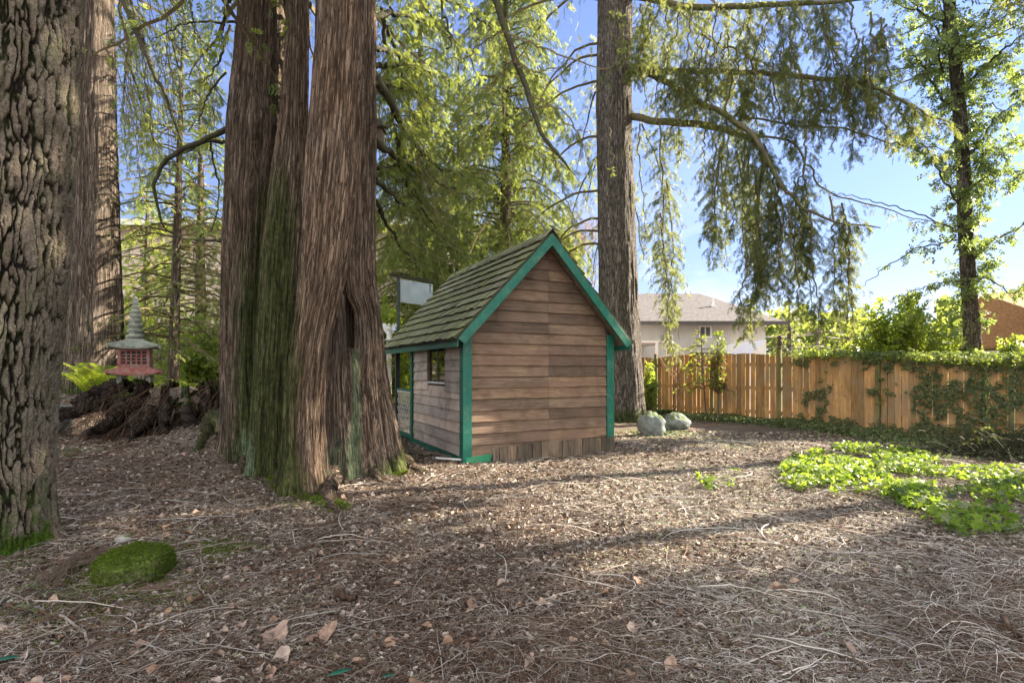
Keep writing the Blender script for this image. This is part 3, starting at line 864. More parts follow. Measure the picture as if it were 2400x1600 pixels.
def angel(base, h, label, cat='statue', wings=True, face=-1):
    T = thing('white_statue', label, cat, base)
    m = MB(); m.lathe(base, [(0.20 * h, 0), (0.21 * h, 0.03 * h), (0.15 * h, 0.06 * h), (0.17 * h, 0.2 * h), (0.13 * h, 0.45 * h), (0.10 * h, 0.56 * h), (0.135 * h, 0.70 * h), (0.11 * h, 0.77 * h), (0.05 * h, 0.80 * h), (0.045 * h, 0.83 * h), (0.075 * h, 0.87 * h), (0.082 * h, 0.93 * h), (0.06 * h, 0.98 * h), (0.015 * h, 1.0 * h)], 18, ell=0.8)
    for s in (-1, 1):
        m.tube([base + np.array((s * 0.12 * h, 0, 0.72 * h)), base + np.array((s * 0.15 * h, face * 0.06 * h, 0.58 * h)), base + np.array((s * 0.02 * h, face * 0.13 * h, 0.64 * h))], [0.04 * h, 0.035 * h, 0.025 * h], 8)
    m.build('body', M['white_paint'], T, smooth=True)
    if wings:
        for s in (-1, 1):
            prof = [(0.02, 0.45), (0.12, 0.30), (0.26, 0.42), (0.40, 0.66), (0.46, 0.92), (0.40, 1.06), (0.26, 1.02), (0.10, 0.82), (0.03, 0.72)]
            pts = [(base[0] + s * x * h, base[1] - face * (0.08 + 0.1 * x) * h, base[2] + z * h) for x, z in prof]
            n_ = len(pts); back = [(x, y - face * 0.03 * h, z) for x, y, z in pts]
            w = MB(); w.add(pts + back, [tuple(range(n_)), tuple(range(2 * n_ - 1, n_ - 1, -1))] + [(i, i + n_, (i + 1) % n_ + n_, (i + 1) % n_) for i in range(n_)])
            w.build('wing', M['white_paint'], T)
p = at(912, 795, 14.2)
pl = MB(); gq = gz(p[0], p[1])
T = thing('pedestal', 'slim pale pedestal carrying the winged figure beyond the sign post', 'pedestal', (p[0], p[1], gq))
pl.box(p[0] - 0.06, p[0] + 0.06, p[1] - 0.06, p[1] + 0.06, gq - 0.1, p[2] - 0.04); pl.box(p[0] - 0.10, p[0] + 0.10, p[1] - 0.1, p[1] + 0.1, p[2] - 0.038, p[2]); pl.build('column', M['lattice'], T, bevel=0.01)
angel(p, 0.42, 'white winged figure beyond the shed roof, left of the sign post')
angel(shw(0.10, 1.0, 1.232), 0.30, 'little white praying figure behind the shed window pane', wings=False)

# debris beside the shed's left wall: boards and sticks
for i, (x0, y0, x1, y1, w, mt, lb) in enumerate([(-0.35, 0.35, -0.03, 0.02, 0.05, 'white_paint', 'short white board lying at the near left corner of the shed'),
                                             (-0.45, 1.6, -0.12, 0.4, 0.09, 'skirt', 'brown plank lying along the left wall of the shed'),
                                             (-0.75, 1.5, -0.35, 0.7, 0.06, 'old_wood', 'thin weathered stick of wood lying left of the brown plank')]):
    a, b = shw(x0, y0), shw(x1, y1); a[2] = gz(a[0], a[1]) + 0.05; b[2] = gz(b[0], b[1]) + 0.05
    m = MB(); m.bar(a, b, w, 0.025); o = m.build('loose_board', M[mt], bevel=0.003); tag(o, lb, 'board')

# ============================================================ FENCE, HOUSES
FA = np.array([4.5, 18.0]); FB = np.array([10.5, 10.5]); FD = norm(FB - FA); FN = np.array([-FD[1], FD[0]]) * -1
def fpt(px):
    r_ = (px - 1200) / FPX      # point of the fence line on a given bearing
    t = (r_ * FA[1] - FA[0]) / (FD[0] - r_ * FD[1])
    return t
def build_fence():
    ts = [fpt(1400), fpt(1538), (fpt(1538) + fpt(1828)) / 2, fpt(1828), fpt(2058), fpt(2058) + 2.35, fpt(2058) + 4.7, fpt(2058) + 7.05]
    g0 = FA + FD * ts[0]
    T = thing('garden_fence', 'tall orange cedar board fence closing the yard on the right', 'fence', (g0[0], g0[1], gz(*g0)))
    r = random.Random(5)
    toN = -1 if np.dot(FN, -FA) < 0 else 1
    Nn = FN * toN     # toward the camera
    for i in range(len(ts) - 1):
        m = MB()
        t = ts[i] + 0.06; te = ts[i + 1] - 0.06; tm = (t + te) / 2; hl = (te - t) / 2
        while t < te - 0.02:
            w = min(r.uniform(0.13, 0.15), te - t)
            gap = r.choice([0.003, 0.004, 0.012, 0.02, 0.03]) if i < 3 else r.choice([0.002, 0.003, 0.003, 0.006, 0.012])
            a = FA + FD * t; b = FA + FD * (t + w - gap)
            za = gz(*a); arch = 0.10 * (1 - ((t + w / 2 - tm) / hl)**2)
            base = CAMZ - (HOR - (HOR)) * 0
            zt_ = 1.80 + arch + r.uniform(-0.008, 0.008) - 0.02 * max(0, i - 2)
            if i >= 3: zt_ = 1.78 + gz(*(FA + FD * ts[3])) * 0.0 + arch * 0.4 - 0.028 * (t - ts[3])
            off = r.uniform(0, 0.006)
            lean = r.uniform(-0.008, 0.008)
            p = []
            for z, l in ((za - 0.06, 0), (zt_, lean)):
                for q, o_ in ((a, off), (b, off), (b, off + 0.018), (a, off + 0.018)):
                    c = q + Nn * (-o_) + FD * l
                    p.append((c[0], c[1], z))
            m.hexa(p, r.random())
            t += w
        m.build('board_panel', M['fence'], T)
        # rails behind the boards
        m = MB()
        for zz in (0.28, 0.95, 1.6):
            a = FA + FD * ts[i] - Nn * 0.055; b = FA + FD * ts[i + 1] - Nn * 0.055
            m.bar((a[0], a[1], gz(*a) + zz), (b[0], b[1], gz(*b) + zz), 0.035, 0.085)
        m.build('rail', M['fence'], T)
    for i, t in enumerate(ts):
        a = FA + FD * t + Nn * 0.015
        m = MB(); u = FD * 0.045; n_ = Nn * 0.045
        z0, z1 = gz(*a) - 0.1, [1.9, 1.95, 1.8, 2.02, 1.80, 1.74, 1.66, 1.6][i]
        p = []
        for z in (z0, z1):
            for q in (a - u - n_, a + u - n_, a + u + n_, a - u + n_): p.append((q[0], q[1], z))
        m.hexa(p); m.build('post', M['fence_post'], T)
    a = FA + FD * ts[3] + Nn * 0.015
    return a
fpost = build_fence()
# finial on the tall post
b = np.array([fpost[0], fpost[1], 2.021])
T = thing('post_ornament', 'small weathered carved ornament sitting on the tall fence post', 'ornament', b)
m = MB(); m.lathe(b, [(0.07, 0), (0.075, 0.02), (0.04, 0.03), (0.055, 0.08), (0.075, 0.14), (0.06, 0.2), (0.035, 0.225), (0.06, 0.26), (0.065, 0.30), (0.04, 0.34), (0.01, 0.355)], 14)
m.build('body', M['skirt'], T, smooth=True)
m = MB(); m.lathe(b, [(0.085, -0.0), (0.085, 0.018)], 4); m.build('base', M['old_wood'], T)

def siding_mat(name, c, line=9.0, vert=False):
    k = NT(name, 0.75, 0.2)
    v = k.coord()
    sp = k.n('SeparateXYZ'); k.link(v, sp.inputs[0])
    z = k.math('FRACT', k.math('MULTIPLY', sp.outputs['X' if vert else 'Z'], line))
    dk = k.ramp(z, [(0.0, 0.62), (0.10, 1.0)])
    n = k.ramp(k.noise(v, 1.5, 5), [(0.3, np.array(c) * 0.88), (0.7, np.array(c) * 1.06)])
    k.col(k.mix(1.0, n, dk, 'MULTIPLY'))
    return k.m
M['house_white'] = siding_mat('house_siding_white', (0.50, 0.49, 0.46), 6, True)
M['house_pink'] = siding_mat('house_siding_pale', (0.66, 0.54, 0.47), 6)
M['house_trim'] = plain('house_trim', (0.75, 0.74, 0.72), 0.6, 0.2, 0.05, 2)
M['roof_grey'] = plain('roof_shingles_grey', (0.15, 0.14, 0.135), 0.9, 0.1, 0.25, 5, 0.3)
M['roof_brown'] = plain('roof_shingles_brown', (0.42, 0.27, 0.15), 0.9, 0.1, 0.35, 9, 0.5)
M['house_dark'] = plain('dark_trim', (0.07, 0.065, 0.06), 0.6, 0.3, 0.1, 2)
k = NT('house_window', 0.08, 0.6); k.col((0.10, 0.11, 0.12)); M['house_glass'] = k.m
k = NT('metal_roof', 0.45, 0.4); k.col((0.55, 0.58, 0.62)); M['roof_pale'] = k.m

def hwin(parent, x0, x1, y, z0, z1, axis='y'):
    f = MB(); t = 0.09
    f.box(x0 - t, x0, y - 0.06, y + 0.02, z0 - t, z1 + t); f.box(x1, x1 + t, y - 0.06, y + 0.02, z0 - t, z1 + t)
    f.box(x0, x1, y - 0.06, y + 0.02, z0 - t, z0); f.box(x0, x1, y - 0.06, y + 0.02, z1, z1 + t)
    f.box((x0 + x1) / 2 - 0.025, (x0 + x1) / 2 + 0.025, y - 0.05, y + 0.0, z0, z1)
    w = f.build('window', M['house_trim'], parent)
    g_ = MB(); g_.box(x0 + 0.001, x1 - 0.001, y - 0.025, y - 0.012, z0 + 0.001, z1 - 0.001); g_.build('pane', M['house_glass'], w)

# white house beyond the fence (32 m away)
Y = 32.0
def hx(px, Yq=Y): return (px - 1200) / FPX * Yq
def hz(py, Yq=Y): return CAMZ - (py - HOR) / FPX * Yq
x0, x1 = hx(1405), hx(1794)
ez = hz(757)
T = thing('white_house', 'large pale house with a grey hipped roof beyond the garden fence', 'house', ((x0 + x1) / 2, Y + 4, 0))
m = MB(); m.box(x0, x1, Y, Y + 9, -0.2, ez); m.build('wall', M['house_white'], T)
m = MB(); zt = hz(688, 36.5)
e0, e1 = x0 - 0.6, hx(1835); ya, yb = Y - 0.7, Y + 9.7
rx0, rx1 = hx(1500), hx(1640, 36.5)
v = [(e0, ya, ez), (e1, ya, ez), (e1, yb, ez), (e0, yb, ez), (x0 + 1.0, Y + 4.5, zt), (rx1, Y + 4.5, zt)]
m.add(v, [(0, 1, 5, 4), (1, 2, 5), (2, 3, 4, 5), (3, 0, 4), (3, 2, 1, 0)])
rf = m.build('roof', M['roof_grey'], T)
m = MB(); m.box(e0 - 0.02, e1 + 0.02, ya - 0.05, ya - 0.002, ez - 0.16, ez + 0.06); m.build('gutter', M['house_dark'], rf)
m = MB(); vx, vy = hx(1671, 34), 34.0; vz = ez + (34 - ya) / (Y + 4.5 - ya) * (zt - ez)
m.box(vx - 0.15, vx + 0.15, vy - 0.15, vy + 0.15, vz - 0.1, vz + 0.06); m.box(vx - 0.06, vx + 0.06, vy - 0.06, vy + 0.06, vz + 0.06, vz + 0.45); m.build('vent_pipe', M['house_trim'], rf)
hwin(T, hx(1641), hx(1664), Y, hz(788), hz(766)); hwin(T, hx(1560), hx(1574), Y, hz(815), hz(788))
# lower wing with a porch
Y2 = 27.0
m = MB(); a, b = hx(1490, Y2), hx(1568, Y2)
m.box(a, b, Y2, Y - 0.01, hz(803, Y2), hz(798, Y2)); 
for q in (a, (a * 0.4 + b * 0.6), b - 0.12): m.box(q, q + 0.12, Y2 + 0.01, Y2 + 0.13, -0.2, hz(803, Y2) - 0.001)
m.build('porch', M['house_trim'], T)
m = MB(); a, b = hx(1690, Y2), hx(1796, Y2)
zt1, zt2 = hz(800, Y2), hz(842, Y2)
m.add([(hx(1745, Y2), Y2, zt2 - 0.0), (b, Y2, hz(796, Y2)), (b, Y2, -0.2), (hx(1745, Y2), Y2, -0.2), (hx(1745, Y2), Y2 + 4.9, zt2), (b, Y2 + 4.9, hz(796, Y2)), (b, Y2 + 4.9, -0.2), (hx(1745, Y2), Y2 + 4.9, -0.2)],
      [(0, 3, 2, 1), (4, 5, 6, 7), (0, 1, 5, 4), (1, 2, 6, 5), (2, 3, 7, 6), (3, 0, 4, 7)])
m.build('wing', M['house_trim'], T)
m = MB(); m.add([(hx(1695, Y2), Y2 - 0.3, hz(832, Y2)), (hx(1740, Y2), Y2 - 0.3, hz(836, Y2)), (hx(1740, Y2), Y - 0.02, hz(822, Y2)), (hx(1695, Y2), Y - 0.02, hz(822, Y2)),
                 (hx(1695, Y2), Y2 - 0.3, hz(828, Y2)), (hx(1740, Y2), Y2 - 0.3, hz(832, Y2)), (hx(1740, Y2), Y - 0.02, hz(818, Y2)), (hx(1695, Y2), Y - 0.02, hz(818, Y2))],
                [(0, 3, 2, 1), (4, 5, 6, 7), (0, 1, 5, 4), (1, 2, 6, 5), (2, 3, 7, 6), (3, 0, 4, 7)])
m.build('awning', M['house_dark'], T)

# pale house behind the trees on the left
Y = 23.0
x0, x1 = hx(40), hx(1090); ez = hz(622)
T = thing('pale_house', 'long pale pinkish house half hidden behind the conifers on the left', 'house', ((x0 + x1) / 2, Y + 4, 0))
m = MB(); m.box(x0, x1, Y, Y + 8, -0.2, ez); m.build('wall', M['house_pink'], T)
m = MB(); m.add([(x0 - 0.5, Y - 0.7, ez), (x1 + 0.5, Y - 0.7, ez), (x1 + 0.5, Y + 8.7, ez), (x0 - 0.5, Y + 8.7, ez), (x0 - 0.5, Y + 4, ez + 0.9), (x1 - 2, Y + 4, ez + 0.9)],
                [(0, 1, 5, 4), (1, 2, 5), (2, 3, 4, 5), (3, 0, 4), (3, 2, 1, 0)])
rf = m.build('roof', M['roof_grey'], T)
m = MB(); m.box(x0 - 0.5, x1 + 0.5, Y - 0.76, Y - 0.702, ez - 0.2, ez + 0.05); m.build('gutter', M['house_trim'], rf)
for a, b, c, d in ((455, 495, 760, 690), (945, 975, 800, 740), (320, 350, 770, 700)):
    hwin(T, hx(a), hx(b), Y, hz(c), hz(d))

# dark eave box seen just right of the cedar trunks
p = at(892, 298, 8.0)
T = thing('birdhouse', 'small dark roofed nesting box fixed high beside the right edge of the cedar trunks', 'birdhouse', p)
m = MB(); m.box(p[0] - 0.14, p[0] + 0.04, p[1] - 0.1, p[1] + 0.1, p[2] - 0.26, p[2] - 0.06); m.build('body', M['old_wood'], T, bevel=0.004)
m = MB(); m.hexa([p + (-0.17, -0.13, -0.06), p + (0.07, -0.13, -0.06), p + (0.07, 0.13, -0.06), p + (-0.17, 0.13, -0.06), p + (-0.15, -0.12, 0.08), p + (0.03, -0.12, 0.08), p + (0.03, 0.12, 0.08), p + (-0.15, 0.12, 0.08)])
m.build('roof', M['house_dark'], T, bevel=0.004)
m = MB(); m.bar(p + (-0.145, 0, -0.15), p + (-0.75, -0.1, -0.15), 0.05, 0.07); m.build('bracket', M['old_wood'], T)

# brown roofed house at the far right
Y = 24.0
T = thing('brown_roofed_house', 'house with a broad sunlit brown roof behind the ivy-covered tree', 'house', (hx(2420), Y + 3, 0))
x0, x1 = hx(2275), hx(2700)
m = MB(); m.box(x0 + 0.8, x1, Y + 0.6, Y + 8, -0.2, hz(822)); m.build('wall', M['house_trim'], T)
m = MB(); zt = hz(680, 27)
m.add([(x0, Y, hz(815)), (x1 + 1, Y, hz(815)), (x1 + 1, Y + 9, hz(815)), (x0, Y + 9, hz(815)), (hx(2340, 27), Y + 4, zt), (x1 - 2, Y + 4, zt + 0.3)],
      [(0, 1, 5, 4), (1, 2, 5), (2, 3, 4, 5), (3, 0, 4), (3, 2, 1, 0)])
m.build('roof', M['roof_brown'], T)

# utility pole and wires
p = at(1916, 900, 45)
T = thing('utility_pole', 'pale wooden utility pole with wires beyond the fence', 'utility pole', (p[0], p[1], -0.2))
m = MB(); m.tube([(p[0], p[1], -0.2), (p[0], p[1], hz(768, 45))], [0.2, 0.17], 10); m.build('pole', M['old_wood'], T, smooth=True)
m = MB(); zz = hz(779, 45); m.bar((p[0] - 1.2, p[1] - 0.2, zz), (p[0] + 1.2, p[1] - 0.2, zz), 0.1, 0.12); m.build('crossarm', M['old_wood'], T)
M['wire'] = plain('pale_wire', (0.55, 0.53, 0.48), 0.5, 0.3, 0.1, 3)
for pa, pb, pc, sag in ((hz(779, 45), hz(776, 50), 1640, 0.5), (hz(783, 45), hz(781, 50), 1640, 0.4), (hz(810, 45), hz(811, 50), 1640, 0.3), (hz(776, 45), hz(790, 40), 2330, 0.4), (hz(811, 45), hz(838, 40), 2300, 0.3), (hz(786, 45), hz(820, 40), 2300, 0.2)):
    e = at(pc, 800, 47)
    u = np.linspace(0, 1, 14)[:, None]
    P_ = np.array([p[0], p[1] - 0.2, pa]) * (1 - u) + np.array([e[0], e[1], pb]) * u
    P_[:, 2] -= sag * 4 * (u * (1 - u))[:, 0]
    m = MB(); m.tube(P_, 0.03, 4); m.build('wire', M['wire'], T)

# picket fence far left behind the lantern
a, b = at(345, 850, 17.5), at(420, 850, 17.5)
T = thing('picket_fence', 'short run of dark wooden picket fence behind the stone lantern', 'fence', (a[0], a[1], gz(a[0], a[1])))
m = MB(); n = 13; 
for i in range(n):
    q = a + (b - a) * (i - 3) / (n - 1) * 1.5
    h = 1.45 - (822 - 865) / FPX * 17.5
    m.box(q[0] - 0.05, q[0] + 0.05, q[1], q[1] + 0.02, gz(q[0], q[1]) - 0.1, h + 0.02 * (i % 2))
m.build('pickets', M['old_wood'], T)
m = MB()
for zz in (1.25, 1.85): m.bar((a[0] - 0.6, a[1] + 0.04, zz), (b[0] + 1.0, b[1] + 0.04, zz), 0.04, 0.08)
m.build('rail', M['old_wood'], T)

# ============================================================ TRUNKS
def trunk(name, pts, rad, parent, mat, nth=96, nz=160, lobes=(), flute=0.08, strip=0.010, seed=0, mossf=None, lichf=None, extra=None, ffreq=3.0, zrange=None, crack=False, tone=0.5):
    """pts (n,3) increasing z; lobes: (angle deg, width, amp, height); horizontal rings"""
    pts = np.array(pts, float); rad = np.array(rad, float)
    o = np.argsort(pts[:, 2]); pts = pts[o]; rad = rad[o]
    z0, z1 = pts[0, 2], pts[-1, 2]
    zz = np.unique(np.concatenate([z0 + (z1 - z0) * np.linspace(0, 1, nz)])) if zrange is None else zrange
    dense = smooth_path(pts, 200)
    cx = np.interp(zz, dense[:, 2], dense[:, 0]); cy = np.interp(zz, dense[:, 2], dense[:, 1]); R = np.interp(zz, pts[:, 2], rad)
    # smooth the radius a little
    kk = np.ones(9) / 9; R = np.convolve(np.pad(R, 4, mode='edge'), kk, 'valid')
    th = np.arange(nth) * 2 * pi / nth
    TH, ZZ = np.meshgrid(th, zz)
    RR = np.repeat(R[:, None], nth, 1)
    fl = fbm(np.cos(TH) * ffreq + seed, np.sin(TH) * ffreq, ZZ * 0.22, o=3, seed=seed) - 0.5
    RR = RR * (1 + flute * 2 * fl)
    st = vn(TH * 22 / (2 * pi) * 2.2 + 2.5 * fbm(TH * 2, ZZ * 0.6, o=2, seed=seed + 4), ZZ * 0.8, seed=seed + 2)
    st = np.abs(st - 0.5) * 2
    RR = RR + strip * (st - 0.5) * 2
    if strip > 0.01:
        c_ = 2 * pi * R.mean()
        ua = TH / (2 * pi) * c_
        warp = 0.05 * (fbm(TH * 4, ZZ * 1.4, o=3, seed=seed + 8) - 0.5)
        r1 = np.abs(vn((ua + warp) * 20, ZZ * 1.1, seed=seed + 6) - 0.5) * 2
        r2 = np.abs(vn((ua + warp * 1.5) * 42, ZZ * 3.2, seed=seed + 7) - 0.5) * 2
        sm = S(np.minimum(TH, 2 * pi - TH) / 0.15)
        RR = RR - strip * 1.0 * (1 - np.clip(r1 * 3.0, 0, 1)) * sm - strip * 0.5 * (1 - np.clip(r2 * 2.5, 0, 1)) * sm
        RR = RR + strip * 1.2 * (fbm((ua + warp) * 9, ZZ * 2.0, o=3, seed=seed + 12) - 0.5) * sm
    for a, w, A, h in lobes:
        d = (TH - radians(a) + pi) % (2 * pi) - pi
        RR = RR + A * np.exp(-(d / w)**2) * np.exp(-np.maximum(0, ZZ - z0) / h)
    if extra is not None: RR = RR + extra(TH, ZZ, RR)
    at_ = {}
    if crack:
        u = TH / (2 * pi) * 52
        wu = u + 0.9 * (fbm(TH * 6, ZZ * 2.6, o=3, seed=31) - 0.5) * 2 + 0.35 * (fbm(TH * 20, ZZ * 14, o=2, seed=32) - 0.5) * 2
        wv = ZZ * 2.7 + 0.7 * (fbm(TH * 6, ZZ * 3, o=3, seed=37) - 0.5) * 2 + 0.2 * (fbm(TH * 20, ZZ * 12, o=2, seed=38) - 0.5) * 2
        f1, f2 = worley(wu, wv, 41)
        e1 = np.clip((f2 - f1) / 0.36, 0, 1)
        f1b, f2b = worley(wu * 2.3 + 5, wv * 2.6, 43)
        crb = np.clip((f2b - f1b) / 0.35, 0, 1)
        cr = S(e1)
        deep = 0.35 + 1.1 * vn(TH * 9, ZZ * 1.4, seed=45)
        RR = RR - 0.042 * deep * (1 - cr) - 0.008 * (1 - crb) + 0.020 * (fbm(TH * 26, ZZ * 12, o=4, seed=47) - 0.5) + 0.010 * (_h(np.floor(wu * 2.3), np.floor(wv * 2.6), wu * 0, 5) - 0.5) * crb
        at_['crack'] = np.clip((1 - (1 - cr) * np.clip(deep * 1.3, 0, 1)) * (0.72 + 0.28 * crb), 0, 1).ravel()
    X = cx[:, None] + RR * np.cos(TH); Y_ = cy[:, None] + RR * np.sin(TH)
    V = np.stack([X, Y_, ZZ], -1).reshape(-1, 3)
    n_z = len(zz)
    j = np.arange(n_z - 1)[:, None] * nth; i = np.arange(nth)[None]
    k_ = (i + 1) % nth
    F = np.stack([j + i, j + k_, j + nth + k_, j + nth + i], -1).reshape(-1, 4)
    # start the seam at the back: uv as folded angle so that there is no jump
    uu = np.abs(((TH - pi / 2 + pi) % (2 * pi)) - pi) * R.mean() + 0
    side = np.where(np.cos(TH) > 0, 1, -1)
    uu = uu * side
    uv = np.stack([uu, ZZ], -1).reshape(-1, 2)
    at_['tone'] = np.full(X.size, tone)
    at_['moss'] = (mossf(X, Y_, ZZ, TH) if mossf else np.full(X.shape, 0.12)).ravel()
    at_['lichen'] = (lichf(X, Y_, ZZ, TH) if lichf else np.full(X.shape, 0.1)).ravel()
    return mesh_np(name, V, F, mat, parent, smooth=True, uv=uv, attrs=at_)

def rows(Y, rr, yofs=0):
    """rows of (py, left px, right px) -> centre points and radii at distance Y"""
    P_, R_ = [], []
    for py, l, r in rr:      # round trunk tangent to both sight lines
        a, b = math.atan((l - 1200) / FPX), math.atan((r - 1200) / FPX)
        m = (a + b) / 2; d = Y / cos(m)
        P_.append(np.array([d * sin(m), Y, CAMZ - (py - HOR) / FPX * Y])); R_.append(d * sin((b - a) / 2))
    return P_, R_

# --- big fir, front left
P_, R_ = rows(4.35, [(-900, -220, 240), (0, -180, 196), (400, -200, 178), (700, -210, 158), (1000, -225, 132), (1150, -228, 126), (1250, -232, 130), (1310, -240, 138)])
P_.append(P_[-1] - (0, 0, 0.3)); R_.append(R_[-1] * 1.05)
FIR = thing('fir_tree', 'huge fir with thick furrowed bark filling the left edge of the view', 'tree', (P_[-2][0], 4.35, 0))
zr = np.concatenate([np.linspace(P_[-1][2], 4.8, 760), np.linspace(4.9, P_[0][2], 60)])
trunk('trunk', P_, R_, FIR, M['fir_bark'], nth=640, zrange=zr, flute=0.05, strip=0.0, seed=11, crack=True,
      lobes=[(-70, 0.5, 0.10, 0.25), (-20, 0.4, 0.09, 0.22), (-120, 0.45, 0.12, 0.25), (40, 0.5, 0.1, 0.3)],
      mossf=lambda X, Y, Z, T: np.clip(1.0 - Z / 0.55, 0, 0.95) + 0.15)

# --- second cedar, left
P_, R_ = rows(12.0, [(-1400, 195, 262), (-600, 190, 265), (0, 184, 268), (300, 172, 276), (600, 160, 284), (750, 150, 290), (850, 142, 292), (920, 132, 300)])
P_.append(P_[-1] - (0, 0, 1.0)); R_.append(R_[-1] * 1.1)
CED2 = thing('cedar_tree', 'straight stringy-barked cedar trunk just right of the furrowed fir', 'tree', (P_[-1][0], 12.0, 0.6))
trunk('trunk', P_, R_, CED2, M['cedar_bark_far'], nth=110, nz=220, flute=0.10, strip=0.016, seed=5, lobes=[(-60, 0.4, 0.2, 0.7), (-130, 0.4, 0.22, 0.7), (10, 0.4, 0.2, 0.6)],
      mossf=lambda X, Y, Z, T: np.clip(0.5 - (Z - 1.0) / 1.2, 0.08, 0.5))

# --- multi-stemmed cedar
CL = thing('multi_stemmed_cedar', 'massive many-stemmed cedar with mossy fluted base in the centre left', 'tree', (-2.9, 7.2, 0))
def mcl(X, Y, Z, T):
    px = 1200 + X / Y * FPX
    v = np.exp(-((px - 662) / 52)**2) * S((4.9 - Z) / 1.6) * 0.34
    v2 = np.exp(-((px - 585) / 38)**2) * 0.26 * S((4.2 - Z) / 2.2) + np.exp(-((px - 940) / 40)**2) * 0.35 * S((0.5 - Z) / 0.4)
    return 0.12 + 0.09 * S((720 - px) / 90) + v + v2 + 0.24 * np.clip(1 - Z / 0.5, 0, 1)
def lcl(X, Y, Z, T):
    px = 1200 + X / Y * FPX
    return 0.14 + 0.40 * S((1.25 - Z) / 0.9) * (np.exp(-((px - 575) / 42)**2) + 0.9 * np.exp(-((px - 785) / 45)**2)) + 0.42 * np.exp(-((px - 835) / 18)**2) * S((2.1 - Z) / 0.5)
UP = lambda P_, R_, dx: ([P_[0] + (dx, 0.2, 7.0)] + P_, [R_[0] * 0.55] + R_)
def stem(Y, rr, dx, seed, nth, nz, lobes, flute=0.09, strip=0.012, bot=None, up=True, mat='cedar_bark', name='trunk', tone=0.5):
    P_, R_ = rows(Y, rr)
    if up: P_, R_ = UP(P_, R_, dx)
    P_.append(np.array([P_[-1][0], P_[-1][1], -0.25])); R_.append(R_[-1] * 1.04)
    zz = np.concatenate([np.linspace(-0.25, 6.4, nz), np.linspace(6.5, P_[0][2], 40)]) if up else np.linspace(-0.25, P_[0][2], nz)
    return trunk(name, P_, R_, CL, M[mat], nth=nth, zrange=zz, lobes=lobes, flute=flute, strip=strip, seed=seed, mossf=mcl, lichf=lcl, tone=tone)
stem(8.0, [(-300, 575, 675), (0, 556, 680), (300, 530, 676), (600, 518, 655), (800, 518, 640), (950, 520, 650), (1060, 520, 655)], -0.5, 3, 200, 420,
     [(-100, 0.28, 0.20, 0.7), (-60, 0.25, 0.18, 0.5), (-150, 0.3, 0.15, 0.6), (180, 0.4, 0.15, 0.6), (90, 0.5, 0.2, 0.6)], flute=0.13, tone=0.40)
stem(7.35, [(-300, 678, 722), (0, 670, 727), (270, 655, 724), (400, 636, 735), (600, 612, 725), (800, 598, 712), (950, 590, 700), (1060, 588, 700)], -0.1, 9, 180, 420,
     [(-110, 0.22, 0.16, 0.5), (-70, 0.2, 0.12, 0.6), (-160, 0.3, 0.15, 0.5)], flute=0.10, tone=0.62)
stem(6.32, [(-300, 742, 850), (0, 745, 862), (150, 735, 858), (300, 722, 852), (450, 712, 838), (600, 702, 822), (720, 692, 796), (800, 682, 776), (900, 668, 765), (1000, 660, 764), (1100, 655, 770), (1160, 652, 778)], 0.2, 17, 240, 460,
     [(-58, 0.22, 0.36, 0.42), (-112, 0.20, 0.20, 0.5), (-150, 0.3, 0.10, 0.4), (20, 0.3, 0.05, 0.4)], flute=0.10, tone=0.8)
stem(7.5, [(-300, 836, 876), (0, 840, 882), (300, 822, 884), (600, 806, 884), (690, 812, 888), (730, 828, 891), (810, 832, 899), (850, 820, 904), (900, 806, 912), (1000, 800, 930), (1090, 805, 940)], 0.5, 23, 220, 420,
     [(-20, 0.42, 0.42, 0.36), (-60, 0.25, 0.16, 0.35), (-95, 0.22, 0.2, 0.4), (30, 0.4, 0.2, 0.5), (-130, 0.3, 0.12, 0.4)], flute=0.12, tone=0.62)
stem(7.9, [(-200, 750, 790), (0, 736, 790), (260, 738, 795), (500, 745, 800)], 0.1, 29, 90, 200, [], mat='hemlock_bark')
stem(6.95, [(690, 783, 806), (750, 774, 810), (850, 766, 815), (950, 762, 822), (1060, 760, 832)], 0, 33, 110, 200, [(-90, 0.25, 0.10, 0.4), (-40, 0.25, 0.1, 0.4)], up=False, flute=0.12)
stem(7.75, [(560, 760, 815), (700, 720, 850), (900, 690, 860), (1060, 680, 870)], 0, 41, 80, 120, [], up=False, tone=0.0)  # added filler stem, toned dark to paint shade into the cavity
stem(7.15, [(815, 812, 826), (860, 800, 845), (950, 795, 852), (1060, 790, 862)], 0, 37, 110, 180, [(-80, 0.2, 0.14, 0.4), (-30, 0.25, 0.12, 0.4), (-120, 0.2, 0.1, 0.3)], up=False, flute=0.16)

def root(pts, r0, r1, sd, moss=0.3, parent=None, name='root', n=22, mat='cedar_bark', tone=0.55, lich=0.15):
    P = smooth_path(pts, 50, 0.03, sd)
    V, F = tube_np(P, np.linspace(r0, r1, 50), n)
    ang = np.tile(np.arange(n), 50) * 2 * pi / n; zi = np.repeat(np.arange(50), n); cen = np.repeat(P, n, 0)
    V = cen + (V - cen) * (0.7 + 0.75 * fbm(np.cos(ang) * 1.6 + sd * 9, np.sin(ang) * 1.6, zi * 0.10, o=4, seed=sd))[:, None]
    mesh_np(name, V, F, M[mat], parent, smooth=True, uv=np.stack([ang * r0, zi * 0.02], 1), attrs={'moss': np.full(len(V), moss), 'lichen': np.full(len(V), lich), 'tone': np.full(len(V), tone)})
def gp(px, py, dz=0.0):
    p = atg(px, py); return p + (0, 0, dz)
def inn(px, py, dy=0.30, z=0.13):
    p = atg(px, py); return p + (0.0, dy, z)
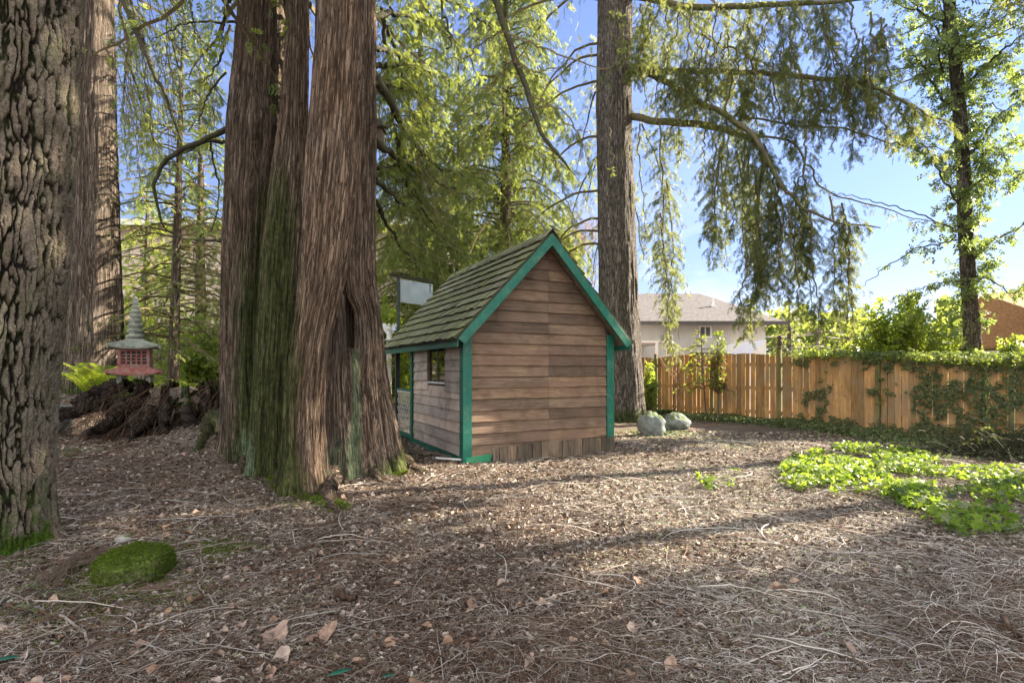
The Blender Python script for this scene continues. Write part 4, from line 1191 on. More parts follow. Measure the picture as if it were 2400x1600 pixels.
for i, (a, r0, r1, mo) in enumerate([
        ((inn(700, 1135), gp(705, 1152, 0.03), gp(745, 1172, 0.0), gp(805, 1196, -0.04)), 0.11, 0.03, 0.42), ((inn(762, 1140), gp(770, 1168, 0.03), gp(785, 1190, -0.01), gp(800, 1220, -0.05)), 0.09, 0.03, 0.22),
        ((inn(665, 1115), gp(655, 1132, 0.02), gp(640, 1152, -0.04)), 0.10, 0.04, 0.35), ((inn(925, 1072), gp(940, 1088, 0.06), gp(970, 1100, 0.01), gp(1015, 1112, -0.06)), 0.15, 0.04, 0.32),
        ((inn(872, 1100), gp(878, 1112, 0.03), gp(890, 1132, -0.04)), 0.12, 0.05, 0.30), ((inn(806, 1108), gp(808, 1120, 0.03), gp(818, 1138, -0.04)), 0.10, 0.04, 0.28),
        ((inn(520, 1030, 0.3, 0.25), gp(505, 1040, 0.10), gp(485, 1050, 0.02), gp(465, 1062, -0.05)), 0.15, 0.05, 0.45), ((inn(578, 1078), gp(574, 1092, 0.03), gp(566, 1112, -0.04)), 0.11, 0.05, 0.30), ((inn(622, 1095), gp(618, 1108, 0.03), gp(606, 1130, -0.04)), 0.11, 0.04, 0.34)]):
    root([np.array(p) for p in a], r0, r1, 60 + i, mo, CL)

# --- tall conifer behind the shed
P_, R_ = rows(15.1, [(-1500, 1412, 1470), (-600, 1402, 1480), (0, 1400, 1483), (150, 1399, 1482), (300, 1398, 1482), (500, 1399, 1490), (700, 1402, 1497), (820, 1404, 1503), (900, 1408, 1507), (960, 1405, 1512), (985, 1402, 1516)])
P_.append(P_[-1] - (0, 0, 0.4)); R_.append(R_[-1] * 1.05)
HEM = thing('hemlock_tree', 'tall grey-barked conifer with drooping boughs standing right behind the shed', 'tree', (P_[-2][0], 15.1, 0))
trunk('trunk', P_, R_, HEM, M['hemlock_bark'], nth=150, nz=420, flute=0.06, strip=0.015, seed=51,
      lobes=[(-70, 0.2, 0.28, 0.4), (-35, 0.18, 0.3, 0.4), (-5, 0.2, 0.3, 0.35), (-105, 0.2, 0.3, 0.4)], mossf=lambda X, Y, Z, T: np.clip(0.72 - Z / 0.9, 0.08, 0.7))

# --- slim ivy-grown tree behind the fence
IV = thing('ivy_grown_tree', 'slim tree wrapped in ivy rising behind the fence at the right', 'tree', (11.6, 13.6, -0.1))
P_, R_ = rows(13.6, [(-500, 2195, 2215), (0, 2210, 2240), (120, 2222, 2252), (260, 2232, 2266), (400, 2240, 2276), (520, 2244, 2282), (650, 2250, 2290), (760, 2256, 2298), (840, 2258, 2304), (960, 2256, 2308)])
P_.append(P_[-1] - (0, 0, 0.8)); R_.append(R_[-1] * 1.1)
trunk('trunk', P_, R_, IV, M['hemlock_bark'], nth=60, nz=200, flute=0.08, strip=0.01, seed=61)

# ============================================================ STUMP AND LANTERN
def stump():
    c = np.array([-5.75, 9.35]); z0 = 0.15
    T = thing('old_stump', 'broad rotten stump with jagged top carrying the stone lantern', 'stump', (c[0], c[1], 0.3))
    nth, nz = 360, 130
    th = np.arange(nth) * 2 * pi / nth; u = np.linspace(0, 1, nz)
    TH, U = np.meshgrid(th, u)
    cell = np.floor(TH / (2 * pi) * 34 + 0.6 * vn(np.cos(TH) * 6, np.sin(TH) * 6, seed=70))
    top = 1.02 + 0.42 * (_h(cell, cell * 0, cell * 0, 71) - 0.3) + 0.12 * (vn(np.cos(TH) * 20, np.sin(TH) * 20, seed=72) - 0.5)
    ZZ = z0 - 0.2 + U * (top - z0 + 0.2)
    R = 0.90 + 0.30 * (1 - U)**1.6 + 0.16 * (_h(cell, cell * 0, cell * 0, 74) - 0.5) * S(U * 2)
    R = R + 0.34 * (fbm(np.cos(TH) * 3, np.sin(TH) * 3, ZZ * 0.8, o=4, seed=73) - 0.5) + 0.20 * (fbm(TH * 8, ZZ * 5, o=4, seed=79) - 0.5) * 2
    R = R - 0.07 * (1 - np.clip(np.abs(vn(TH * 12 + 2 * fbm(TH * 2, ZZ * 2, o=2, seed=5), ZZ * 0.9, seed=75) - 0.5) * 7, 0, 1))
    for a, w, A, h in ((205, 0.35, 0.55, 0.35), (250, 0.2, 0.25, 0.5), (285, 0.2, 0.2, 0.4), (325, 0.25, 0.25, 0.4)):
        d = (TH - radians(a) + pi) % (2 * pi) - pi
        R = R + A * np.exp(-(d / w)**2) * np.exp(-(ZZ - z0).clip(0) / h)
    X = c[0] + R * np.cos(TH); Y = c[1] + R * 0.8 * np.sin(TH)
    V = np.stack([X, Y, ZZ], -1).reshape(-1, 3)
    j = np.arange(nz - 1)[:, None] * nth; i = np.arange(nth)[None]; k_ = (i + 1) % nth
    F = np.stack([j + i, j + k_, j + nth + k_, j + nth + i], -1).reshape(-1, 4)
    uv = np.stack([TH * 1.2, ZZ], -1).reshape(-1, 2)
    moss = 0.20 + 0.40 * np.exp(-((TH - radians(300)) / 0.16)**2) + 0.25 * S((0.5 - ZZ) / 0.5) * (TH > 3) * (TH < 4.2) + 0.25 * S((U - 0.9) / 0.1)
    lich = 0.1 + 0.40 * np.exp(-((TH - radians(297)) / 0.15)**2)
    mesh_np('rim', V, F, M['rot_wood'], T, smooth=True, uv=uv, attrs={'moss': moss.ravel(), 'lichen': lich.ravel(), 'tone': (0.2 + 0.6 * _h(cell, cell * 0, cell * 0, 76)).ravel()})
    rr = np.linspace(0, 0.99, 30); th2 = np.arange(90) * 2 * pi / 90
    T2, R2 = np.meshgrid(th2, rr)
    Rt = np.interp(T2.ravel(), np.append(th, 2 * pi), np.append(R[-30], R[-30][0])).reshape(T2.shape)
    X = c[0] + Rt * R2 * np.cos(T2); Y = c[1] + Rt * R2 * 0.8 * np.sin(T2)
    Z = 1.10 + 0.16 * (fbm(X * 3, Y * 3, o=4, seed=77) - 0.5) - 0.22 * R2**4
    V = np.stack([X, Y, Z], -1).reshape(-1, 3)
    j = np.arange(29)[:, None] * 90; i = np.arange(90)[None]; k_ = (i + 1) % 90
    F = np.stack([j + i, j + k_, j + 90 + k_, j + 90 + i], -1).reshape(-1, 4)
    mesh_np('heart', V, F, M['floor'], T, smooth=True, attrs={'moss': np.full(len(V), 0.2)})
    # big dead roots spreading to the left and front
    for pts, r0, sd in ((((300, 905, 9.0), (245, 935, 8.9), (190, 960, 8.8), (140, 975, 8.8), (100, 985, 8.8)), 0.15, 1), (((330, 930, 8.7), (280, 965, 8.5), (250, 995, 8.3), (215, 1015, 8.2)), 0.12, 2),
                        (((290, 900, 9.4), (230, 915, 9.5), (170, 945, 9.6)), 0.11, 3), (((360, 960, 8.5), (330, 1000, 8.3), (300, 1035, 8.1)), 0.10, 4), (((440, 960, 8.5), (450, 1000, 8.4), (470, 1025, 8.2)), 0.09, 5),
                        (((390, 950, 8.5), (385, 1000, 8.3), (400, 1030, 8.2)), 0.08, 6)):
        P = smooth_path([at(*p) for p in pts], 60, 0.05, sd)
        V, F = tube_np(P, np.linspace(r0, r0 * 0.35, 60), 22)
        ang = np.tile(np.arange(22), 60); zi = np.repeat(np.arange(60), 22)
        cen = np.repeat(P, 22, 0); d_ = V - cen
        V = cen + d_ * (0.75 + 0.7 * fbm(np.cos(ang * 2 * pi / 22) * 2 + sd * 9, np.sin(ang * 2 * pi / 22) * 2, zi * 0.12, o=4, seed=sd))[:, None]
        mesh_np('root', V, F, M['rot_wood'], T, smooth=True, uv=np.stack([ang * 0.03, zi * 0.03], 1), attrs={'moss': np.full(len(V), 0.24), 'lichen': np.full(len(V), 0.12), 'tone': np.full(len(V), 0.4)})
stump()

def pagoda():
    b = at(318, 880, 9.15)
    T = thing('stone_pagoda_lantern', 'grey and red pagoda lantern with a tall ringed finial on the rotten stump', 'lantern', b)
    k = NT('lantern_stone', 0.85, 0.2); v = k.coord(); c = k.ramp(k.noise(v, 14, 6), [(0.3, (0.12, 0.135, 0.11)), (0.7, (0.30, 0.32, 0.26))])
    k.col(c); k.bump(k.noise(v, 50, 5), 0.5, 0.006); st = k.m
    k = NT('lantern_red', 0.6, 0.3); v = k.coord(); k.col(k.mix(k.ramp(k.noise(v, 12, 6, 0.7), [(0.42, 0), (0.62, 0.85)]), (0.26, 0.06, 0.055), (0.24, 0.21, 0.17))); k.bump(k.noise(v, 40, 4), 0.3, 0.004); rd = k.m
    rot = radians(28)
    def rt(x, y, z): return (b[0] + x * cos(rot) - y * sin(rot), b[1] + x * sin(rot) + y * cos(rot), b[2] + z)
    def roof(z0, half, rise, topw, lift, mat, name, th=0.035):
        n = 8; v = []; f = []
        rings = []
        for lv in range(7):
            u = lv / 6
            h = half * (1 - u) + topw * u
            h = topw + (half - topw) * (1 - u)**1.35
            z = z0 + rise * (u**0.85)
            ring = []
            for sd in range(4):
                for i in range(n):
                    s = -1 + 2 * i / n
                    x, y = [(s, -1), (1, s), (-s, 1), (-1, -s)][sd]
                    cl = abs(s)**3 * lift * (1 - u)**2
                    ring.append(rt(x * h * (1 + 0.06 * abs(s)**4 * (1 - u)), y * h * (1 + 0.06 * abs(s)**4 * (1 - u)), z + cl))
            rings.append(ring)
        low = [(p[0], p[1], p[2] - th) for p in rings[0]]
        rings = [low] + rings
        N = 4 * n
        for rg in rings: v += rg
        for j in range(len(rings) - 1):
            for i in range(N): f.append((j * N + i, j * N + (i + 1) % N, (j + 1) * N + (i + 1) % N, (j + 1) * N + i))
        f.append(tuple(range(N))[::-1]); f.append(tuple(range((len(rings) - 1) * N, len(rings) * N)))
        m = MB(); m.add(v, f); return m.build(name, mat, T, smooth=False)
    def lbox(m, x0, x1, y0, y1, z0, z1):
        m.hexa([rt(x0, y0, z0), rt(x1, y0, z0), rt(x1, y1, z0), rt(x0, y1, z0), rt(x0, y0, z1), rt(x1, y0, z1), rt(x1, y1, z1), rt(x0, y1, z1)])
    for sx in (-1, 1):
        for sy in (-1, 1):
            m = MB(); lbox(m, sx * 0.2 - 0.035, sx * 0.2 + 0.035, sy * 0.2 - 0.035, sy * 0.2 + 0.035, -0.12, 0.01); m.build('foot', st, T)
    roof(0.045, 0.36, 0.11, 0.21, 0.05, rd, 'lower_roof')
    # lamp chamber with pierced fretwork
    m = MB(); lbox(m, -0.165, 0.165, -0.165, 0.165, 0.157, 0.449); m.build('chamber_shade', M['house_dark'], T)  # dark box added inside so the fretwork openings look shaded
    m = MB(); H = 0.2; z0, z1 = 0.156, 0.45
    for sx in (-1, 1):
        for sy in (-1, 1): lbox(m, sx * H - 0.022, sx * H + 0.022, sy * H - 0.022, sy * H + 0.022, z0, z1)
    lbox(m, -H + 0.022, H - 0.022, -H - 0.018, -H + 0.018, z0, z0 + 0.04); lbox(m, -H + 0.022, H - 0.022, -H - 0.018, -H + 0.018, z1 - 0.04, z1)
    lbox(m, -H - 0.018, -H + 0.018, -H + 0.022, H - 0.022, z0, z0 + 0.04); lbox(m, -H - 0.018, -H + 0.018, -H + 0.022, H - 0.022, z1 - 0.04, z1)
    lbox(m, H - 0.018, H + 0.018, -H + 0.022, H - 0.022, z0, z1); lbox(m, -H + 0.022, H - 0.022, H - 0.018, H + 0.018, z0, z1)
    m.build('chamber', rd, T)
    for sd in range(2):
        m = MB()
        for i in range(1, 5):
            s = -H + 0.022 + (2 * H - 0.044) * i / 5; off = 0.006 if i % 2 else -0.006
            if sd == 0: lbox(m, s - 0.011, s + 0.011, -H - 0.008 + off, -H + 0.006 + off, z0 + 0.041, z1 - 0.041)
            else: lbox(m, -H - 0.008 + off, -H + 0.006 + off, s - 0.009, s + 0.009, z0 + 0.041, z1 - 0.041)
        for i in range(1, 4):
            z = z0 + 0.04 + (z1 - z0 - 0.08) * i / 4
            if sd == 0: lbox(m, -H + 0.023, H - 0.023, -H - 0.004, -H + 0.003, z - 0.009, z + 0.009)
            else: lbox(m, -H - 0.004, -H + 0.003, -H + 0.023, H - 0.023, z - 0.009, z + 0.009)
        m.build('fretwork', rd, T)
    roof(0.485, 0.33, 0.15, 0.11, 0.05, st, 'upper_roof')
    prof = []; z = 0.63; r0 = 0.135
    for i in range(8):
        h = 0.095 - 0.004 * i; rr = r0 * (1 - 0.085 * i)
        prof += [(rr * 0.72, z), (rr, z + h * 0.25), (rr * 1.02, z + h * 0.55), (rr * 0.78, z + h * 0.82)]; z += h
    prof += [(0.03, z), (0.045, z + 0.03), (0.01, z + 0.08)]
    m = MB(); m.lathe(rt(0, 0, 0), prof, 24); m.build('finial', st, T, smooth=True)
pagoda()

# ============================================================ STONES
def boulder(name, label, c, r, mat, seed, sink=0.25, rotz=0.0, cat='boulder', group=None):
    n = 48; m_ = 32
    th = np.arange(n) * 2 * pi / n; ph = np.linspace(0.02, pi - 0.02, m_)
    TH, PH = np.meshgrid(th, ph)
    x, y, z = np.sin(PH) * np.cos(TH), np.sin(PH) * np.sin(TH), np.cos(PH)
    d = 1 + 0.55 * (fbm(x * 1.6 + seed, y * 1.6, z * 1.6, o=3, seed=seed) - 0.5) + 0.09 * (fbm(x * 6, y * 6, z * 6, o=3, seed=seed) - 0.5)
    X, Y, Z = x * d * r[0], y * d * r[1], z * d * r[2]
    V = np.stack([c[0] + X * cos(rotz) - Y * sin(rotz), c[1] + X * sin(rotz) + Y * cos(rotz), c[2] + Z + r[2] * (1 - 2 * sink)], -1).reshape(-1, 3)
    j = np.arange(m_ - 1)[:, None] * n; i = np.arange(n)[None]; k_ = (i + 1) % n
    F = np.stack([j + i, j + n + i, j + n + k_, j + k_], -1).reshape(-1, 4)
    F = [F, np.arange(n)[None][:, ::-1] * 1, (np.arange(n) + (m_ - 1) * n)[None]]
    o = mesh_np(name, V, F, mat, smooth=True)
    return tag(o, label, cat, group)
p = atg(1534, 1022); boulder('boulder', 'large egg-shaped grey boulder with a mossy top, left one of the pair behind the shed', (p[0], p[1] + 0.25, p[2]), (0.30, 0.27, 0.31), M['rock'], 3, 0.18)
p = atg(1592, 1008); boulder('boulder', 'low rounded grey-green boulder resting against the right of the egg-shaped one', (p[0] + 0.02, p[1] + 0.3, p[2]), (0.34, 0.30, 0.245), M['rock'], 8, 0.2, 0.4)
p = at(122, 950, 9.2); boulder('boulder', 'rough pale grey boulder between the furrowed fir and the stump root', (p[0], p[1], 0.40), (0.30, 0.3, 0.30), M['rock'], 12, 0.2)
p = atg(288, 1372); boulder('mossy_stone', 'low stone thickly covered in bright green moss near the foot of the furrowed fir', (p[0] - 0.02, p[1] + 0.14, p[2] - 0.02), (0.235, 0.18, 0.15), M['rock_moss'], 27, 0.22, cat='stone', rotz=0.3)
for i, (px, py, s, lb) in enumerate([(843, 1136, 0.045, 'small white stone tucked under the cedar roots'), (708, 1148, 0.03, 'tiny pale pebble at the foot of the cedar'), (288, 1270, 0.062, 'pale flat stone just above the mossy rock'),
                                 (972, 1358, 0.022, 'round white pebble lying in the middle of the twig litter')]):
    p = atg(px, py); boulder('pebble' if s < 0.05 else 'pale_stone', lb, (p[0], p[1], p[2]), (s, s * 0.8, s * 0.62), M['rock_pale'], 20 + i, 0.25, cat='stone')

# ============================================================ FOLIAGE ENGINE
def rhomb(x, y, a, l, w, z=0.0):
    ca, sa = cos(a), sin(a)
    q = [(0, 0), (0.45 * l, w / 2), (l, 0), (0.45 * l, -w / 2)]
    return [(x + u * ca - v * sa, y + u * sa + v * ca, z) for u, v in q]
def tpl_cedar():
    q = []
    for i in range(4): q.append(rhomb(0.25 * i, 0, 0.05 * (-1)**i, 0.32, 0.07))
    for i, x in enumerate((0.10, 0.25, 0.40, 0.55, 0.72)):
        for s in (-1, 1):
            l = 0.42 * (1 - 0.62 * x); a = s * radians(42)
            q.append(rhomb(x, 0, a, l * 0.66, 0.095)); q.append(rhomb(x + l * 0.5 * cos(a), l * 0.5 * sin(a), a - s * 0.35, l * 0.62, 0.085))
    return np.array(q)
def tpl_light():
    q = []
    for i in range(3): q.append(rhomb(0.33 * i, 0, 0.08 * (-1)**i, 0.4, 0.07))
    for x in (0.12, 0.36, 0.6):
        for s in (-1, 1): q.append(rhomb(x, 0, s * radians(40), 0.46 * (1 - 0.5 * x), 0.17))
    return np.array(q)
def tpl_broad():   # a few broad leaves on a stalk
    q = []
    for i, (x, s) in enumerate(((0.1, 1), (0.3, -1), (0.5, 1), (0.7, -1), (0.85, 0))):
        q.append(rhomb(x, 0, s * radians(50), 0.5, 0.34))
    return np.array(q)
TPL = {'cedar': tpl_cedar(), 'light': tpl_light(), 'broad': tpl_broad()}

def tpl_fine():
    q = []
    for i in range(2): q.append(rhomb(0.5 * i, 0, 0.08 * (-1)**i, 0.55, 0.075))
    for x in (0.03, 0.2, 0.37, 0.54, 0.72, 0.88):
        for s in (-1, 1): q.append(rhomb(x, 0, s * radians(44), 0.5 * (1 - 0.5 * x), 0.085))
    return np.array(q)
TPL['fine'] = tpl_fine()

class Crown:
    def __init__(s, tpl='cedar', seed=1):
        s.tpl = TPL[tpl]; s.r = np.random.default_rng(seed)
        s.tw = []; s.sp = []; s.limbs = []; s.seed = seed
    def sprays(s, P, D, N, Lg):
        s.sp.append((P, D, N, Lg))
    def twigs(s, P, R):
        s.tw.append((P, R))
    def bough(s, pts, r0, r1=0.006, spacing=0.09, tl=0.6, droop=0.8, fwd=0.5, spr=0.20, gap=0.09, f0=0.12, limb=True, n=36, jit=0.05, nside=6, keep=1.0, hang=0.35, lift=0.0):
        r = s.r
        P = smooth_path(pts, n, jit, seed=r.integers(1000))
        R = np.linspace(1, 0, n)**0.8 * (r0 - r1) + r1
        if limb: s.limbs.append((P, R, nside))
        else: s.tw.append((P[None], R[None]))
        seg = np.linalg.norm(np.diff(P, axis=0), axis=1); cum = np.concatenate([[0], np.cumsum(seg)]); Lt = cum[-1]
        nt = max(2, int(Lt * (1 - f0) / spacing))
        u = Lt * (f0 + (1 - f0) * (np.arange(nt) + r.random(nt)) / nt)
        if keep < 1:
            kf = vn(u * 0.9 + r.random() * 50, u * 0) ; u = u[(kf + 0.25 * r.random(len(u))) < keep + 0.1]
            nt = len(u)
            if nt == 0: return
        b = np.stack([np.interp(u, cum, P[:, i]) for i in range(3)], 1)
        T = norm(np.gradient(P, axis=0)); T = np.stack([np.interp(u, cum, T[:, i]) for i in range(3)], 1); T = norm(T)
        lat = np.cross(T, np.array([0, 0, 1.0])); lat[np.linalg.norm(lat, axis=1) < 0.15] = (0.7, 0.7, 0); lat = norm(lat)
        sg = np.where(np.arange(nt) % 2, 1, -1)[:, None]
        ang = r.normal(0, 0.5, (nt, 1))
        lat2 = lat * np.cos(ang) + np.cross(T, lat) * np.sin(ang)
        d = norm(lat2 * sg + T * fwd + r.normal(0, 0.18, (nt, 3)) + np.array([0, 0, lift]))
        tip = (1 - 0.65 * (u / Lt)**2)
        Lk = tl * tip * r.uniform(0.45, 1.25, nt)
        Sg = 6; v = np.linspace(0, 1, Sg)[None, :, None]
        TP = b[:, None] + d[:, None] * Lk[:, None, None] * v * (1 - 0.3 * v * min(1, droop)) + np.array([0, 0, -1.0]) * (droop * Lk[:, None, None] * v**1.8)
        TP = TP + r.normal(0, 0.018, TP.shape) * v
        s.tw.append((TP, np.linspace(0.0035, 0.0012, Sg)[None].repeat(nt, 0)))
        # sprays along every twig
        m = max(2, int(np.median(Lk) / gap))
        w = (np.arange(m)[None] + r.random((nt, m))) / m
        w = 0.12 + 0.88 * w
        fi = w * (Sg - 1); i0 = np.minimum(fi.astype(int), Sg - 2); fr = (fi - i0)[..., None]
        idx = np.arange(nt)[:, None]
        C = TP[idx, i0] * (1 - fr) + TP[idx, i0 + 1] * fr
        TD = norm(TP[idx, i0 + 1] - TP[idx, i0])
        sd = norm(np.cross(TD, r.normal(0, 1, TD.shape)))
        D = norm(TD * 0.75 + sd * 0.75 + np.array([0, 0, -hang]))
        Nn = norm(np.cross(D, r.normal(0, 1, D.shape)) * 0.8 + np.array([0, 0, 0.5]))
        Nn = norm(Nn - D * (Nn * D).sum(-1, keepdims=True))
        Lg = spr * r.uniform(0.5, 1.25, (nt, m)) * (1.05 - 0.35 * w)
        s.sp.append((C.reshape(-1, 3), D.reshape(-1, 3), Nn.reshape(-1, 3), Lg.ravel()))
    def build(s, parent, leaf, limbmat, twigmat=None, lname='foliage', tintbias=0.0, limbname='limb'):
        for P, R, n in s.limbs:
            V, F = tube_np(P, R, n)
            mesh_np(limbname, V, F, limbmat, parent, smooth=True)
        Vs, Fs, o = [], [], 0
        for P, R in s.tw:
            V, F = tubes(P, R, 3); Vs.append(V); Fs.append(F + o); o += len(V)
        if Vs: mesh_np('twigs', np.concatenate(Vs), np.concatenate(Fs), twigmat or limbmat, parent)
        P = np.concatenate([a[0] for a in s.sp]); D = np.concatenate([a[1] for a in s.sp]); N = np.concatenate([a[2] for a in s.sp]); Lg = np.concatenate([a[3] for a in s.sp])
        B = np.cross(N, D)
        q = s.tpl.reshape(-1, 3)      # (4q,3)
        curl = s.r.uniform(0.0, 0.5, len(P))[:, None]
        x = q[None, :, 0] * Lg[:, None]; y = q[None, :, 1] * Lg[:, None]
        zc = -curl * (q[None, :, 0]**2) * Lg[:, None] * 0.6 - 0.4 * np.abs(q[None, :, 1]) * Lg[:, None] * curl
        jz = s.r.normal(0, 0.04, (len(P), len(q) // 4)).repeat(4, 1) * Lg[:, None]
        V = P[:, None] + x[..., None] * D[:, None] + y[..., None] * B[:, None] + (zc + jz * (q[None, :, 0] > 0.05))[..., None] * N[:, None]
        V = V.reshape(-1, 3)
        F = np.arange(len(V)).reshape(-1, 4)
        t = 0.55 * fbm(P[:, 0] * 1.1, P[:, 1] * 1.1, P[:, 2] * 1.1, o=3, seed=s.seed) + 0.45 * s.r.random(len(P)) + tintbias
        t = np.clip((t - 0.5) * 1.5 + 0.5, 0, 1)
        mesh_np(lname, V, F, leaf, parent, attrs={'tint': t.repeat(len(q))})
        return len(F)

def A(Y, *pp):
    """pixels of the photograph with distances -> points; an entry is (px,py) or (px,py,Y)"""
    return [at(p[0], p[1], p[2] if len(p) > 2 else Y) for p in pp]

NF = 0
# ---------------------------------------------------------------- hemlock: limbs and hanging curtains
H = Crown('fine', 101)
hb = dict(spacing=0.055, tl=0.85, droop=0.85, spr=0.14, gap=0.045, hang=0.6)
H.bough(A(14, (1478, 272, 14.9), (1549, 285, 14.2), (1638, 293, 13.4), (1698, 306, 12.9), (1761, 325, 12.4), (1790, 372, 12.1), (1782, 440, 12.0), (1776, 560, 11.9), (1775, 700, 11.8)), 0.105, 0.012, jit=0.03, f0=0.10, keep=0.7, **hb)
H.bough(A(14, (1480, 160, 14.9), (1570, 196, 14.0), (1638, 238, 13.3), (1698, 272, 12.7), (1761, 315, 12.2), (1800, 378, 11.8), (1838, 442, 11.5), (1889, 489, 11.2), (1953, 519, 11.0), (2063, 532, 10.8)), 0.085, 0.01, jit=0.03, f0=0.15, keep=0.65, **hb)
H.bough(A(14, (1482, 166, 15.0), (1612, 168, 14.0), (1761, 170, 13.2), (1868, 181, 12.4), (1995, 191, 11.6), (2080, 221, 11.0), (2144, 251, 10.6), (2229, 289, 10.2)), 0.08, 0.012, jit=0.03, f0=0.1, keep=0.85, **hb)
H.bough(A(13, (1480, -10, 15.0), (1604, 13, 13.6), (1740, 15, 12.6), (1868, 6, 11.6), (1974, 4, 11.0), (2090, -20, 10.4)), 0.10, 0.02, jit=0.03, f0=0.1, keep=0.9, **hb)
H.bough(A(12, (1640, 80, 14), (1725, 120, 13.4), (1810, 158, 12.8), (1880, 180, 12.4)), 0.03, 0.008, spacing=0.12, tl=0.6, droop=1.0, gap=0.1)
H.bough(A(12, (1736, 276, 12.6), (1868, 290, 12.0), (1974, 302, 11.5), (2080, 336, 11.1), (2150, 341, 10.9), (2230, 350, 10.7)), 0.025, 0.006, spacing=0.13, tl=0.5, droop=0.9, keep=0.75)
H.bough(A(12, (1761, 315, 12.4), (1860, 330, 12.0), (1890, 372, 11.8), (1910, 410, 11.6), (1945, 452, 11.4), (2010, 470, 11.2), (2120, 505, 11.0), (2215, 530, 10.9)), 0.028, 0.006, spacing=0.16, tl=0.45, droop=0.9, keep=0.6)
# the hanging curtains (pendulous branches)
def curtain(px0, py0, px1, py1, Y, wpx, tl=None, spacing=0.055, sway=0.05, keep=0.72):
    w = wpx * 2.0 / FPX * Y
    H.bough(A(Y, (px0, py0), ((px0 * 2 + px1) / 3 + random.uniform(-8, 8), (2 * py0 + py1) / 3), ((px0 + 2 * px1) / 3 + random.uniform(-8, 8), (py0 + 2 * py1) / 3), (px1, py1)), 0.022, 0.006,
            spacing=0.042, tl=w * 0.75, droop=0.75, fwd=0.15, spr=0.135, gap=0.042, f0=0.02, jit=sway, hang=0.7, keep=keep, lift=0.35)
for a in [(1546, 290, 1580, 860, 13.2, 55), (1562, 420, 1592, 800, 13.4, 50), (1548, 500, 1570, 760, 12.8, 42), (1500, 290, 1515, 560, 14.3, 40),
          (1716, 178, 1698, 470, 12.8, 45), (1700, 300, 1672, 620, 12.4, 46), (1745, 320, 1735, 640, 12.1, 46), (1660, 290, 1652, 420, 13.1, 36),
          (1776, 430, 1752, 790, 11.9, 52), (1770, 400, 1795, 720, 12.0, 52), (1820, 430, 1840, 700, 11.7, 50), (1745, 560, 1735, 760, 11.6, 38),
          (1889, 300, 1892, 640, 11.4, 46), (1850, 470, 1872, 740, 11.3, 46), (1900, 500, 1925, 790, 11.1, 46), (1945, 460, 1965, 760, 11.0, 50), (1990, 520, 2000, 730, 10.9, 42),
          (1868, 0, 1850, 260, 10.9, 34), (1620, 20, 1600, 190, 12.8, 44), (1680, 20, 1668, 180, 12.5, 40), (1760, 15, 1745, 200, 12.2, 44), (1820, 10, 1838, 180, 11.8, 40),
          (1930, 5, 1950, 200, 11.2, 48), (1990, 0, 2010, 180, 10.9, 50), (2040, 30, 2035, 260, 10.7, 40), (1905, 190, 1925, 330, 11.9, 42), (1985, 195, 2000, 330, 11.5, 42), (2060, 220, 2080, 350, 11.1, 42), (2110, 240, 2140, 320, 10.8, 40),
          (1500, 10, 1510, 150, 14.4, 42), (1560, 15, 1556, 170, 13.9, 44), (1540, 170, 1530, 270, 14.3, 36), (1625, 180, 1612, 280, 13.6, 34),
          (1445, 20, 1450, 110, 13.6, 30), (1428, 300, 1435, 410, 13.9, 20), (1808, 180, 1812, 290, 12.5, 40)]:
    curtain(*a)
r_ = np.random.default_rng(55)
for i in range(44):
    x = r_.uniform(1492, 2090); y = r_.uniform(-20, 190); l = r_.uniform(110, 230); Yc = np.interp(x, [1490, 2090], [14.2, 10.8]) + r_.uniform(-0.5, 0.8)
    curtain(x, y, x + r_.uniform(-60, 60), y + l, Yc, r_.uniform(36, 52))
for i in range(20):
    x = r_.uniform(1640, 1990); y = r_.uniform(330, 520); l = r_.uniform(150, 290); Yc = np.interp(x, [1490, 2090], [13.4, 11.0]) + r_.uniform(-0.5, 0.8)
    if y + l > 790: l = 790 - y
    curtain(x, y, x + r_.uniform(-45, 45), y + l, Yc, r_.uniform(30, 46))
# boughs on the side facing away and higher up (outside the frame) that shade the yard
r_ = np.random.default_rng(5)
for i in range(46):
    z = 11.5 + i * 0.32; a = r_.uniform(0, 2 * pi); Lb = (5.2 - i * 0.07) * r_.uniform(0.7, 1.1)
    c = np.array([2.95, 15.1, z]); d = np.array([cos(a), sin(a), 0])
    H.bough([c, c + d * Lb * 0.35 + (0, 0, 0.1), c + d * Lb * 0.7 - (0, 0, 0.5), c + d * Lb - (0, 0, 1.5)], 0.06, 0.01, spacing=0.30, tl=0.9, droop=0.8, spr=0.34, gap=0.2, n=14, limb=False)
for i in range(16):
    z = 5.0 + i * 0.4; a = r_.uniform(0.25 * pi, 0.95 * pi); Lb = 3.6 * r_.uniform(0.7, 1.1)
    c = np.array([3.0, 15.4, z]); d = np.array([cos(a), sin(a), 0])
    H.bough([c, c + d * Lb * 0.35 + (0, 0, 0.1), c + d * Lb * 0.7 - (0, 0, 0.5), c + d * Lb - (0, 0, 1.8)], 0.05, 0.01, spacing=0.16, tl=0.8, droop=0.9, spr=0.24, gap=0.12, n=16, limb=False)
NF += H.build(HEM, M['hemlock_leaf'], M['limb'], M['twig'])

# ---------------------------------------------------------------- multi-stemmed cedar: limbs right and left
C = Crown('cedar', 202)
cb = dict(spacing=0.055, tl=0.75, droop=0.75, spr=0.14, gap=0.055, hang=0.35)
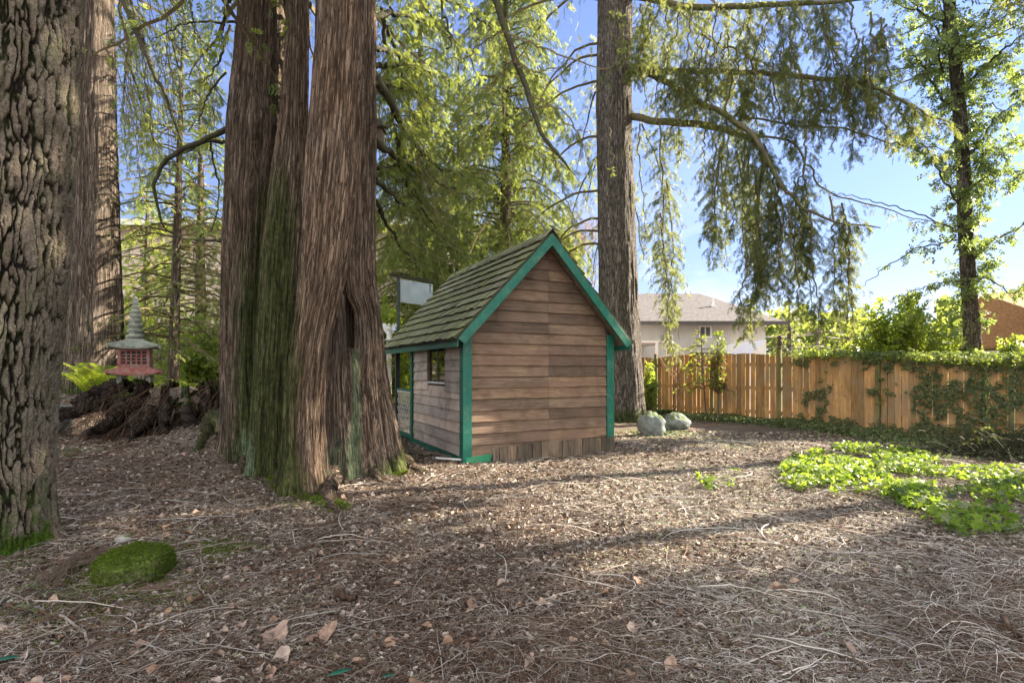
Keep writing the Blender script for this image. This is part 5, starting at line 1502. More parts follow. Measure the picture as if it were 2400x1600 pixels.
# dark limb hanging in from above, nearest to the camera
C.bough(A(6.2, (1120, -160, 6.8), (1160, -5, 6.6), (1187, 77, 6.5), (1210, 145, 6.4), (1236, 218, 6.3), (1256, 276, 6.2), (1279, 329, 6.15), (1317, 371, 6.1), (1335, 400, 6.1)), 0.048, 0.008, jit=0.012, spacing=0.16, tl=0.5, droop=0.7, spr=0.16, gap=0.09, keep=0.9)
for b in [((1187, 72), (1140, 92), (1095, 134), (1050, 138)), ((1190, 78), (1265, 108), (1345, 140), (1420, 165), (1455, 120)), ((1240, 222), (1290, 250), (1340, 300), (1390, 310)), ((1214, 158), (1270, 168), (1330, 150)), ((1256, 270), (1225, 300), (1200, 330)),
          ((1248, 250), (1320, 262), (1360, 330), (1380, 380)), ((1210, 140), (1170, 180), (1120, 220)), ((1290, 340), (1310, 420), (1345, 520))]:
    C.bough(A(6.3, *b), 0.014, 0.004, spacing=0.10, tl=0.32, droop=0.9, spr=0.14, gap=0.08, limb=False, jit=0.02)
C.bough(A(7, (1030, -60, 7.4), (1040, 30, 7.2), (1050, 80, 7.1), (1055, 120, 7.0)), 0.02, 0.006, spacing=0.11, tl=0.4, droop=0.8, spr=0.15, gap=0.08)
# sweeping limbs on the right of the stems
for b, r0 in [(((874, 110, 7.6), (905, 118, 8.2), (960, 150, 8.8), (1000, 190, 9.2)), 0.04), (((874, 156, 7.6), (925, 152, 8.0), (985, 158, 8.6), (1060, 190, 9.2)), 0.045), (((874, 195, 7.6), (920, 200, 8.3), (985, 225, 9.0), (1040, 270, 9.6)), 0.05),
              (((880, 180, 7.7), (919, 249, 8.0), (965, 329, 8.6), (1034, 394, 9.2), (1087, 409, 9.8), (1145, 425, 10.3)), 0.075), (((878, 331, 7.8), (927, 367, 8.4), (1003, 413, 9.2), (1064, 444, 9.8), (1120, 470, 10.2)), 0.06),
              (((876, 294, 7.6), (935, 295, 8.2), (985, 290, 8.8), (1035, 280, 9.2)), 0.022), (((878, 391, 7.9), (905, 392, 8.3), (940, 380, 8.7)), 0.03),
              (((905, 60, 8.4), (935, 140, 8.6), (960, 240, 8.8), (990, 330, 9.0)), 0.035), (((895, 20, 8.2), (910, 150, 8.4), (925, 300, 8.7), (950, 420, 9.2)), 0.04),
              (((878, 420, 7.9), (930, 465, 8.6), (985, 510, 9.3), (1040, 570, 9.9), (1100, 600, 10.4)), 0.045), (((880, 470, 8.0), (905, 520, 8.6), (940, 580, 9.2), (990, 620, 9.9)), 0.035),
              (((925, 300, 8.5), (945, 420, 9.0), (985, 470, 9.4), (1040, 500, 9.8), (1100, 520, 10.2)), 0.03), (((935, 330, 8.6), (960, 440, 9.1), (1030, 545, 9.8), (1090, 590, 10.2)), 0.028),
              (((876, 40, 7.6), (930, 30, 8.2), (1000, 55, 9.0), (1080, 110, 9.8), (1120, 180, 10.2)), 0.05), (((880, -40, 7.6), (980, -20, 8.6), (1090, 20, 9.8), (1180, 90, 10.6)), 0.05)]:
    C.bough(A(9, *b), r0, 0.006, jit=0.03, keep=1.0, **cb)
# whips: long thin leafless branchlets curving down to the right
r_ = np.random.default_rng(77)
WP = []
for i in range(70):
    x0 = r_.uniform(885, 1010); y0 = r_.uniform(150, 420); Yw = r_.uniform(8.6, 10.5); l = r_.uniform(90, 260)
    dx = r_.uniform(20, 120)
    WP.append(smooth_path(A(Yw, (x0, y0), (x0 + dx * 0.2, y0 + l * 0.4), (x0 + dx * 0.6, y0 + l * 0.8), (x0 + dx * 1.5, y0 + l)), 14, 0.02, i))
for i in range(60):
    x0 = r_.uniform(275, 400); y0 = r_.uniform(-40, 250); Yw = r_.uniform(8.0, 9.5); l = r_.uniform(80, 260)
    WP.append(smooth_path(A(Yw, (x0, y0), (x0 + 15, y0 + l * 0.4), (x0 + r_.uniform(0, 40), y0 + l)), 14, 0.02, i))
WP = np.array(WP); C.twigs(WP, np.linspace(0.009, 0.0025, 14)[None].repeat(len(WP), 0))
# limbs on the left of the stems
for b, r0, kp in [(((536, 302, 7.9), (505, 312, 7.8), (455, 335, 7.7), (415, 358, 7.6), (380, 385, 7.6), (366, 415, 7.6), (362, 450, 7.6), (372, 500, 7.7), (395, 540, 7.8), (430, 562, 7.9)), 0.045, 0.25),
                  (((534, 333, 7.9), (490, 332, 7.9), (440, 352, 7.9), (400, 372, 8.0), (368, 395, 8.0), (330, 420, 8.0)), 0.028, 0.4),
                  (((494, 335, 7.9), (500, 380, 8.0), (512, 440, 8.2), (510, 505, 8.3), (490, 540, 8.4), (455, 560, 8.5)), 0.016, 0.3),
                  (((535, 560, 8.2), (490, 565, 8.6), (440, 560, 9.0), (405, 552, 9.3)), 0.03, 0.3),
                  (((275, -120, 8.4), (288, -10, 8.3), (312, 60, 8.2), (342, 125, 8.1), (362, 170, 8.0), (385, 220, 8.0), (408, 285, 8.0), (424, 340, 8.0)), 0.062, 0.45),
                  (((272, -60, 8.8), (290, 60, 8.8), (305, 110, 8.8), (308, 150, 8.8)), 0.03, 0.5), (((276, 100, 8.9), (300, 140, 8.8), (318, 200, 8.8), (332, 265, 8.7), (335, 330, 8.7)), 0.025, 0.9),
                  (((555, 52, 8.2), (500, 52, 8.2), (440, 56, 8.2), (400, 72, 8.3), (350, 100, 8.3)), 0.022, 0.8), (((440, -30, 8.2), (450, 30, 8.2), (460, 80, 8.2), (490, 110, 8.2)), 0.018, 0.8),
                  (((540, 60, 8.2), (520, 130, 8.2), (505, 160, 8.3), (480, 190, 8.4), (440, 220, 8.4)), 0.022, 0.9), (((545, -20, 8.0), (525, 40, 8.0), (520, 110, 8.0)), 0.03, 1.0),
                  (((530, 170, 8.2), (490, 220, 8.3), (470, 270, 8.4), (440, 310, 8.5)), 0.018, 0.9), (((300, 110, 8.8), (290, 200, 8.8), (292, 300, 8.9), (300, 400, 9.0)), 0.016, 0.9),
                  (((320, 200, 9), (350, 300, 9), (380, 380, 9.1), (372, 450, 9.2)), 0.014, 0.9), (((400, 90, 8.6), (420, 160, 8.6), (425, 250, 8.6), (430, 300, 8.7)), 0.012, 0.9), (((380, 0, 8.8), (395, 90, 8.8), (380, 170, 8.8)), 0.012, 0.9)]:
    C.bough(A(8, *b), r0, 0.005, jit=0.02, keep=kp, spacing=0.085, tl=0.42, droop=0.8, spr=0.14, gap=0.07, hang=0.5)
for i in range(26):
    x = r_.uniform(278, 345) if i % 2 else r_.uniform(345, 525); y = r_.uniform(-30, 260); l = r_.uniform(90, 240); Yc = r_.uniform(8.4, 9.4)
    C.bough(A(Yc, (x, y), (x + r_.uniform(-6, 14), y + l * 0.5), (x + r_.uniform(-6, 20), y + l)), 0.008, 0.003, spacing=0.05, tl=0.26, droop=0.8, fwd=0.3, spr=0.11, gap=0.05, hang=0.6, limb=False, f0=0.05, jit=0.02, lift=0.2)
# higher crown, outside the frame
for i in range(90):
    z = 6.9 + i * 0.115; a = r_.uniform(0, 2 * pi); Lb = r_.uniform(2.0, 4.3)
    c = np.array([-2.9 + r_.uniform(-0.7, 0.5), 7.3 + r_.uniform(-0.3, 0.5), z]); d = np.array([cos(a), sin(a), 0])
    C.bough([c, c + d * Lb * 0.4 - (0, 0, 0.1), c + d * Lb * 0.75 - (0, 0, 0.5), c + d * Lb - (0, 0, 0.7)], 0.045, 0.01, spacing=0.26, tl=0.7, droop=0.7, spr=0.30, gap=0.2, n=14, limb=False)
NF += C.build(CL, M['cedar_leaf'], M['limb_dark'], M['twig'])

# fir and second cedar: crowns above the frame
for nm, root, c0, z0, z1, nb, sd in (('fir', FIR, (-4.0, 4.35), 6.2, 17, 60, 303), ('ced', CED2, (-9.3, 12.0), 9.5, 20, 46, 304)):
    K = Crown('light', sd); r_ = np.random.default_rng(sd)
    for i in range(nb):
        z = z0 + (z1 - z0) * i / nb; a = r_.uniform(0, 2 * pi); Lb = r_.uniform(2.2, 4.0) * (1.15 - 0.5 * i / nb)
        c = np.array([c0[0], c0[1], z]); d = np.array([cos(a), sin(a), 0])
        if nm == 'fir' and d[1] < 0 and d[0] > 0.3: continue
        K.bough([c, c + d * Lb * 0.4, c + d * Lb * 0.75 - (0, 0, 0.3), c + d * Lb - (0, 0, 0.8)], 0.05, 0.01, spacing=0.24, tl=0.7, droop=0.5, spr=0.32, gap=0.2, n=14, limb=False)
    NF += K.build(root, M['cedar_leaf'], M['limb'])

# ---------------------------------------------------------------- background conifers
def conifer(name, label, cat, base, h, r0, z0, Lmax, nb, leaf, seed, tpl='light', droop=0.5, spacing=0.16, tl=0.7, spr=0.26, gap=0.14, lean=(0, 0), group=None, bark='hemlock_bark', bias=0.0, tipdrop=0.25, arange=None, f0=0.1):
    T = thing(name, label, cat, (base[0], base[1], base[2]), group)
    b = np.array(base, float); top = b + (lean[0], lean[1], h)
    trunk('trunk', [top, (b + top) / 2, b, b - (0, 0, 0.6)], [0.012, r0 * 0.6, r0, r0 * 1.15], T, M[bark], nth=28, nz=70, flute=0.05, strip=0.006, seed=seed)
    K = Crown(tpl, seed); r = np.random.default_rng(seed)
    for i in range(nb):
        u = (i + r.random()) / nb
        z = z0 + (h - z0) * u; a = r.uniform(0, 2 * pi) if arange is None else r.uniform(*arange)
        Lb = Lmax * (1 - u)**0.75 * r.uniform(0.7, 1.1) + 0.15
        c = b + (top - b) * (z / h); d = np.array([cos(a), sin(a), 0])
        K.bough([c, c + d * Lb * 0.4 + (0, 0, 0.04 * Lb), c + d * Lb * 0.75 - (0, 0, tipdrop * 0.4 * Lb), c + d * Lb - (0, 0, tipdrop * Lb)], 0.012 + 0.012 * Lb, 0.005, spacing=spacing, tl=tl * (0.4 + 0.6 * (1 - u)), droop=droop, spr=spr, gap=gap, n=12, limb=False, f0=f0, jit=0.03)
    global NF
    NF += K.build(T, leaf, M['limb_dark'], M['limb_dark'] if bias < 0 else M['twig'], tintbias=bias)
    return T

conifer('young_hemlock', 'slim young conifer with a brown trunk and fine level branches behind the stone lantern', 'tree', (at(405, 870, 12.6)[0], 12.6, 0.9), 9.0, 0.13, 0.9, 1.9, 120, M['hemlock_leaf'], 401, 'cedar', 0.35, 0.09, 0.42, 0.15, 0.075, lean=(0.25, 0.0), bark='cedar_bark_far', tipdrop=0.18, f0=0.2)
conifer('background_cedar', 'drooping cedar whose boughs fill the sky above the shed ridge', 'tree', (at(1185, 870, 17.0)[0], 17.0, 0), 18, 0.22, 3.2, 3.3, 260, M['cedar_leaf'], 402, 'fine', 0.9, 0.075, 0.85, 0.165, 0.055, tipdrop=0.5, bark='cedar_bark_far', bias=0.08)
conifer('background_cedar', 'yellow-green cedar behind the hanging sign, directly right of the stems', 'tree', (at(985, 870, 17.8)[0], 17.8, 0), 16, 0.22, 1.6, 3.2, 230, M['cedar_leaf'], 403, 'fine', 0.8, 0.08, 0.8, 0.165, 0.06, tipdrop=0.45, bark='cedar_bark_far', bias=0.22)
conifer('background_cedar', 'bright green cedar behind the young conifer and the stone lantern', 'tree', (at(470, 870, 17.0)[0], 17.0, 0.9), 10, 0.2, 0.6, 2.6, 130, M['laurel_leaf'], 404, 'light', 0.5, 0.15, 0.6, 0.24, 0.14, tipdrop=0.3, bark='cedar_bark_far', bias=0.1)
conifer('background_cedar', 'cedar standing between the sign and the house, behind the low shrubs', 'tree', (at(1075, 870, 21.0)[0], 21.0, 0), 14, 0.2, 2.0, 3.4, 170, M['cedar_leaf'], 405, 'fine', 0.7, 0.11, 0.8, 0.22, 0.09, tipdrop=0.4, bark='cedar_bark_far', bias=0.15)
conifer('distant_fir', 'dark pointed fir far behind the grey roof of the white house', 'tree', (at(1665, 800, 46)[0], 46, 0), 7.6, 0.3, 0.5, 2.6, 90, M['hemlock_leaf'], 406, 'light', 0.3, 0.3, 0.9, 0.5, 0.3)
conifer('distant_fir', 'tall dark fir beyond the yard, left of the utility pole', 'tree', (at(1850, 800, 40)[0], 40, 0), 6.5, 0.3, 0.5, 2.6, 80, M['hemlock_leaf'], 407, 'light', 0.3, 0.3, 0.9, 0.5, 0.3)
conifer('distant_fir', 'green fir beyond the yard, right of the utility pole', 'tree', (at(1985, 800, 38)[0], 38, 0), 6.8, 0.3, 0.5, 3.0, 90, M['cedar_leaf'], 408, 'light', 0.3, 0.3, 0.9, 0.5, 0.3)
# unseen conifers added right of the frame, placed and shaped to shade the foreground
for i, (x, y, h, z0, L_) in enumerate([(14.0, 6.2, 15, 3.0, 3.2), (19.5, 9.0, 17, 3.0, 3.0), (12.0, 1.5, 15, 2.4, 3.4), (18.5, 3.4, 17, 3.0, 3.4), (14.2, 11.9, 21, 11.9, 3.2), (13.2, 9.0, 15, 9.1, 1.6)]):
    conifer('shade_conifer', ['added shade conifer nearest beyond the right edge of the view', 'added shade conifer standing past the right end of the fence', 'added shade conifer right of the camera', 'added shade conifer farthest to the right of the yard', 'tall added shade conifer just beyond the right edge, its boughs high above the fence', 'slender added shade conifer next to the tall high-boughed one'][i], 'tree', (x, y, -0.2), h, 0.25, z0, L_, 190, M['hemlock_leaf'], 500 + i, 'light', 0.6, 0.12, 0.9, 0.45, 0.14, group='unseen conifers added to shade the yard')

conifer('background_cedar', 'sunlit feathery tree filling the gap between the straight cedar and the many-stemmed cedar', 'tree', (at(345, 870, 19.5)[0], 19.5, 0.9), 7.5, 0.2, 0.4, 2.8, 130, M['fern_leaf'], 409, 'fine', 0.5, 0.11, 0.6, 0.2, 0.09, tipdrop=0.3, bark='cedar_bark_far', bias=0.1)
# bare tan tree and thin sprouts between the shed ridge and the tall trunk
def bare_tree(name, label, base, h, spread, n, mat, seed, r0=0.05, cat='tree', levels=2, tl=0.8):
    T = thing(name, label, cat, base)
    r = np.random.default_rng(seed); b = np.array(base, float)
    tr = smooth_path([b, b + (0.1, 0, h * 0.4), b + (0, 0.1, h * 0.75), b + (0.15, 0, h)], 20, 0.04, seed)
    V, F = tube_np(tr, np.linspace(r0, 0.008, 20), 8); mesh_np('trunk', V, F, mat, T, smooth=True)
    Vs, Fs, o = [], [], 0; src = tr[4:]; rad = r0 * 0.4
    for lv in range(levels):
        m = n * (4**lv); k = r.integers(0, len(src), m); p = src[k] + r.normal(0, 0.02, (m, 3))
        a = r.uniform(0, 2 * pi, m); el = r.uniform(0.3, 1.2, m)
        d = np.stack([np.cos(a) * np.cos(el), np.sin(a) * np.cos(el), np.sin(el)], 1)
        Ln = spread * (0.5**lv) * r.uniform(0.4, 1.1, m)
        v = np.linspace(0, 1, 6)[None, :, None]
        P = p[:, None] + d[:, None] * Ln[:, None, None] * v + np.array([0, 0, 0.25]) * Ln[:, None, None] * v**2 + r.normal(0, 0.02 * spread, (m, 6, 3)) * v
        V, F = tubes(P, np.linspace(rad, 0.003, 6)[None].repeat(m, 0), 3); Vs.append(V); Fs.append(F + o); o += len(V)
        src = P[:, 2:].reshape(-1, 3); rad *= 0.45
    mesh_np('branches', np.concatenate(Vs), np.concatenate(Fs), mat, T)
    return T
M['tan_twig'] = plain('tan_twigs', (0.42, 0.31, 0.22), 0.8, 0.1, 0.3, 6)
M['red_twig'] = plain('reddish_twigs', (0.42, 0.24, 0.13), 0.7, 0.2, 0.3, 6)
bare_tree('bare_tree', 'leafless tan-twigged tree behind the shed roof peak', (at(1330, 870, 24)[0], 24, 0), 6.6, 1.9, 60, M['tan_twig'], 7, 0.12, levels=3)
bare_tree('bare_sapling', 'thin leafless sapling just left of the tall grey trunk', (at(1392, 870, 19)[0], 19, 0), 5.6, 0.9, 16, M['tan_twig'], 8, 0.035, levels=2)
bare_tree('bare_shrub', 'leafless reddish shrub in front of the fence, left of the conifer sapling', (at(1587, 980, 15.9)[0], 15.9, gz(4.9, 15.9)), 1.5, 0.7, 22, M['red_twig'], 9, 0.018, 'shrub', 2)

# ---------------------------------------------------------------- ivy-grown tree
K = Crown('broad', 601); r_ = np.random.default_rng(601)
for z in np.arange(1.6, 9.6, 0.05):
    py = HOR - (z - CAMZ) * FPX / 13.6
    px = np.interp(py, [0, 120, 260, 400, 520, 650, 760, 840], [2225, 2237, 2249, 2258, 2263, 2270, 2277, 2281])
    c = at(px, py, 13.6)
    for _ in range(1):
        a = r_.uniform(0, 2 * pi); d = np.array([cos(a), sin(a), r_.uniform(-0.4, 0.4)]); L_ = r_.uniform(0.22, 0.62) * (1.0 if z > 3.0 else 0.6) * 1.15
        K.bough([c + d * 0.1, c + d * L_ * 0.6, c + d * L_], 0.008, 0.003, spacing=0.06, tl=0.16, droop=0.4, spr=0.20, gap=0.08, n=8, limb=False, f0=0.15, jit=0.01)
for b, r0, kp in [(((2256, 380), (2300, 330), (2340, 270), (2400, 230)), 0.04, 1), (((2250, 270), (2200, 220), (2160, 150), (2120, 120)), 0.04, 1), (((2245, 220), (2300, 160), (2360, 110), (2430, 60)), 0.045, 1),
              (((2235, 140), (2190, 60), (2130, 0), (2080, -50)), 0.03, 0.9), (((2240, 200), (2270, 110), (2310, 50), (2340, -20)), 0.03, 0.9), (((2262, 450), (2320, 410), (2390, 400), (2450, 420)), 0.035, 1),
              (((2262, 500), (2210, 420), (2180, 360), (2150, 330)), 0.03, 1), (((2270, 620), (2330, 560), (2380, 540), (2450, 480)), 0.03, 0.8), (((2235, 535), (2150, 500), (2080, 480), (2000, 460), (1945, 452)), 0.018, 0.35),
              (((2258, 560), (2200, 570), (2130, 590), (2060, 640), (2020, 670)), 0.02, 0.55), (((2268, 660), (2200, 664), (2150, 680), (2090, 700)), 0.015, 0.5), (((2270, 640), (2330, 660), (2380, 690), (2430, 640)), 0.02, 0.8),
              (((2250, 300), (2200, 290), (2150, 300), (2090, 340)), 0.02, 0.9), (((2255, 350), (2330, 350), (2400, 330)), 0.02, 1)]:
    K.bough(A(13.4, *b), r0, 0.006, spacing=0.06, tl=0.48, droop=0.35, spr=0.17, gap=0.08, f0=0.1, keep=kp, jit=0.04, limb=True)
for i in range(46):
    x = r_.uniform(2120, 2400); y = r_.uniform(-40, 430); dx = r_.uniform(-90, 90); Yc = r_.uniform(12.6, 14.4)
    K.bough(A(Yc, (x, y), (x + dx * 0.5, y - 12), (x + dx, y + r_.uniform(-10, 40))), 0.012, 0.004, spacing=0.07, tl=0.38, droop=0.5, spr=0.16, gap=0.08, f0=0.0, jit=0.04, limb=False)
for i in range(30):
    z = 9.0 + i * 0.12; a = r_.uniform(0, 2 * pi); c = np.array([11.0, 13.6, z]); d = np.array([cos(a), sin(a), 0.1])
    K.bough([c, c + d * 0.8, c + d * 1.7], 0.03, 0.006, spacing=0.1, tl=0.5, droop=0.3, spr=0.24, gap=0.12, n=10, limb=False)
NF += K.build(IV, M['ivy_tree_leaf'], M['limb_dark'])

# ---------------------------------------------------------------- shrubs
def shrub(name, label, c, r, n, leaf, seed, spr=0.2, cat='shrub', tl=0.3, bias=0.0, tpl='broad', group=None):
    T = thing(name, label, cat, (c[0], c[1], c[2]), group)
    K = Crown(tpl, seed); q = np.random.default_rng(seed); b = np.array(c, float)
    for i in range(n):
        a = q.uniform(0, 2 * pi); el = q.uniform(0.1, 1.5); k_ = q.uniform(0.75, 1.1)
        e = b + np.array([cos(a) * cos(el) * r[0], sin(a) * cos(el) * r[1], sin(el) * r[2]]) * k_
        mid = b * 0.5 + e * 0.5 + (0, 0, 0.12 * r[2])
        K.bough([b + q.normal(0, 0.08, 3) * (1, 1, 0), mid, e], 0.014, 0.004, spacing=0.09, tl=tl, droop=0.1, fwd=0.8, spr=spr, gap=0.1, n=9, limb=False, f0=0.3, jit=0.03, hang=0.0, lift=0.3)
    global NF
    NF += K.build(T, leaf, M['limb'], tintbias=bias, lname='foliage')
    return T
shrub('laurel_bush', 'dense glossy green laurel bush rising behind the ivy-covered fence', (9.9, 13.6, -0.2), (1.6, 1.2, 3.35), 170, M['laurel_leaf'], 701, 0.24, tl=0.4)
shrub('laurel_bush', 'smaller leafy bush peeping over the fence right of the ivy-grown trunk', (12.6, 13.4, -0.2), (1.3, 1.0, 2.35), 70, M['laurel_leaf'], 702, 0.22)
shrub('rhododendron_bush', 'sunny yellow-green bush between the cedar stems and the sign post', (at(905, 870, 14.8)[0], 14.8, 0), (1.0, 0.8, 3.1), 90, M['laurel_leaf'], 703, 0.22, bias=0.2)
shrub('rhododendron_bush', 'leafy bush seen through the open porch beside the lattice rail', (at(945, 870, 17.5)[0], 17.5, 0), (1.8, 0.9, 2.5), 90, M['laurel_leaf'], 704, 0.22, bias=0.05)
shrub('rhododendron_bush', 'yellow-lit low bush behind the old stump', (at(470, 870, 14.5)[0], 14.5, 0.8), (1.4, 0.8, 1.9), 80, M['laurel_leaf'], 705, 0.2, bias=0.25)
shrub('rhododendron_bush', 'green bush between the two left trunks and the pale house', (at(330, 870, 19.5)[0], 19.5, 0.8), (2.2, 0.8, 2.2), 80, M['laurel_leaf'], 706, 0.24)
shrub('hedge_shrub', 'small yellow-green shrub poking out right of the tall grey trunk by the fence', (at(1522, 960, 16.4)[0], 16.4, 0), (0.35, 0.35, 1.6), 40, M['laurel_leaf'], 707, 0.14, tl=0.15, bias=0.2)
conifer('conifer_sapling', 'feathery bright green conifer sapling in front of the fence', 'sapling', (at(1655, 980, 14.9)[0], 14.9, gz(5.4, 14.9)), 2.55, 0.022, 0.9, 0.75, 26, M['fern_leaf'], 801, 'cedar', 0.3, 0.08, 0.2, 0.13, 0.06, lean=(-0.15, 0), f0=0.15)
# browned columnar arborvitae
T = thing('columnar_conifer', 'narrow columnar conifer, browned in the middle, beside the green sapling', 'shrub', (at(1682, 990, 14.6)[0], 14.6, gz(5.6, 14.6)))
b = np.array([at(1682, 990, 14.6)[0], 14.6, gz(5.6, 14.6)])
V, F = tube_np(smooth_path([b, b + (0.02, 0, 0.8), b + (0, 0, 2.2)], 14), np.linspace(0.035, 0.01, 14), 8); mesh_np('trunk', V, F, M['limb'], T, smooth=True)
for nm, leaf, lo, hi, n, sd in (('dry_foliage', 'dry_leaf', 0.75, 1.75, 120, 811), ('foliage', 'laurel_leaf', 0.9, 2.35, 60, 812)):
    K = Crown('cedar', sd); q = np.random.default_rng(sd)
    for i in range(n):
        z = q.uniform(lo, hi); a = q.uniform(0, 2 * pi); d = np.array([cos(a), sin(a), 0.0]); w = 0.26 * (1 - max(0, (z - 1.3) / 1.4)**2) * (0.75 if nm == 'dry_foliage' else 1)
        K.bough([b + (0, 0, z), b + d * w * 0.6 + (0, 0, z + 0.1), b + d * w + (0, 0, z + 0.22)], 0.006, 0.003, spacing=0.05, tl=0.10, droop=0.2, spr=0.11, gap=0.05, n=6, limb=False, f0=0.2, jit=0.01, lift=0.5)
    K.build(T, M[leaf], M['limb'], lname=nm)

# ferns
def fern(label, c, n, L_, seed):
    T = thing('sword_fern', label, 'fern', c)
    q = np.random.default_rng(seed)
    Vs, Fs, o = [], [], 0; St = []
    for i in range(n):
        a = 2 * pi * i / n + q.uniform(-0.3, 0.3); d = np.array([cos(a), sin(a), 0]); l = L_ * q.uniform(0.7, 1.1)
        u = np.linspace(0, 1, 30)[:, None]
        P = np.array(c) + d * l * u * 0.75 + np.array([0, 0, 1.0]) * l * (1.35 * u - 0.85 * u**2.6)
        St.append(P)
        T_ = norm(np.gradient(P, axis=0)); lat = norm(np.cross(T_, (0, 0, 1.0)))
        for s_ in (-1, 1):
            w = l * 0.17 * np.sin(pi * np.clip(u[:, 0] * 0.93 + 0.07, 0, 1))**0.7
            t0 = P; tip = P + lat * s_ * w[:, None] + T_ * w[:, None] * 0.25 - np.array([0, 0, 0.15]) * w[:, None]
            hw = l / 30 * 0.42
            m1 = P * 0.55 + tip * 0.45
            V = np.stack([t0, m1 + T_ * hw, tip, m1 - T_ * hw], 1).reshape(-1, 3)
            F = np.arange(len(V)).reshape(-1, 4); Vs.append(V); Fs.append(F + o); o += len(V)
    V = np.concatenate(Vs)
    mesh_np('fronds', V, np.concatenate(Fs), M['fern_leaf'], T, attrs={'tint': q.random(len(V) // 4).repeat(4)})
    V, F = tubes(np.array(St), np.linspace(0.005, 0.002, 30)[None].repeat(n, 0), 3); mesh_np('stems', V, F, M['twig'], T)
p = at(232, 915, 10.3); fern('arching sword fern in front of the cedar trunk, left of the lantern', (p[0] + 0.05, p[1], 0.88), 17, 1.05, 1)
p = at(150, 930, 9.9); fern('upright sword fern half hidden by the furrowed fir', (p[0] + 0.1, p[1] + 0.5, 0.86), 14, 0.9, 2)
p = at(560, 880, 13.0); fern('small fern behind the stump', (at(440, 880, 12)[0], 12, 0.85), 12, 0.6, 3)

# ============================================================ IVY ON AND BELOW THE FENCE, BRIGHT IVY PATCH
def ivy_leaves(P, N, size, q):
    """lobed leaves: one 5-pointed hexagon-like polygon each"""
    n = len(P)
    N = norm(N); a = norm(np.cross(N, q.normal(0, 1, N.shape))); b = np.cross(N, a)
    out = np.array([(-0.05, 0), (-0.25, 0.42), (0.12, 0.28), (0.35, 0.52), (0.42, 0.16), (0.78, 0), (0.42, -0.16), (0.35, -0.52), (0.12, -0.28), (-0.25, -0.42)])
    V = P[:, None] + size[:, None, None] * (out[None, :, 0:1] * a[:, None] + out[None, :, 1:2] * b[:, None] + (np.abs(out[None, :, 1:2]) * 0.35 - 0.15 * out[None, :, 0:1]**2) * N[:, None])
    V = V.reshape(-1, 3); base = np.arange(n)[:, None] * 10
    F = [base + np.array([0, 1, 2, 3, 4])[None], base + np.array([0, 4, 5, 6])[None], base + np.array([0, 6, 7, 8, 9])[None]]
    return V, F
q = np.random.default_rng(901)
# climbing ivy
n = 34000
t = q.uniform(fpt(1850), fpt(2058) + 6.8, n); zz = q.uniform(0, 1.95, n)
dens = 0.55 * fbm(t * 0.8, zz * 0.9, o=3, seed=91) + 0.45 * fbm(t * 6, zz * 5, o=3, seed=92); edge = S((t - fpt(1840)) / 0.6)
keep = (dens + 0.22 * S((zz - 1.35) / 0.5) + 0.10 * S((0.4 - zz) / 0.4) - 0.10 * np.exp(-((t - fpt(2100)) / 0.35)**2)) * (0.75 + 0.25 * edge) > 0.525
t, zz = t[keep], zz[keep]
off = 0.03 + np.abs(q.normal(0, 0.06, len(t))) + 0.12 * S((zz - 1.6) / 0.3) * q.random(len(t))
nn = -FN if np.dot(FN, -FA) < 0 else FN
xy = FA[None] + FD[None] * t[:, None] + nn[None] * off[:, None]
P = np.stack([xy[:, 0], xy[:, 1], G(xy[:, 0], xy[:, 1]) + zz], 1)
Nn = np.array([nn[0], nn[1], 0.5])[None] + q.normal(0, 0.45, (len(P), 3))
V, F = ivy_leaves(P, Nn, q.uniform(0.025, 0.06, len(P)), q)
o = mesh_np('climbing_ivy', V, F, M['ivy_leaf'], attrs={'tint': np.clip(q.normal(0.5, 0.3, len(P)), 0, 1).repeat(10)})
tag(o, 'dark ivy climbing over the orange board fence', 'ivy', kind='stuff')
# thick ivy along the top of the fence
n = 2600; t = q.uniform(fpt(1890), fpt(2058) + 6.8, n)
off = q.normal(0.0, 0.16, n); xy = FA[None] + FD[None] * t[:, None] + nn[None] * off[:, None]
P = np.stack([xy[:, 0], xy[:, 1], 1.80 - 0.03 * (t - fpt(1828)).clip(0) + G(xy[:, 0], xy[:, 1]) + np.abs(q.normal(0, 0.09, n)) * (0.4 + fbm(t * 1.5, t * 0, o=3) * 1.4)], 1)
V, F = ivy_leaves(P, np.array([0, 0, 1.0])[None] + q.normal(0, 0.5, (n, 3)), q.uniform(0.04, 0.085, n), q)
o = mesh_np('fence_top_ivy', V, F, M['laurel_leaf'], attrs={'tint': np.clip(q.normal(0.45, 0.3, n), 0, 1).repeat(10)})
tag(o, 'bright ivy heaped along the top edge of the fence', 'ivy', kind='stuff')
# ground ivy along the fence foot
n = 30000; t = q.uniform(fpt(1500), fpt(2058) + 6.8, n); off = np.abs(q.normal(0, 0.55, n)) + 0.02
off = off * (1 + 1.3 * S((t - fpt(1990)) / 2.5))
xy = FA[None] + FD[None] * t[:, None] + nn[None] * off[:, None]
k_ = fbm(xy[:, 0] * 1.5, xy[:, 1] * 1.5, o=3, seed=95) + 0.15 * S(t / 5) > 0.42 + 0.05 * off; xy = xy[k_]; n = len(xy)
P = np.stack([xy[:, 0], xy[:, 1], G(xy[:, 0], xy[:, 1]) + q.uniform(0.01, 0.13, n) * (0.5 + fbm(xy[:, 0] * 2, xy[:, 1] * 2, o=2))], 1)
V, F = ivy_leaves(P, np.array([0, 0, 1.0])[None] + q.normal(0, 0.45, (n, 3)), q.uniform(0.04, 0.08, n), q)
o = mesh_np('ground_ivy', V, F, M['ivy_leaf'], attrs={'tint': np.clip(q.normal(0.65, 0.3, n), 0, 1).repeat(10)})
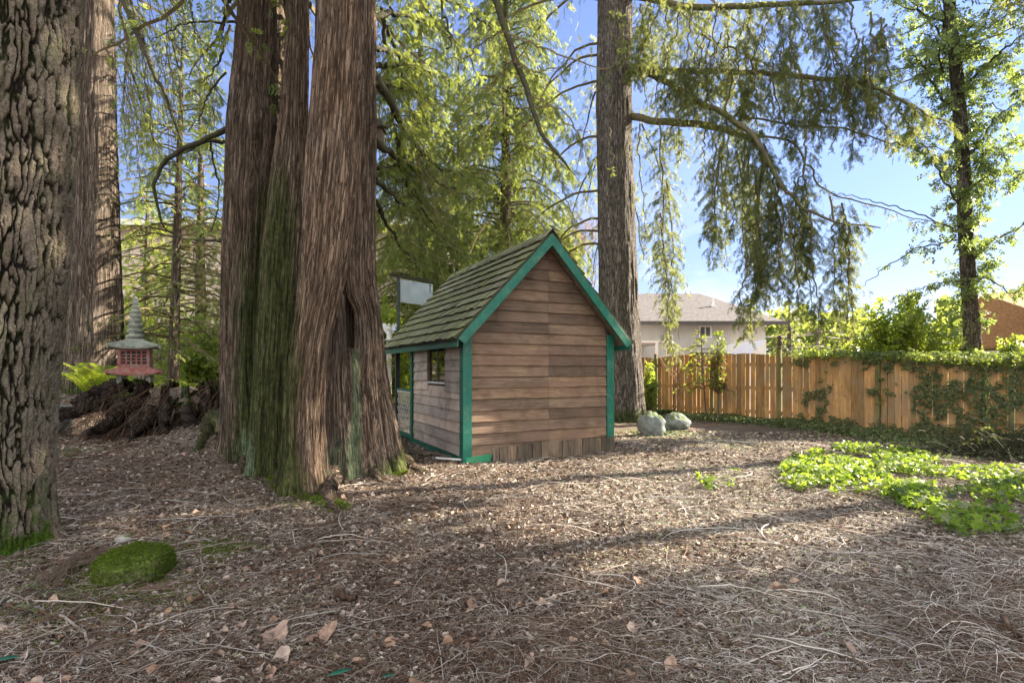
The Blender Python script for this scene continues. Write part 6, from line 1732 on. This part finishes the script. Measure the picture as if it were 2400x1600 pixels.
tag(o, 'low ivy creeping along the foot of the fence', 'ivy', kind='stuff')
# bright patch
def inpoly(px, py, poly):
    r = np.zeros(px.shape, bool); m_ = len(poly)
    for i in range(m_):
        x1_, y1_ = poly[i]; x2_, y2_ = poly[(i + 1) % m_]
        c_ = ((y1_ > py) != (y2_ > py)) & (px < (x2_ - x1_) * (py - y1_) / (y2_ - y1_ + 1e-9) + x1_)
        r ^= c_
    return r
n = 90000
X = q.uniform(2.3, 11, n); Y_ = q.uniform(3.6, 10.2, n); Z = G(X, Y_)
px = 1200 + X / Y_ * FPX; py = HOR + (CAMZ - Z) / Y_ * FPX
main = inpoly(px, py, [(1815, 1120), (1850, 1085), (1930, 1058), (2010, 1050), (2120, 1062), (2250, 1095), (2480, 1120), (2500, 1300), (2380, 1305), (2260, 1270), (2130, 1205), (2010, 1175), (1880, 1160), (1790, 1158), (1770, 1140)])
cl = fbm(X * 2.6, Y_ * 2.6, o=3, seed=97)
dn = np.where(main, S((cl - 0.40) / 0.22) * np.clip(1.15 - (px - 1850) / 900, 0.3, 1), 0)
strag = inpoly(px, py, [(1560, 1120), (1800, 1110), (1800, 1170), (1560, 1160)])
dn = np.maximum(dn, np.where(strag & (cl > 0.66), 0.5, 0))
k_ = q.random(n) < dn * 0.55
X, Y_, Z, n = X[k_], Y_[k_], Z[k_], k_.sum()
hgt = 0.03 + 0.10 * q.random(n) * (0.5 + cl[k_])
P = np.stack([X, Y_, Z + hgt], 1)
V, F = ivy_leaves(P, np.array([-0.15, -0.25, 1.0])[None] + q.normal(0, 0.45, (n, 3)), q.uniform(0.03, 0.11, n), q)
dk = (q.random(n) < 0.30)
o = mesh_np('ivy_patch', V, F, mats=[M['ivy_bright'], M['ivy_leaf']], midx=np.concatenate([dk, dk, dk]).astype(int), attrs={'tint': np.clip(q.normal(0.45, 0.35, n), 0, 1).repeat(10)})
# runners under the leaves
Sr = 420; k2 = q.integers(0, n, Sr); a_ = q.uniform(0, 2 * pi, Sr)[:, None] + q.normal(0, 0.5, (Sr, 9)).cumsum(1) * 0.5
xr = P[k2, 0][:, None] + np.cumsum(np.cos(a_) * 0.06, 1); yr = P[k2, 1][:, None] + np.cumsum(np.sin(a_) * 0.06, 1)
zr_ = G(xr.ravel(), yr.ravel()).reshape(xr.shape) + 0.012 + 0.02 * q.random((Sr, 1))
Vr, Fr = tubes(np.stack([xr, yr, zr_], -1), np.full((Sr, 9), 0.0022), 3)
oo = mesh_np('ivy_runners', Vr, Fr, M['limb']); tag(oo, 'thin woody runners of the lime-green ivy patch', 'ivy', kind='stuff')
tag(o, 'bright lime-green ivy spreading over the ground at the right', 'ivy', kind='stuff')
print('ivy patch leaves', n)

# ============================================================ GROUND LITTER
q = np.random.default_rng(1001)
def scatter(n, y0, y1, pw=1.0, wide=1.02):
    """points on the visible ground, denser near the camera"""
    u = q.random(n); Y = (y0**(1 - pw) + u * (y1**(1 - pw) - y0**(1 - pw)))**(1 / (1 - pw)) if pw != 1 else y0 * (y1 / y0)**u
    X = q.uniform(-wide, wide, n) * Y
    return X, Y
M_near = (0.9)
def surf(x, y):
    near = S((14 - y) / 5)
    return G(x, y) + near * (0.022 * (fbm(x * 7, y * 7, o=3, seed=21) - 0.5) + 0.016 * (fbm(x * 24, y * 24, o=2, seed=22) - 0.5))
# flakes, needles and chips
n = 260000
X, Y_ = scatter(n, 2.2, 12.5, 1.5)
Z = surf(X, Y_)
P = np.stack([X, Y_, Z + q.uniform(0.0, 0.012, n)], 1)
a = q.uniform(0, 2 * pi, n); D = np.stack([np.cos(a), np.sin(a), q.normal(0, 0.25, n)], 1); D = norm(D)
Nn = norm(np.array([0, 0, 1.0])[None] + q.normal(0, 0.6, (n, 3))); B = norm(np.cross(Nn, D))
Lf = q.uniform(0.2, 1.0, n)**1.5 * 0.048 * (0.7 + Y_ / 8); Wf = Lf * q.uniform(0.2, 0.8, n)
V = np.stack([P - D * Lf[:, None] / 2, P + B * Wf[:, None] / 2 + (0, 0, 0.002), P + D * Lf[:, None] / 2, P - B * Wf[:, None] / 2], 1).reshape(-1, 3)
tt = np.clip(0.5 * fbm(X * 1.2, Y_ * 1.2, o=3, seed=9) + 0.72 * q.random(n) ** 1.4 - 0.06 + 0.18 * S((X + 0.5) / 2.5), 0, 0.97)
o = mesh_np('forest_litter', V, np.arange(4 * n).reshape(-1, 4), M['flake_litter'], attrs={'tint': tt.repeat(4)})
tag(o, 'brown conifer needles, bark chips and leaf bits covering the ground', 'litter', kind='stuff')
# twigs
def twig_set(n, y0, y1, l0, l1, r0, r1, pw, bend, S_=5, arch=0.02, poly=None):
    X, Y_ = scatter(n, y0, y1, pw)
    if poly is not None:
        Xp = 1200 + X / Y_ * FPX; Yp = HOR + CAMZ / Y_ * FPX
        k = inpoly(Xp, Yp, poly); X, Y_ = X[k], Y_[k]; n = len(X)
    a = q.uniform(0, pi * 2, n); L_ = q.uniform(l0, l1, n) ** 1.0 * (0.75 + Y_ / 12)
    s = np.linspace(-0.5, 0.5, S_)[None]
    cv = q.normal(0, bend, n)[:, None]; cv2 = q.normal(0, bend, n)[:, None]
    ax = a[:, None] + cv * s * 2 + cv2 * (s * 2)**2
    st = L_[:, None] / (S_ - 1)
    x = X[:, None] + np.cumsum(np.cos(ax) * st, 1); y = Y_[:, None] + np.cumsum(np.sin(ax) * st, 1)
    z = surf(x.ravel(), y.ravel()).reshape(x.shape) + 0.004 + q.uniform(0, arch, n)[:, None] * (1 - (2 * s)**2) + q.uniform(0, 0.008, n)[:, None] + q.uniform(-0.2, 0.3, n)[:, None] * arch * s * 2
    R = q.uniform(r0, r1, n)[:, None] * np.linspace(1.15, 0.5, S_)[None] * (0.8 + Y_[:, None] / 12)
    V, F = tubes(np.stack([x, y, z], -1), R, 3)
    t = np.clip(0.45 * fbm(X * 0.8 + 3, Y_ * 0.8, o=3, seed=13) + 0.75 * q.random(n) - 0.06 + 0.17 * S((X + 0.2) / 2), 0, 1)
    return V, F, t.repeat(S_ * 3)
Vs, Fs, Ts, o_ = [], [], [], 0
for args in [dict(n=60000, y0=2.2, y1=11.5, l0=0.02, l1=0.11, r0=0.0008, r1=0.0018, pw=1.5, bend=0.5),
             dict(n=8500, y0=2.2, y1=11.0, l0=0.08, l1=0.34, r0=0.0008, r1=0.0021, pw=1.2, bend=0.95, S_=8, arch=0.03),
             dict(n=900, y0=2.3, y1=10.5, l0=0.4, l1=0.9, r0=0.0025, r1=0.0045, pw=0.8, bend=0.6, S_=12, arch=0.04),
             dict(n=15000, y0=2.2, y1=5, l0=0.10, l1=0.5, r0=0.0012, r1=0.0025, pw=1.1, bend=0.3, S_=8, arch=0.07, poly=[(2150, 1620), (2100, 1450), (2250, 1330), (2420, 1310), (2420, 1620)]),
             dict(n=8000, y0=2.2, y1=5, l0=0.08, l1=0.4, r0=0.0012, r1=0.0024, pw=1.1, bend=0.45, S_=8, arch=0.05, poly=[(1000, 1640), (1150, 1450), (1480, 1470), (1500, 1640)])]:
    V, F, t = twig_set(**args); Vs.append(V); Fs.append(F + o_); Ts.append(t); o_ += len(V)
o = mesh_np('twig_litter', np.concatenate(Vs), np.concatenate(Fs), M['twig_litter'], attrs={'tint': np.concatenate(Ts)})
tag(o, 'tangle of thin fallen twigs strewn over the yard', 'twigs', kind='stuff')

# tangled roots and twigs over the stump flank
n = 380
a = q.uniform(radians(170), radians(345), n); zt = q.uniform(0.25, 1.25, n)
Rr = 1.05 + 0.35 * (1 - zt) + 0.9 * np.exp(-((a - radians(198)) / 0.35)**2) * np.exp(-(zt - 0.2) / 0.45)
c0 = np.stack([-5.75 + Rr * np.cos(a), 9.35 + 0.8 * Rr * np.sin(a), zt], 1)
s = np.linspace(0, 1, 9)[None, :, None]; L_ = q.uniform(0.2, 0.9, n)[:, None, None]
dd = np.stack([-0.9 * np.abs(q.normal(0.5, 0.6, n)) + 0.3, -0.35 + q.normal(0, 0.2, n), -0.7 + q.normal(0, 0.35, n)], 1)
P = c0[:, None] + norm(dd)[:, None] * L_ * s + q.normal(0, 0.03, (n, 9, 3)).cumsum(1) * 0.5
gg = G(P[..., 0].ravel(), P[..., 1].ravel()).reshape(P.shape[:2]) + 0.01
P[..., 2] = np.maximum(P[..., 2], gg)
V, F = tubes(P, q.uniform(0.002, 0.007, n)[:, None] * np.linspace(1, 0.4, 9)[None], 4)
o = mesh_np('stump_roots', V, F, M['twig_litter'], attrs={'tint': np.clip(q.normal(0.2, 0.2, n), 0, 1).repeat(36)})
tag(o, 'mat of dead roots and twigs hanging over the old stump', 'roots', kind='stuff')

# moss tufts on the mossy stone, on the root and by the fir
def moss_blades(pts, nrm, n, l, name, label, parent=None):
    k = q.integers(0, len(pts), n); P = pts[k] + q.normal(0, 0.006, (n, 3)); N = norm(nrm[k] + q.normal(0, 0.5, (n, 3)))
    a = norm(np.cross(N, q.normal(0, 1, N.shape))); Ln = q.uniform(0.5, 1.2, n)[:, None] * l
    V = np.stack([P - a * Ln * 0.16, P + N * Ln * 0.6 + a * Ln * 0.14, P + N * Ln, P + N * Ln * 0.4 - a * Ln * 0.16], 1).reshape(-1, 3)
    o = mesh_np(name, V, np.arange(4 * n).reshape(-1, 4), M['moss_leaf'], parent, attrs={'tint': q.random(n).repeat(4)})
    if label: tag(o, label, 'moss', kind='stuff')
ms = [o for o in COL.objects if o.name.startswith('mossy_stone')][0]
vv = np.empty(len(ms.data.vertices) * 3, np.float32); ms.data.vertices.foreach_get('co', vv); vv = vv.reshape(-1, 3)
c_ = vv.mean(0); moss_blades(vv[vv[:, 2] > c_[2] - 0.1], norm(vv - c_)[vv[:, 2] > c_[2] - 0.1] + (0, 0, 0.4), 13000, 0.026, 'moss', None, ms)
pts = []
for (pa, pb, w) in (((660, 1140), (700, 1160), 0.05), ((695, 1155), (745, 1172), 0.07), ((740, 1170), (800, 1195), 0.06), ((640, 1110), (655, 1150), 0.05), ((905, 1100), (940, 1112), 0.06)):
    A0, B0 = atg(*pa), atg(*pb); u = q.random((500, 1)); p_ = A0 * (1 - u) + B0 * u; p_[:, :2] += q.normal(0, w, (500, 2)); p_[:, 2] = surf(p_[:, 0], p_[:, 1]) + 0.035 * np.exp(-(np.abs(p_[:, 1] - (A0 * (1 - u) + B0 * u)[:, 1]) / w)**2); pts.append(p_)
pts = np.concatenate(pts); moss_blades(pts, np.tile((0, 0, 1.0), (len(pts), 1)), 16000, 0.03, 'root_moss', 'bright moss creeping along the front root of the many-stemmed cedar')
pts = []
for cx, cy, r in ((-3.15, 3.75, 0.35), (-2.95, 4.3, 0.25), (-2.4, 3.35, 0.25), (-2.75, 3.7, 0.3), (-2.35, 4.3, 0.15), (-3.6, 3.5, 0.3)):
    p_ = q.normal(0, r, (900, 2)) + (cx, cy); k_ = fbm(p_[:, 0] * 5, p_[:, 1] * 5, o=3, seed=4) > 0.5; p_ = p_[k_]; pts.append(np.column_stack([p_, surf(p_[:, 0], p_[:, 1])]))
pts = np.concatenate(pts); moss_blades(pts, np.tile((0, 0, 1.0), (len(pts), 1)), 20000, 0.024, 'ground_moss', 'green moss on the ground round the foot of the furrowed fir')

# dead leaves lying on the litter
k = NT('dead_leaf', 0.6, 0.3); v = k.coord(); k.col(k.mix(k.attr('tint'), k.ramp(k.noise(v, 30, 5), [(0.3, (0.14, 0.075, 0.045)), (0.7, (0.34, 0.21, 0.13))]), k.ramp(k.noise(v, 30, 5), [(0.3, (0.26, 0.21, 0.175)), (0.7, (0.48, 0.42, 0.37))]))); M['dead_leaf'] = k.m
def dead_leaf(p, s, rz, tint, sd):
    r = np.random.default_rng(sd); n = 22; th = np.arange(n) * 2 * pi / n
    lob = 0.72 + 0.28 * np.abs(np.cos(th * 2.5 + 0.1))**0.8 + r.uniform(-0.06, 0.06, n)
    V = [(0, 0, 0.012)]; rings = 4
    for k_ in range(1, rings + 1):
        f = k_ / rings
        for i in range(n):
            x = cos(th[i]) * (lob[i] * f if k_ == rings else f * 0.85); y = sin(th[i]) * 0.72 * (lob[i] * f if k_ == rings else f * 0.85)
            V.append((x, y, 0.55 * f**2 * (0.5 + 0.5 * sin(th[i] * 2 + sd)) + 0.10 * abs(y) + 0.04 * sin(th[i] * 5)))
    V = np.array(V) * s
    R = np.array([[cos(rz), -sin(rz), 0], [sin(rz), cos(rz), 0], [0, 0, 1]])
    tx, ty = r.normal(0, 0.25, 2)
    V[:, 2] += V[:, 0] * tx + V[:, 1] * ty
    V = V @ R.T + np.array(p) + (0, 0, 0.012)
    F3 = [(0, 1 + i, 1 + (i + 1) % n) for i in range(n)]
    F4 = [(1 + (k_) * n + i, 1 + (k_) * n + (i + 1) % n, 1 + (k_ + 1) * n + (i + 1) % n, 1 + (k_ + 1) * n + i)[::1] for k_ in range(rings - 1) for i in range(n)]
    F4 = [(a, d, c, b) for a, b, c, d in F4]
    return V, np.array(F3), np.array(F4)
BL = [(752, 1306, 0.085, 0.3, 0.25, 'large curled pale-brown leaf catching light at the bottom centre left'), (640, 1500, 0.10, 1.2, 0.5, 'ragged grey-tan leaf at the lower left, the biggest of a cluster'), (655, 1553, 0.07, 2.0, 0.9, 'silvery crumpled leaf just below the ragged tan one'),
      (1490, 1478, 0.06, 0.8, 0.95, 'silvery white leaf near the bottom centre'), (1825, 1385, 0.07, 0.2, 0.3, 'tan leaf among twigs in the right foreground'), (1015, 1195, 0.07, 0.5, 0.5, 'pale leaf lying in front of the shed gap'),
      (460, 1412, 0.075, 2.4, 0.1, 'rust-brown curled leaf right of the mossy stone'), (450, 1325, 0.05, 1.0, 0.6, 'small tan leaf just right of the mossy stone'), (1700, 1510, 0.05, 1.4, 0.95, 'tiny whitish leaf in the lower right litter'), (2010, 1535, 0.06, 0.4, 0.8, 'pale oval leaf at the lower right'),
      (560, 1165, 0.06, 0.6, 0.7, 'pale leaf left of the cedar roots'), (850, 1166, 0.05, 0.1, 0.4, 'brown leaf by the white stones under the cedar'), (1575, 1575, 0.055, 1.1, 0.35, 'yellowish leaf at the very bottom centre right'), (2290, 1560, 0.07, 2.2, 0.9, 'whitish crumpled leaf in the twig pile at bottom right')]
for i, (px, py, s_, rz, tn, lb) in enumerate(BL):
    p = atg(px, py if abs(px - 752) > 1 else 1500)
    V, F3, F4 = dead_leaf(p, s_, rz, tn, i + 1)
    o = mesh_np('dead_leaf', V, [F3, F4], M['dead_leaf'], smooth=True, attrs={'tint': np.full(len(V), tn * 0.6)}); tag(o, lb, 'leaf', 'big dead leaves on the ground')
Vs, F3s, F4s, Ts, o_ = [], [], [], [], 0
n = 620; X, Y_ = scatter(n, 2.3, 9, 1.3)
left = (X < 0.2) | (q.random(n) < 0.35); X, Y_ = X[left], Y_[left]
for i in range(len(X)):
    tn = float(np.clip(q.normal(0.35, 0.3), 0, 1))
    V, F3, F4 = dead_leaf((X[i], Y_[i], float(surf(np.array([X[i]]), np.array([Y_[i]]))[0])), q.uniform(0.018, 0.045), q.uniform(0, 6.28), tn, i + 100)
    Vs.append(V); F3s.append(F3 + o_); F4s.append(F4 + o_); Ts.append(np.full(len(V), tn)); o_ += len(V)
o = mesh_np('leaf_litter', np.concatenate(Vs), [np.concatenate(F3s), np.concatenate(F4s)], M['dead_leaf'], smooth=True, attrs={'tint': np.concatenate(Ts)})
tag(o, 'small dry leaf fragments scattered among the twigs', 'leaves', kind='stuff')

# individual fallen branches
def branch_on_ground(name, label, pxs, r0, r1, lift=0.02, mat='twig_litter', tint=0.75, cat='branch', group='fallen branches on the ground'):
    P = np.array([atg(*p) for p in pxs]); P[:, 2] += lift + r0
    P = smooth_path(P, 30, 0.012, seed=len(label))
    P[:, 2] = np.maximum(P[:, 2], surf(P[:, 0], P[:, 1]) + r0 * 0.6)
    V, F = tube_np(P, np.linspace(r0, r1, 30), 7)
    V = V + (0.35 * r0) * (np.stack([vn(V[:, 0] * 90, V[:, 1] * 90, V[:, 2] * 90, seed=a) for a in (1, 2, 3)], 1) - 0.5)
    o = mesh_np(name, V, F, M[mat], smooth=True, attrs={'tint': np.clip(tint * 0.78 + 0.22 * (vn(V[:, 0] * 30, V[:, 1] * 30, V[:, 2] * 30) - 0.5), 0, 1)}); tag(o, label, cat, group)
branch_on_ground('fallen_branch', 'long dark-to-pale branch running in from the lower left edge', [(10, 1425), (70, 1440), (130, 1450), (190, 1465), (240, 1490), (310, 1505)], 0.007, 0.003, tint=0.45)
branch_on_ground('fallen_branch', 'pale crooked branch hooking down to the bottom edge at lower left', [(140, 1452), (175, 1475), (200, 1500), (203, 1530), (195, 1565), (172, 1600)], 0.008, 0.006, tint=0.85)
branch_on_ground('fallen_branch', 'thin whitish curved stick right of the rusty leaf at lower left', [(470, 1315), (478, 1345), (468, 1375), (480, 1400), (512, 1432)], 0.0045, 0.003, tint=0.95)
branch_on_ground('fallen_branch', 'broken brown stick leaning by the right cedar root', [(972, 1085), (960, 1105), (955, 1120), (962, 1136)], 0.012, 0.006, lift=0.05, tint=0.2)
branch_on_ground('fallen_branch', 'short thick orange-brown stick at the far right edge', [(2350, 1465), (2375, 1500), (2398, 1525)], 0.014, 0.012, lift=0.04, tint=0.6)
branch_on_ground('fallen_branch', 'pale forked stick among litter at the right', [(1640, 1440), (1690, 1420), (1745, 1400), (1800, 1392)], 0.004, 0.003, tint=0.95)
branch_on_ground('fallen_branch', 'long arching pale stick at the bottom centre', [(1390, 1480), (1430, 1497), (1480, 1500), (1525, 1493), (1560, 1460), (1602, 1422)], 0.005, 0.003, tint=0.9)
branch_on_ground('fallen_branch', 'thin dark-edged stick at the bottom right of centre', [(1700, 1510), (1760, 1535), (1830, 1575), (1870, 1600)], 0.005, 0.004, tint=0.5)
branch_on_ground('fallen_branch', 'long straight pale stick crossing the right foreground', [(2180, 1385), (2240, 1430), (2300, 1475), (2370, 1540)], 0.004, 0.003, lift=0.05, tint=0.95)
branch_on_ground('wood_chip', 'short orange splinter of wood lying left of centre', [(728, 1326), (745, 1300)], 0.009, 0.008, tint=0.6, cat='wood chip', group='splinters of wood in the litter')
branch_on_ground('wood_chip', 'dark rotten bark chunk lower left of centre', [(790, 1405), (835, 1418)], 0.022, 0.016, tint=0.12, cat='wood chip', group='splinters of wood in the litter')
branch_on_ground('wood_chip', 'narrow tan splinter below the dark bark chunk', [(735, 1437), (765, 1425), (790, 1425)], 0.008, 0.005, tint=0.55, cat='wood chip', group='splinters of wood in the litter')
branch_on_ground('fallen_branch', 'leafy pale green twig propped over the dark heap by the fence', [(2278, 1045), (2310, 1036), (2345, 1026), (2395, 1010)], 0.012, 0.006, lift=0.25, tint=0.7)
# straw-like bundle sweeping over the mossy stone
P = []
for i in range(32):
    a0 = atg(60 + q.uniform(-40, 60), 1400 + q.uniform(-25, 35)); a1 = atg(180 + q.uniform(-15, 15), 1325 + q.uniform(-12, 16)) + (0, 0, 0.05); a2 = atg(310 + q.uniform(-15, 45), 1278 + q.uniform(-8, 12))
    P.append(smooth_path([a0, a0 * .5 + a1 * .5 + (0, 0, 0.03), a1, a2], 12, 0.01, i))
for i in range(30):
    a0 = atg(190 + q.uniform(-40, 60), 1398 + q.uniform(-8, 20)); a1 = atg(330 + q.uniform(-15, 15), 1385 + q.uniform(-8, 8)) + (0, 0, 0.02); a2 = atg(480 + q.uniform(-35, 75), 1362 + q.uniform(-18, 12))
    P.append(smooth_path([a0, a1, a2], 12, 0.01, i))
P = np.array(P); V, F = tubes(P, np.full(P.shape[:2], 0.0018), 4)
o = mesh_np('dry_grass_bundle', V, F, M['twig_litter'], attrs={'tint': np.full(len(V), 0.5)}); tag(o, 'bundles of long dry stems sweeping past the mossy stone', 'dry stems', kind='stuff')

# small evergreen sprigs at the lower left and the teal leaves cut by the frame bottom
def sprig(label, pts, size, n, seed, mat='ivy_leaf', wr=0.42):
    r = np.random.default_rng(seed)
    T = thing('leafy_sprig', label, 'plant', pts[0]); P = smooth_path(pts, 24, 0.004, seed)
    V, F = tube_np(P, np.linspace(0.003, 0.0015, 24), 5); mesh_np('stem', V, F, M['twig'], T)
    Vs = []
    for i in range(n):
        k_ = int(2 + 21 * i / n); s = 1 if i % 2 else -1; t = norm(P[min(k_ + 1, 23)] - P[k_ - 1]); l = norm(np.cross(t, (0, 0, 1))) * s
        d = norm(l + t * 0.5 + r.normal(0, 0.15, 3) + (0, 0, 0.25)); b_ = norm(np.cross(d, (0, 0, 1))); c = P[k_]
        sz = size * r.uniform(0.7, 1.1)
        Vs.append([c, c + d * sz * 0.35 + b_ * sz * wr / 2, c + d * sz * 0.75 + b_ * sz * wr / 2.4, c + d * sz, c + d * sz * 0.75 - b_ * sz * wr / 2.4, c + d * sz * 0.35 - b_ * sz * wr / 2])
    V = np.array(Vs).reshape(-1, 3); mesh_np('leaves', V, np.arange(len(V)).reshape(-1, 6), M[mat], T, attrs={'tint': r.random(n).repeat(6)})
for i, (a, b, lb) in enumerate((((20, 1400), (110, 1395), 'low evergreen sprig at the left edge, above the fallen branch'), ((10, 1445), (90, 1450), 'evergreen sprig at the left edge, just under the fallen branch'), ((80, 1410), (165, 1415), 'evergreen sprig pointing right toward the mossy stone'))):
    A0, B0 = atg(*a), atg(*b); sprig(lb, [A0 + (0, 0, 0.02), (A0 + B0) / 2 + (0, 0, 0.07), B0 + (0, 0, 0.04)], 0.035, 30, i)
k = NT('glossy_leaf', 0.35, 0.4); k.col((0.02, 0.11, 0.07)); M['glossy_leaf'] = k.m
for i, (px, py, rz, lb) in enumerate(((795, 1592, 0.4, 'dark glossy green leaf rising at the bottom edge left of centre'), (912, 1598, 0.2, 'small glossy green leaf tip at the bottom edge'), (12, 1560, 0.3, 'dark green leaf blade at the bottom left corner'))):
    c = atg(px, py) + (0, 0, 0.03); s_ = [0.055, 0.03, 0.06][i]; n_ = 12
    V = []; 
    for row in (-1, 0, 1):
        for j in range(n_):
            u = j / (n_ - 1); w = 0.36 * sin(pi * min(0.999, u * 0.96 + 0.03))**0.8
            x, y, z = u * 2 - 1, row * w, 0.45 * u - 0.3 * u * u + abs(row) * 0.1 * w
            V.append((c[0] + s_ * (x * cos(rz) - y * sin(rz)), c[1] + s_ * (x * sin(rz) + y * cos(rz)), c[2] + s_ * z))
    F = [(r0 * n_ + j, r0 * n_ + j + 1, (r0 + 1) * n_ + j + 1, (r0 + 1) * n_ + j) for r0 in (0, 1) for j in range(n_ - 1)]
    o = mesh_np('glossy_leaf', np.array(V), np.array(F), M['glossy_leaf'], smooth=True); m_ = o.modifiers.new('t', 'SOLIDIFY'); m_.thickness = 0.001
    tag(o, lb, 'leaf')

# dark heap of cut brushwood by the fence, right edge
T = thing('brush_heap', 'dark heap of brushwood and evergreen cuttings against the fence at the right edge', 'brushwood', (atg(2360, 1060)[0], atg(2360, 1060)[1], gz(*atg(2360, 1060)[:2])))
c0 = atg(2370, 1075); n = 500
cc = c0 + q.normal(0, 1, (n, 3)) * (0.75, 0.35, 0.0) + np.stack([np.zeros(n), np.zeros(n), np.abs(q.normal(0, 0.22, n))], 1)
dd = norm(q.normal(0, 1, (n, 3)) * (1, 0.5, 0.35)); s = np.linspace(-0.5, 0.5, 7)[None, :, None]
P = cc[:, None] + dd[:, None] * q.uniform(0.3, 1.1, n)[:, None, None] * s - np.array([0, 0, 0.25]) * s**2
P[..., 2] = np.maximum(P[..., 2], G(P[..., 0].ravel(), P[..., 1].ravel()).reshape(P.shape[:2]) + 0.01)
V, F = tubes(P, q.uniform(0.003, 0.009, n)[:, None] * np.ones((1, 7)), 4); mesh_np('sticks', V, F, M['limb_dark'], T)
K = Crown('cedar', 950)
for i in range(26):
    b = c0 + np.array([q.uniform(-0.8, 0.9), q.uniform(-0.1, 0.5), q.uniform(0.1, 0.45)]); d = np.array([q.uniform(-1, 1), q.uniform(-0.5, 0.3), 0.15])
    K.bough([b, b + d * 0.3 + (0, 0, 0.08), b + d * 0.6], 0.008, 0.003, spacing=0.06, tl=0.2, droop=0.5, spr=0.13, gap=0.07, n=8, limb=False)
K.build(T, M['hemlock_leaf'], M['limb_dark'])

# far woods that close the horizon
q = np.random.default_rng(1201)
Vs = []
n = 26000
ang = np.concatenate([q.uniform(radians(-60), radians(60), n)]); R = q.uniform(70, 95, n)
hm = 5.2 + 3.5 * vn(ang * 14, ang * 0, seed=3) + 2.5 * vn(ang * 50, ang * 0, seed=4)
hm = np.where(ang < 0, hm * 1.5, hm)
z = q.random(n)**0.8 * hm
P = np.stack([R * np.sin(ang), R * np.cos(ang), z], 1)
d = norm(q.normal(0, 1, (n, 3))); e = norm(np.cross(d, q.normal(0, 1, (n, 3)))); s_ = q.uniform(0.3, 0.9, n)[:, None]
V = np.stack([P - d * s_, P + e * s_ * 0.7, P + d * s_, P - e * s_ * 0.7], 1).reshape(-1, 3)
o = mesh_np('far_woods', V, np.arange(4 * n).reshape(-1, 4), M['cedar_leaf'], attrs={'tint': q.random(n).repeat(4)})
tag(o, 'distant line of green woods beyond the houses', 'woods', kind='stuff')
open('/tmp/nf.txt', 'w').write(str(NF))
